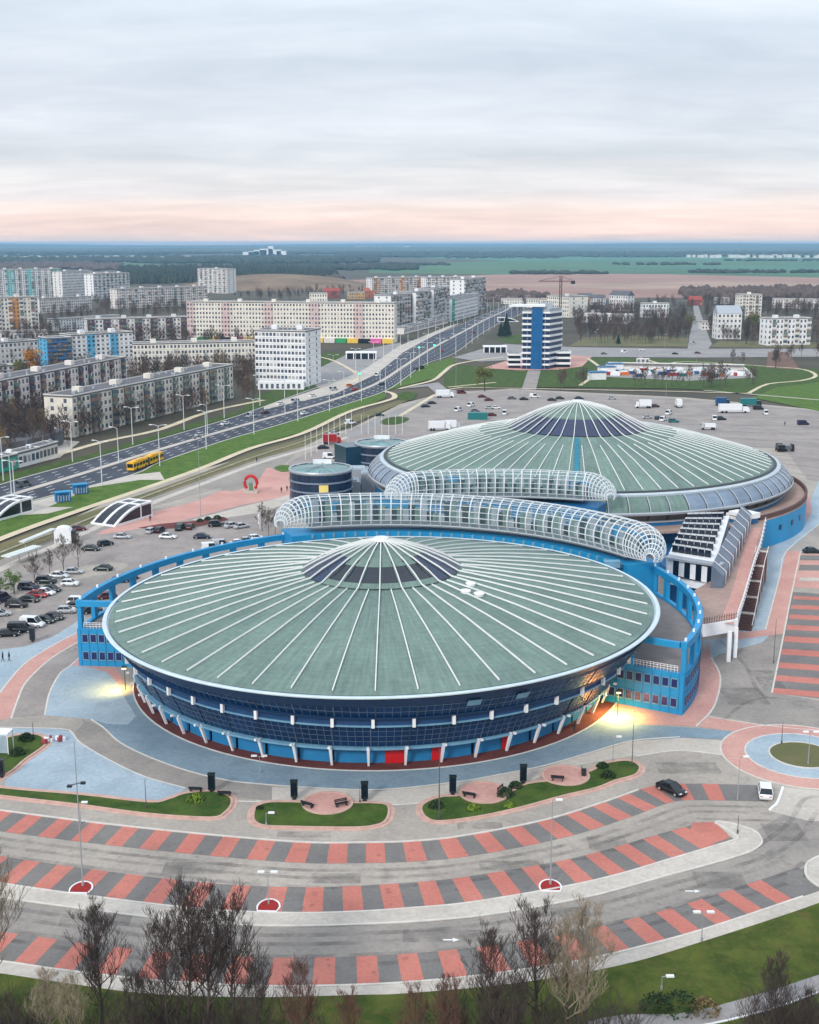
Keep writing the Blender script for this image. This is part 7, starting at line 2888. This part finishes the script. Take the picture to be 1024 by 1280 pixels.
LM2 = lamp_meshes(14, 2.2, (-1, 1), .2, mat('pole_pale', (206, 210, 212), .5, .05, 1))
LM1 = lamp_meshes(12, 2.2, (1,), .18, mat('pole_pale', (0, 0, 0)))
for edge, off, sp, lb, gr, ms in ((AV_U, 3.0, 34, 'pale street lamp on the far side of the avenue', 'street lamps on the far side of the avenue', LM2),
                                  (AV_L, -3.0, 34, 'pale street lamp on the near side of the avenue', 'street lamps on the near side of the avenue', LM2),
                                  (AV_M, 0, 60, 'pale street lamp on the avenue median', 'street lamps on the avenue median', LM1)):
    P = G(edge, 0, 8)
    acc = 0
    cnt_ = 0
    for i in range(1, len(P)):
        acc += (P[i] - P[i - 1]).length
        q_ = P[i]
        zc_ = q_.y * math.cos(PITCH) + HC * math.sin(PITCH)
        if acc > sp and q_.y < 1500 and CX + q_.x / zc_ * F > 4:
            acc = 0
            t = (P[i] - P[i - 1]).normalized()
            nr = Vector((-t.y, t.x, 0))
            lampset(ms, P[i] + nr * off, math.atan2(nr.y, nr.x), nth(cnt_) + ' ' + lb + ', counted from the left edge', gr)
            cnt_ += 1
# individually placed posts: base pixel, top row
POST = [
    (104, 1108, 926, 'mast', 'tall dark mast with two floodlights rising from the red gravel bed at left'),
    (336, 1131, 1090, 'lamp2', 'short double headed lamp on the middle red gravel bed'),
    (688, 1106, 1000, 'lamp1', 'single headed lamp on the right red gravel bed'),
    (877, 1177, 1140, 'lamp2', 'double headed lamp at the edge of the lower lawn'),
    (101, 1030, 1003, 'lamp1', 'short white lamp on the left long island'),
    (183, 1011, 974, 'thin', 'thin post standing in the long left island'),
    (549, 1024, 936, 'thin', 'tall thin mast at the left tip of the long island'),
    (325, 966, 945, 'lamp2', 'small double lamp beside the brick ring at the left'),
    (766, 952, 921, 'lamp1', 'short lamp on the plaza beside the lit pavement'),
    (790, 958, 888, 'thin', 'tall thin mast beside the lit pavement'),
    (967, 829, 774, 'thin', 'dark mast left of the red striped parking rows'),
    (922, 1000, 946, 'lamp1', 'lamp with curved arm left of the white hatchback'),
    (922, 1042, 1019, 'thin', 'short post on the rounded footway tip'),
    (977, 930, 902, 'thin', 'dark thin post behind the roundabout'),
    (1010, 956, 915, 'lamp2', 'white lamp in the middle of the roundabout'),
    (251, 645, 548, 'mast', 'very tall light mast in the left car park'),
    (344, 1020, 1003, 'thin', 'green pole at the left tip of the middle island'),
    (333, 1033, 1016, 'lamp1', 'small white curved lamp on the middle island'),
    (450, 1004, 984, 'thin', 'thin pole behind the middle island'),
    (827, 1238, 1220, 'lamp1', 'green signal lamp on the lower lawn'),
    (42, 922, 903, 'thin', 'thin pole on the upper left lawn'),
    (870, 470, 444, 'thin', 'pale pole on the path north of the rear lot'), (556, 545, 505, 'thin', 'slim mast in the rear lot near the towers'),
    (832, 505, 478, 'thin', 'slim mast between the rear lot and the service yard'), (742, 447, 415, 'lamp1', 'street lamp on the cross street, left one'), (830, 446, 418, 'lamp1', 'street lamp on the cross street, right one'),
    (745, 440, 412, 'lamp1', 'street lamp behind the cross street'), (570, 486, 430, 'thin', 'tall mast beside the junction'), (455, 540, 510, 'thin', 'flagpole left of the rear tower'),
    (140, 700, 668, 'thin', 'thin pole between the green cars')]
TM = lamp_meshes(10, .6, (), .13)
for x, y, top, kd, lb in POST:
    p = W(x, y)
    hh = htop(p, top)
    root = empty('light_mast' if kd in ('mast',) else ('lamp_post' if kd != 'thin' else 'mast_pole'), p, 0, lb, 'lamp post' if kd != 'thin' else 'pole')
    b = MB()
    r = .07 if hh < 9 else .1
    b.tube([(0, 0, 0), (0, 0, hh * .5), (0, 0, hh)], [r, r * .7, r * .45], 8)
    b.tube([(0, 0, 0), (0, 0, .5)], r * 1.7, 8)
    b.build('pole', M_poled if kd in ('thin',) and y > 700 else M_pole, root)
    if kd == 'mast':
        b = MB()
        hz = hh * (.7 if y > 1000 else 1)
        b.tube([(-.8, 0, hz), (.8, 0, hz + .4)], .07, 5)
        b.build('arm', M_poled, root)
        for s_ in (-1, 1):
            b = MB()
            b.box((s_ * .8, -.2, hz + .2 + .2 * s_), (.55, .4, .25))
            b.build('floodlight', M_dark, root)
    elif kd != 'thin':
        b = MB()
        for s_ in ((-1, 1) if kd == 'lamp2' else (1,)):
            b.tube([(0, 0, hh - .1), (s_ * .5, -.2, hh + .15)], .05, 5)
        b.build('arm', M_pole, root)
        for s_ in ((-1, 1) if kd == 'lamp2' else (1,)):
            b = MB()
            b.box((s_ * .75, -.25, hh + .16), (.8, .35, .18))
            b.build('lamp_head', M_white if y < 1215 or y > 1230 else mat('signal_green', (30, 150, 110), .5, 0), root)
# black pillars in front of the arena
for x, y, lb in ((265, 990, 'dark display pillar beside the long left island'), (368, 999, 'dark display pillar left of the first round seat'), (456, 1001, 'dark display pillar right of the first round seat'), (566, 993, 'dark display pillar left of the second round seat'), (654, 979, 'dark display pillar left of the third round seat'), (2, 972, 'dark display pillar at the left edge'), (41, 802, 'dark display pillar by the lower row of cars')):
    p = W(x, y)
    root = empty('display_pillar', p, 0, lb, 'pillar')
    b = MB()
    b.box((0, 0, 1.55), (.95, .6, 2.3))
    b.box((0, 0, 2.75), (1.05, .7, .12))
    b.build('cabinet', mat('pillar_dark_green', (26, 40, 40), .4, .1, 1), root)
    b = MB()
    b.box((0, -.31, 1.6), (.75, .03, 1.9))
    b.build('glass_front', M_glass2, root)
    b = MB()
    b.tube([(0, 0, 0), (0, 0, .42)], .3, 10)
    b.build('foot', M_dark, root)


def bench(px, py, deg, label, z=.19):
    root = empty('bench', W(px, py) + Vector((0, 0, z)), R(deg), label, 'bench')
    for i in range(3):
        b = MB()
        b.box((0, -.2 + i * .2, .45), (1.9, .16, .06))
        b.build('seat_slat', M_dark, root)
    for i in range(2):
        b = MB()
        b.box((0, .32 + i * .04, .65 + i * .2), (1.9, .05, .15))
        b.build('back_slat', M_dark, root)
    for x in (-.7, .7):
        b = MB()
        b.box((x, 0, .22), (.1, .6, .42))
        b.box((x, .33, .6), (.08, .06, .6))
        b.build('leg', M_dark, root)


for x, y, dg, lb in ((385, 1010, 150, 'left bench on the first round seat pad'), (427, 1009, 25, 'right bench on the first round seat pad'), (587, 998, 160, 'left bench on the second round seat pad'), (628, 992, 60, 'right bench on the second round seat pad'),
                     (697, 977, 170, 'left bench on the third round seat pad'), (730, 969, 80, 'right bench on the third round seat pad'), (245, 990, 175, 'left bench behind the long left island'), (281, 995, 175, 'right bench behind the long left island')):
    bench(x, y, dg, lb, .19 if y not in (990, 995) else .02)

# sign and bus shelter pieces at left edge, red flower display
root = empty('glass_shelter', W(2, 940), R(-5), 'pale glass shelter at the left edge beside the lawn', 'shelter')
b = MB()
b.box((0, 0, 3.3), (3.2, 2.2, .2))
for x in (-1.5, 1.5):
    for y in (-1, 1):
        b.box((x, y, 1.6), (.12, .12, 3.2))
b.build('frame', M_white, root)
b = MB()
b.box((0, -1, 1.6), (2.8, .05, 2.6))
b.build('glass_panel', M_bluepave, root)
root = empty('flower_display', W(68, 928), R(20), 'red and white flower display at the tip of the left lawn', 'flower display')
rr = random.Random(6)
for i in range(12):
    b = MB()
    b.box((rr.uniform(-1.6, 1.6), rr.uniform(-.6, .6), rr.uniform(.2, .7)), (.5, .4, .6), rr.uniform(0, 3))
    b.build('flower_tub', mat('flower_red', (150, 60, 66), .8, .2, 1) if i % 2 else M_white, root)
# white banner beside tube
b = MB()
b.box((0, 0, 3.4), (.9, .12, 3.6))
b.tube([(0, .1, 0), (0, .1, 5.4)], .08, 6)
b.build('banner', M_white, loc=W(325, 662), label='white vertical banner beside the bare trees near the tube', cat='banner')
# flagpoles in front of round towers
for i in range(9):
    b = MB()
    b.tube([(0, 0, 0), (0, 0, 9)], [.1, .06], 6)
    b.build('flagpole', M_white, loc=W(382 + i * 7.2, 575 - i * 4.6), label=nth(i) + ' white bare flagpole from the left in the row behind the round glass towers', cat='flagpole', group='flagpoles behind the round towers')
for i in range(7):
    b = MB()
    b.tube([(0, 0, 0), (0, 0, 8)], [.1, .06], 6)
    b.build('flagpole', M_white, loc=W(452 + i * 8.5, 543), label=nth(i) + ' white bare flagpole from the left behind the farther round tower', cat='flagpole', group='flagpoles behind the farther tower')
# traffic signals at the junction
for x, y, lb in ((524, 447, 'left traffic signal showing green at the junction'), (543, 444, 'right traffic signal showing green at the junction'), (450, 483, 'traffic signal showing green left of the red car')):
    p = W(x, y)
    root = empty('traffic_signal', p, 0, lb, 'traffic signal')
    b = MB()
    b.tube([(0, 0, 0), (0, 0, 7)], .12, 6)
    b.build('pole', M_pole, root)
    b = MB()
    b.box((0, -.2, 7), (.9, .5, 2.0))
    b.build('housing', M_dark, root)
    b = MB()
    b.box((0, -.5, 6.8), (1.0, .1, 1.0))
    b.build('lens', mat('signal_green_lit', (60, 230, 170), .5, 0, emit=((60, 240, 180), 2.5)), root)


# people


def person(px, py, deg, shirt, trousers, label, stride=.28):
    root = empty('person', W(px, py) + Vector((0, 0, .02)), R(deg), label, 'person')
    me = bpy.data.meshes.new('body')
    J = [(0, 0, .95, .15), (0, 0, 1.2, .16), (0, 0, 1.42, .17), (0, 0, 1.53, .07), (0, .02, 1.66, .1), (0, .02, 1.74, .085),
         (.1, .03, .9, .11), (.11, stride * .5, .5, .075), (.11, stride, .09, .05), (.11, stride + .16, .05, .045),
         (-.1, -.03, .9, .11), (-.11, -stride * .3, .5, .075), (-.11, -stride, .12, .05), (-.11, -stride + .15, .05, .045),
         (.2, 0, 1.4, .07), (.26, -.06, 1.12, .05), (.25, .08, .88, .042), (-.2, 0, 1.4, .07), (-.26, .08, 1.12, .05), (-.25, .2, .9, .042)]
    E = [(0, 1), (1, 2), (2, 3), (3, 4), (4, 5), (0, 6), (6, 7), (7, 8), (8, 9), (0, 10), (10, 11), (11, 12), (12, 13), (2, 14), (14, 15), (15, 16), (2, 17), (17, 18), (18, 19)]
    me.from_pydata([j[:3] for j in J], E, [])
    me.materials.append(shirt)
    o = new_obj('body', me, root)
    sk = o.modifiers.new('skin', 'SKIN')
    for i, v in enumerate(me.skin_vertices[0].data if me.skin_vertices else []):
        v.radius = (J[i][3], J[i][3])
        v.use_root = (i == 0)
    ss = o.modifiers.new('sub', 'SUBSURF')
    ss.levels = ss.render_levels = 1
    h = MB()
    sector(h, [(0, 1.86), (.08, 1.83), (.115, 1.74), (.11, 1.66)], 0, 360, 10)
    h.build('hair', mat('hair_dark', (40, 30, 26), .9, .1, 2), root)
    t = MB()
    loft(t, [[Vector((.2 * math.cos(k * .785) * w_, .13 * math.sin(k * .785) * w_, z)) for k in range(8)] for z, w_ in ((.84, .95), (1.1, .95), (1.45, 1.1))])
    t.build('coat', trousers, root)
    return root


mc1 = mat('cloth_dark', (36, 38, 48), .9, .2, 2)
mc2 = mat('cloth_grey', (70, 72, 80), .9, .2, 2)
mc3 = mat('cloth_brown', (84, 62, 52), .9, .2, 2)


def ensure_skin(me):
    return me


for x, y, dg, a, c, lb in ((4, 827, 100, mc1, mc1, 'left one of two people in dark clothes walking on the blue paving'), (12, 827, 80, mc2, mc1, 'right one of two people in dark clothes walking on the blue paving'),
                           (188, 652, 0, mc1, mc1, 'person in dark coat beside the curved metro entrance'), (176, 584 + 50, 20, mc1, mc2, 'person in dark coat on the path behind the metro entrance'),
                           (321, 578, 40, mc1, mc1, 'person in dark coat walking on the light path near the plaza'), (352, 616, 0, mc1, mc3, 'left person in dark clothes near the round glass tower'),
                           (359, 614, 0, mc2, mc1, 'right person in dark clothes near the round glass tower'), (981, 532, 0, mc1, mc1, 'person in dark clothes alone in the rear lot'),
                           (718, 916, 60, mc1, mc1, 'person in dark clothes at the lit corner of the glass drum')):
    person(x, y, dg, a, c, lb)

# ------------------------------------------------------------ lit lamps at the foot of the arena (the photograph shows them on)
M_lit = mat('lamp_lit', (255, 226, 150), .4, 0, emit=((255, 222, 130), 8.0))
for px, py, hh, tgt, en, lb, spd in ((772, 895, 4.2, (768, 896), 8000, 'lit yellow floodlight at the right foot of the glass drum', 160), (157, 862, 4.0, (140, 862), 2600, 'lit yellow floodlight at the left foot of the glass drum', 120)):
    p = W(px, py)
    p.z = hh
    root = empty('floodlight', (p.x, p.y, 0), 0, lb, 'floodlight')
    b = MB()
    b.tube([(0, 0, 0), (0, 0, hh)], .08, 6)
    b.build('post', M_dark, root)
    b = MB()
    b.box((0, -.1, hh + .15), (.7, .5, .35))
    b.build('housing', M_dark, root)
    b = MB()
    b.box((0, -.3, hh - .08), (.6, .5, .08))
    b.build('lens', M_lit, root)
    ld = bpy.data.lights.new('floodlight_beam', 'SPOT')
    ld.energy = en
    ld.color = (1.0, .72, .22)
    ld.spot_size = R(spd)
    ld.spot_blend = 1.0
    ld.shadow_soft_size = 1.0
    lo = bpy.data.objects.new('lamp_light', ld)
    COL.objects.link(lo)
    lo.location = (p.x, p.y - .3, hh - .25)
    t = W(*tgt)
    d = t - lo.location
    lo.rotation_euler = (-d).to_track_quat('Z', 'Y').to_euler()

# ------------------------------------------------------------ haze
HAZE = 6.5e-5
hm = bpy.data.materials.new('haze_air')
hm.use_nodes = True
nt = hm.node_tree
nt.nodes.clear()
out = nt.nodes.new('ShaderNodeOutputMaterial')
pv = nt.nodes.new('ShaderNodeVolumePrincipled')
pv.inputs['Color'].default_value = (0.38, 0.70, 1.0, 1)
pv.inputs['Density'].default_value = HAZE
pv.inputs['Anisotropy'].default_value = 0.1
nt.links.new(pv.outputs[0], out.inputs['Volume'])
b = MB()
b.box((0, 11500, 43), (49000, 24500, 90))
b.build('haze', hm, kind='stuff')
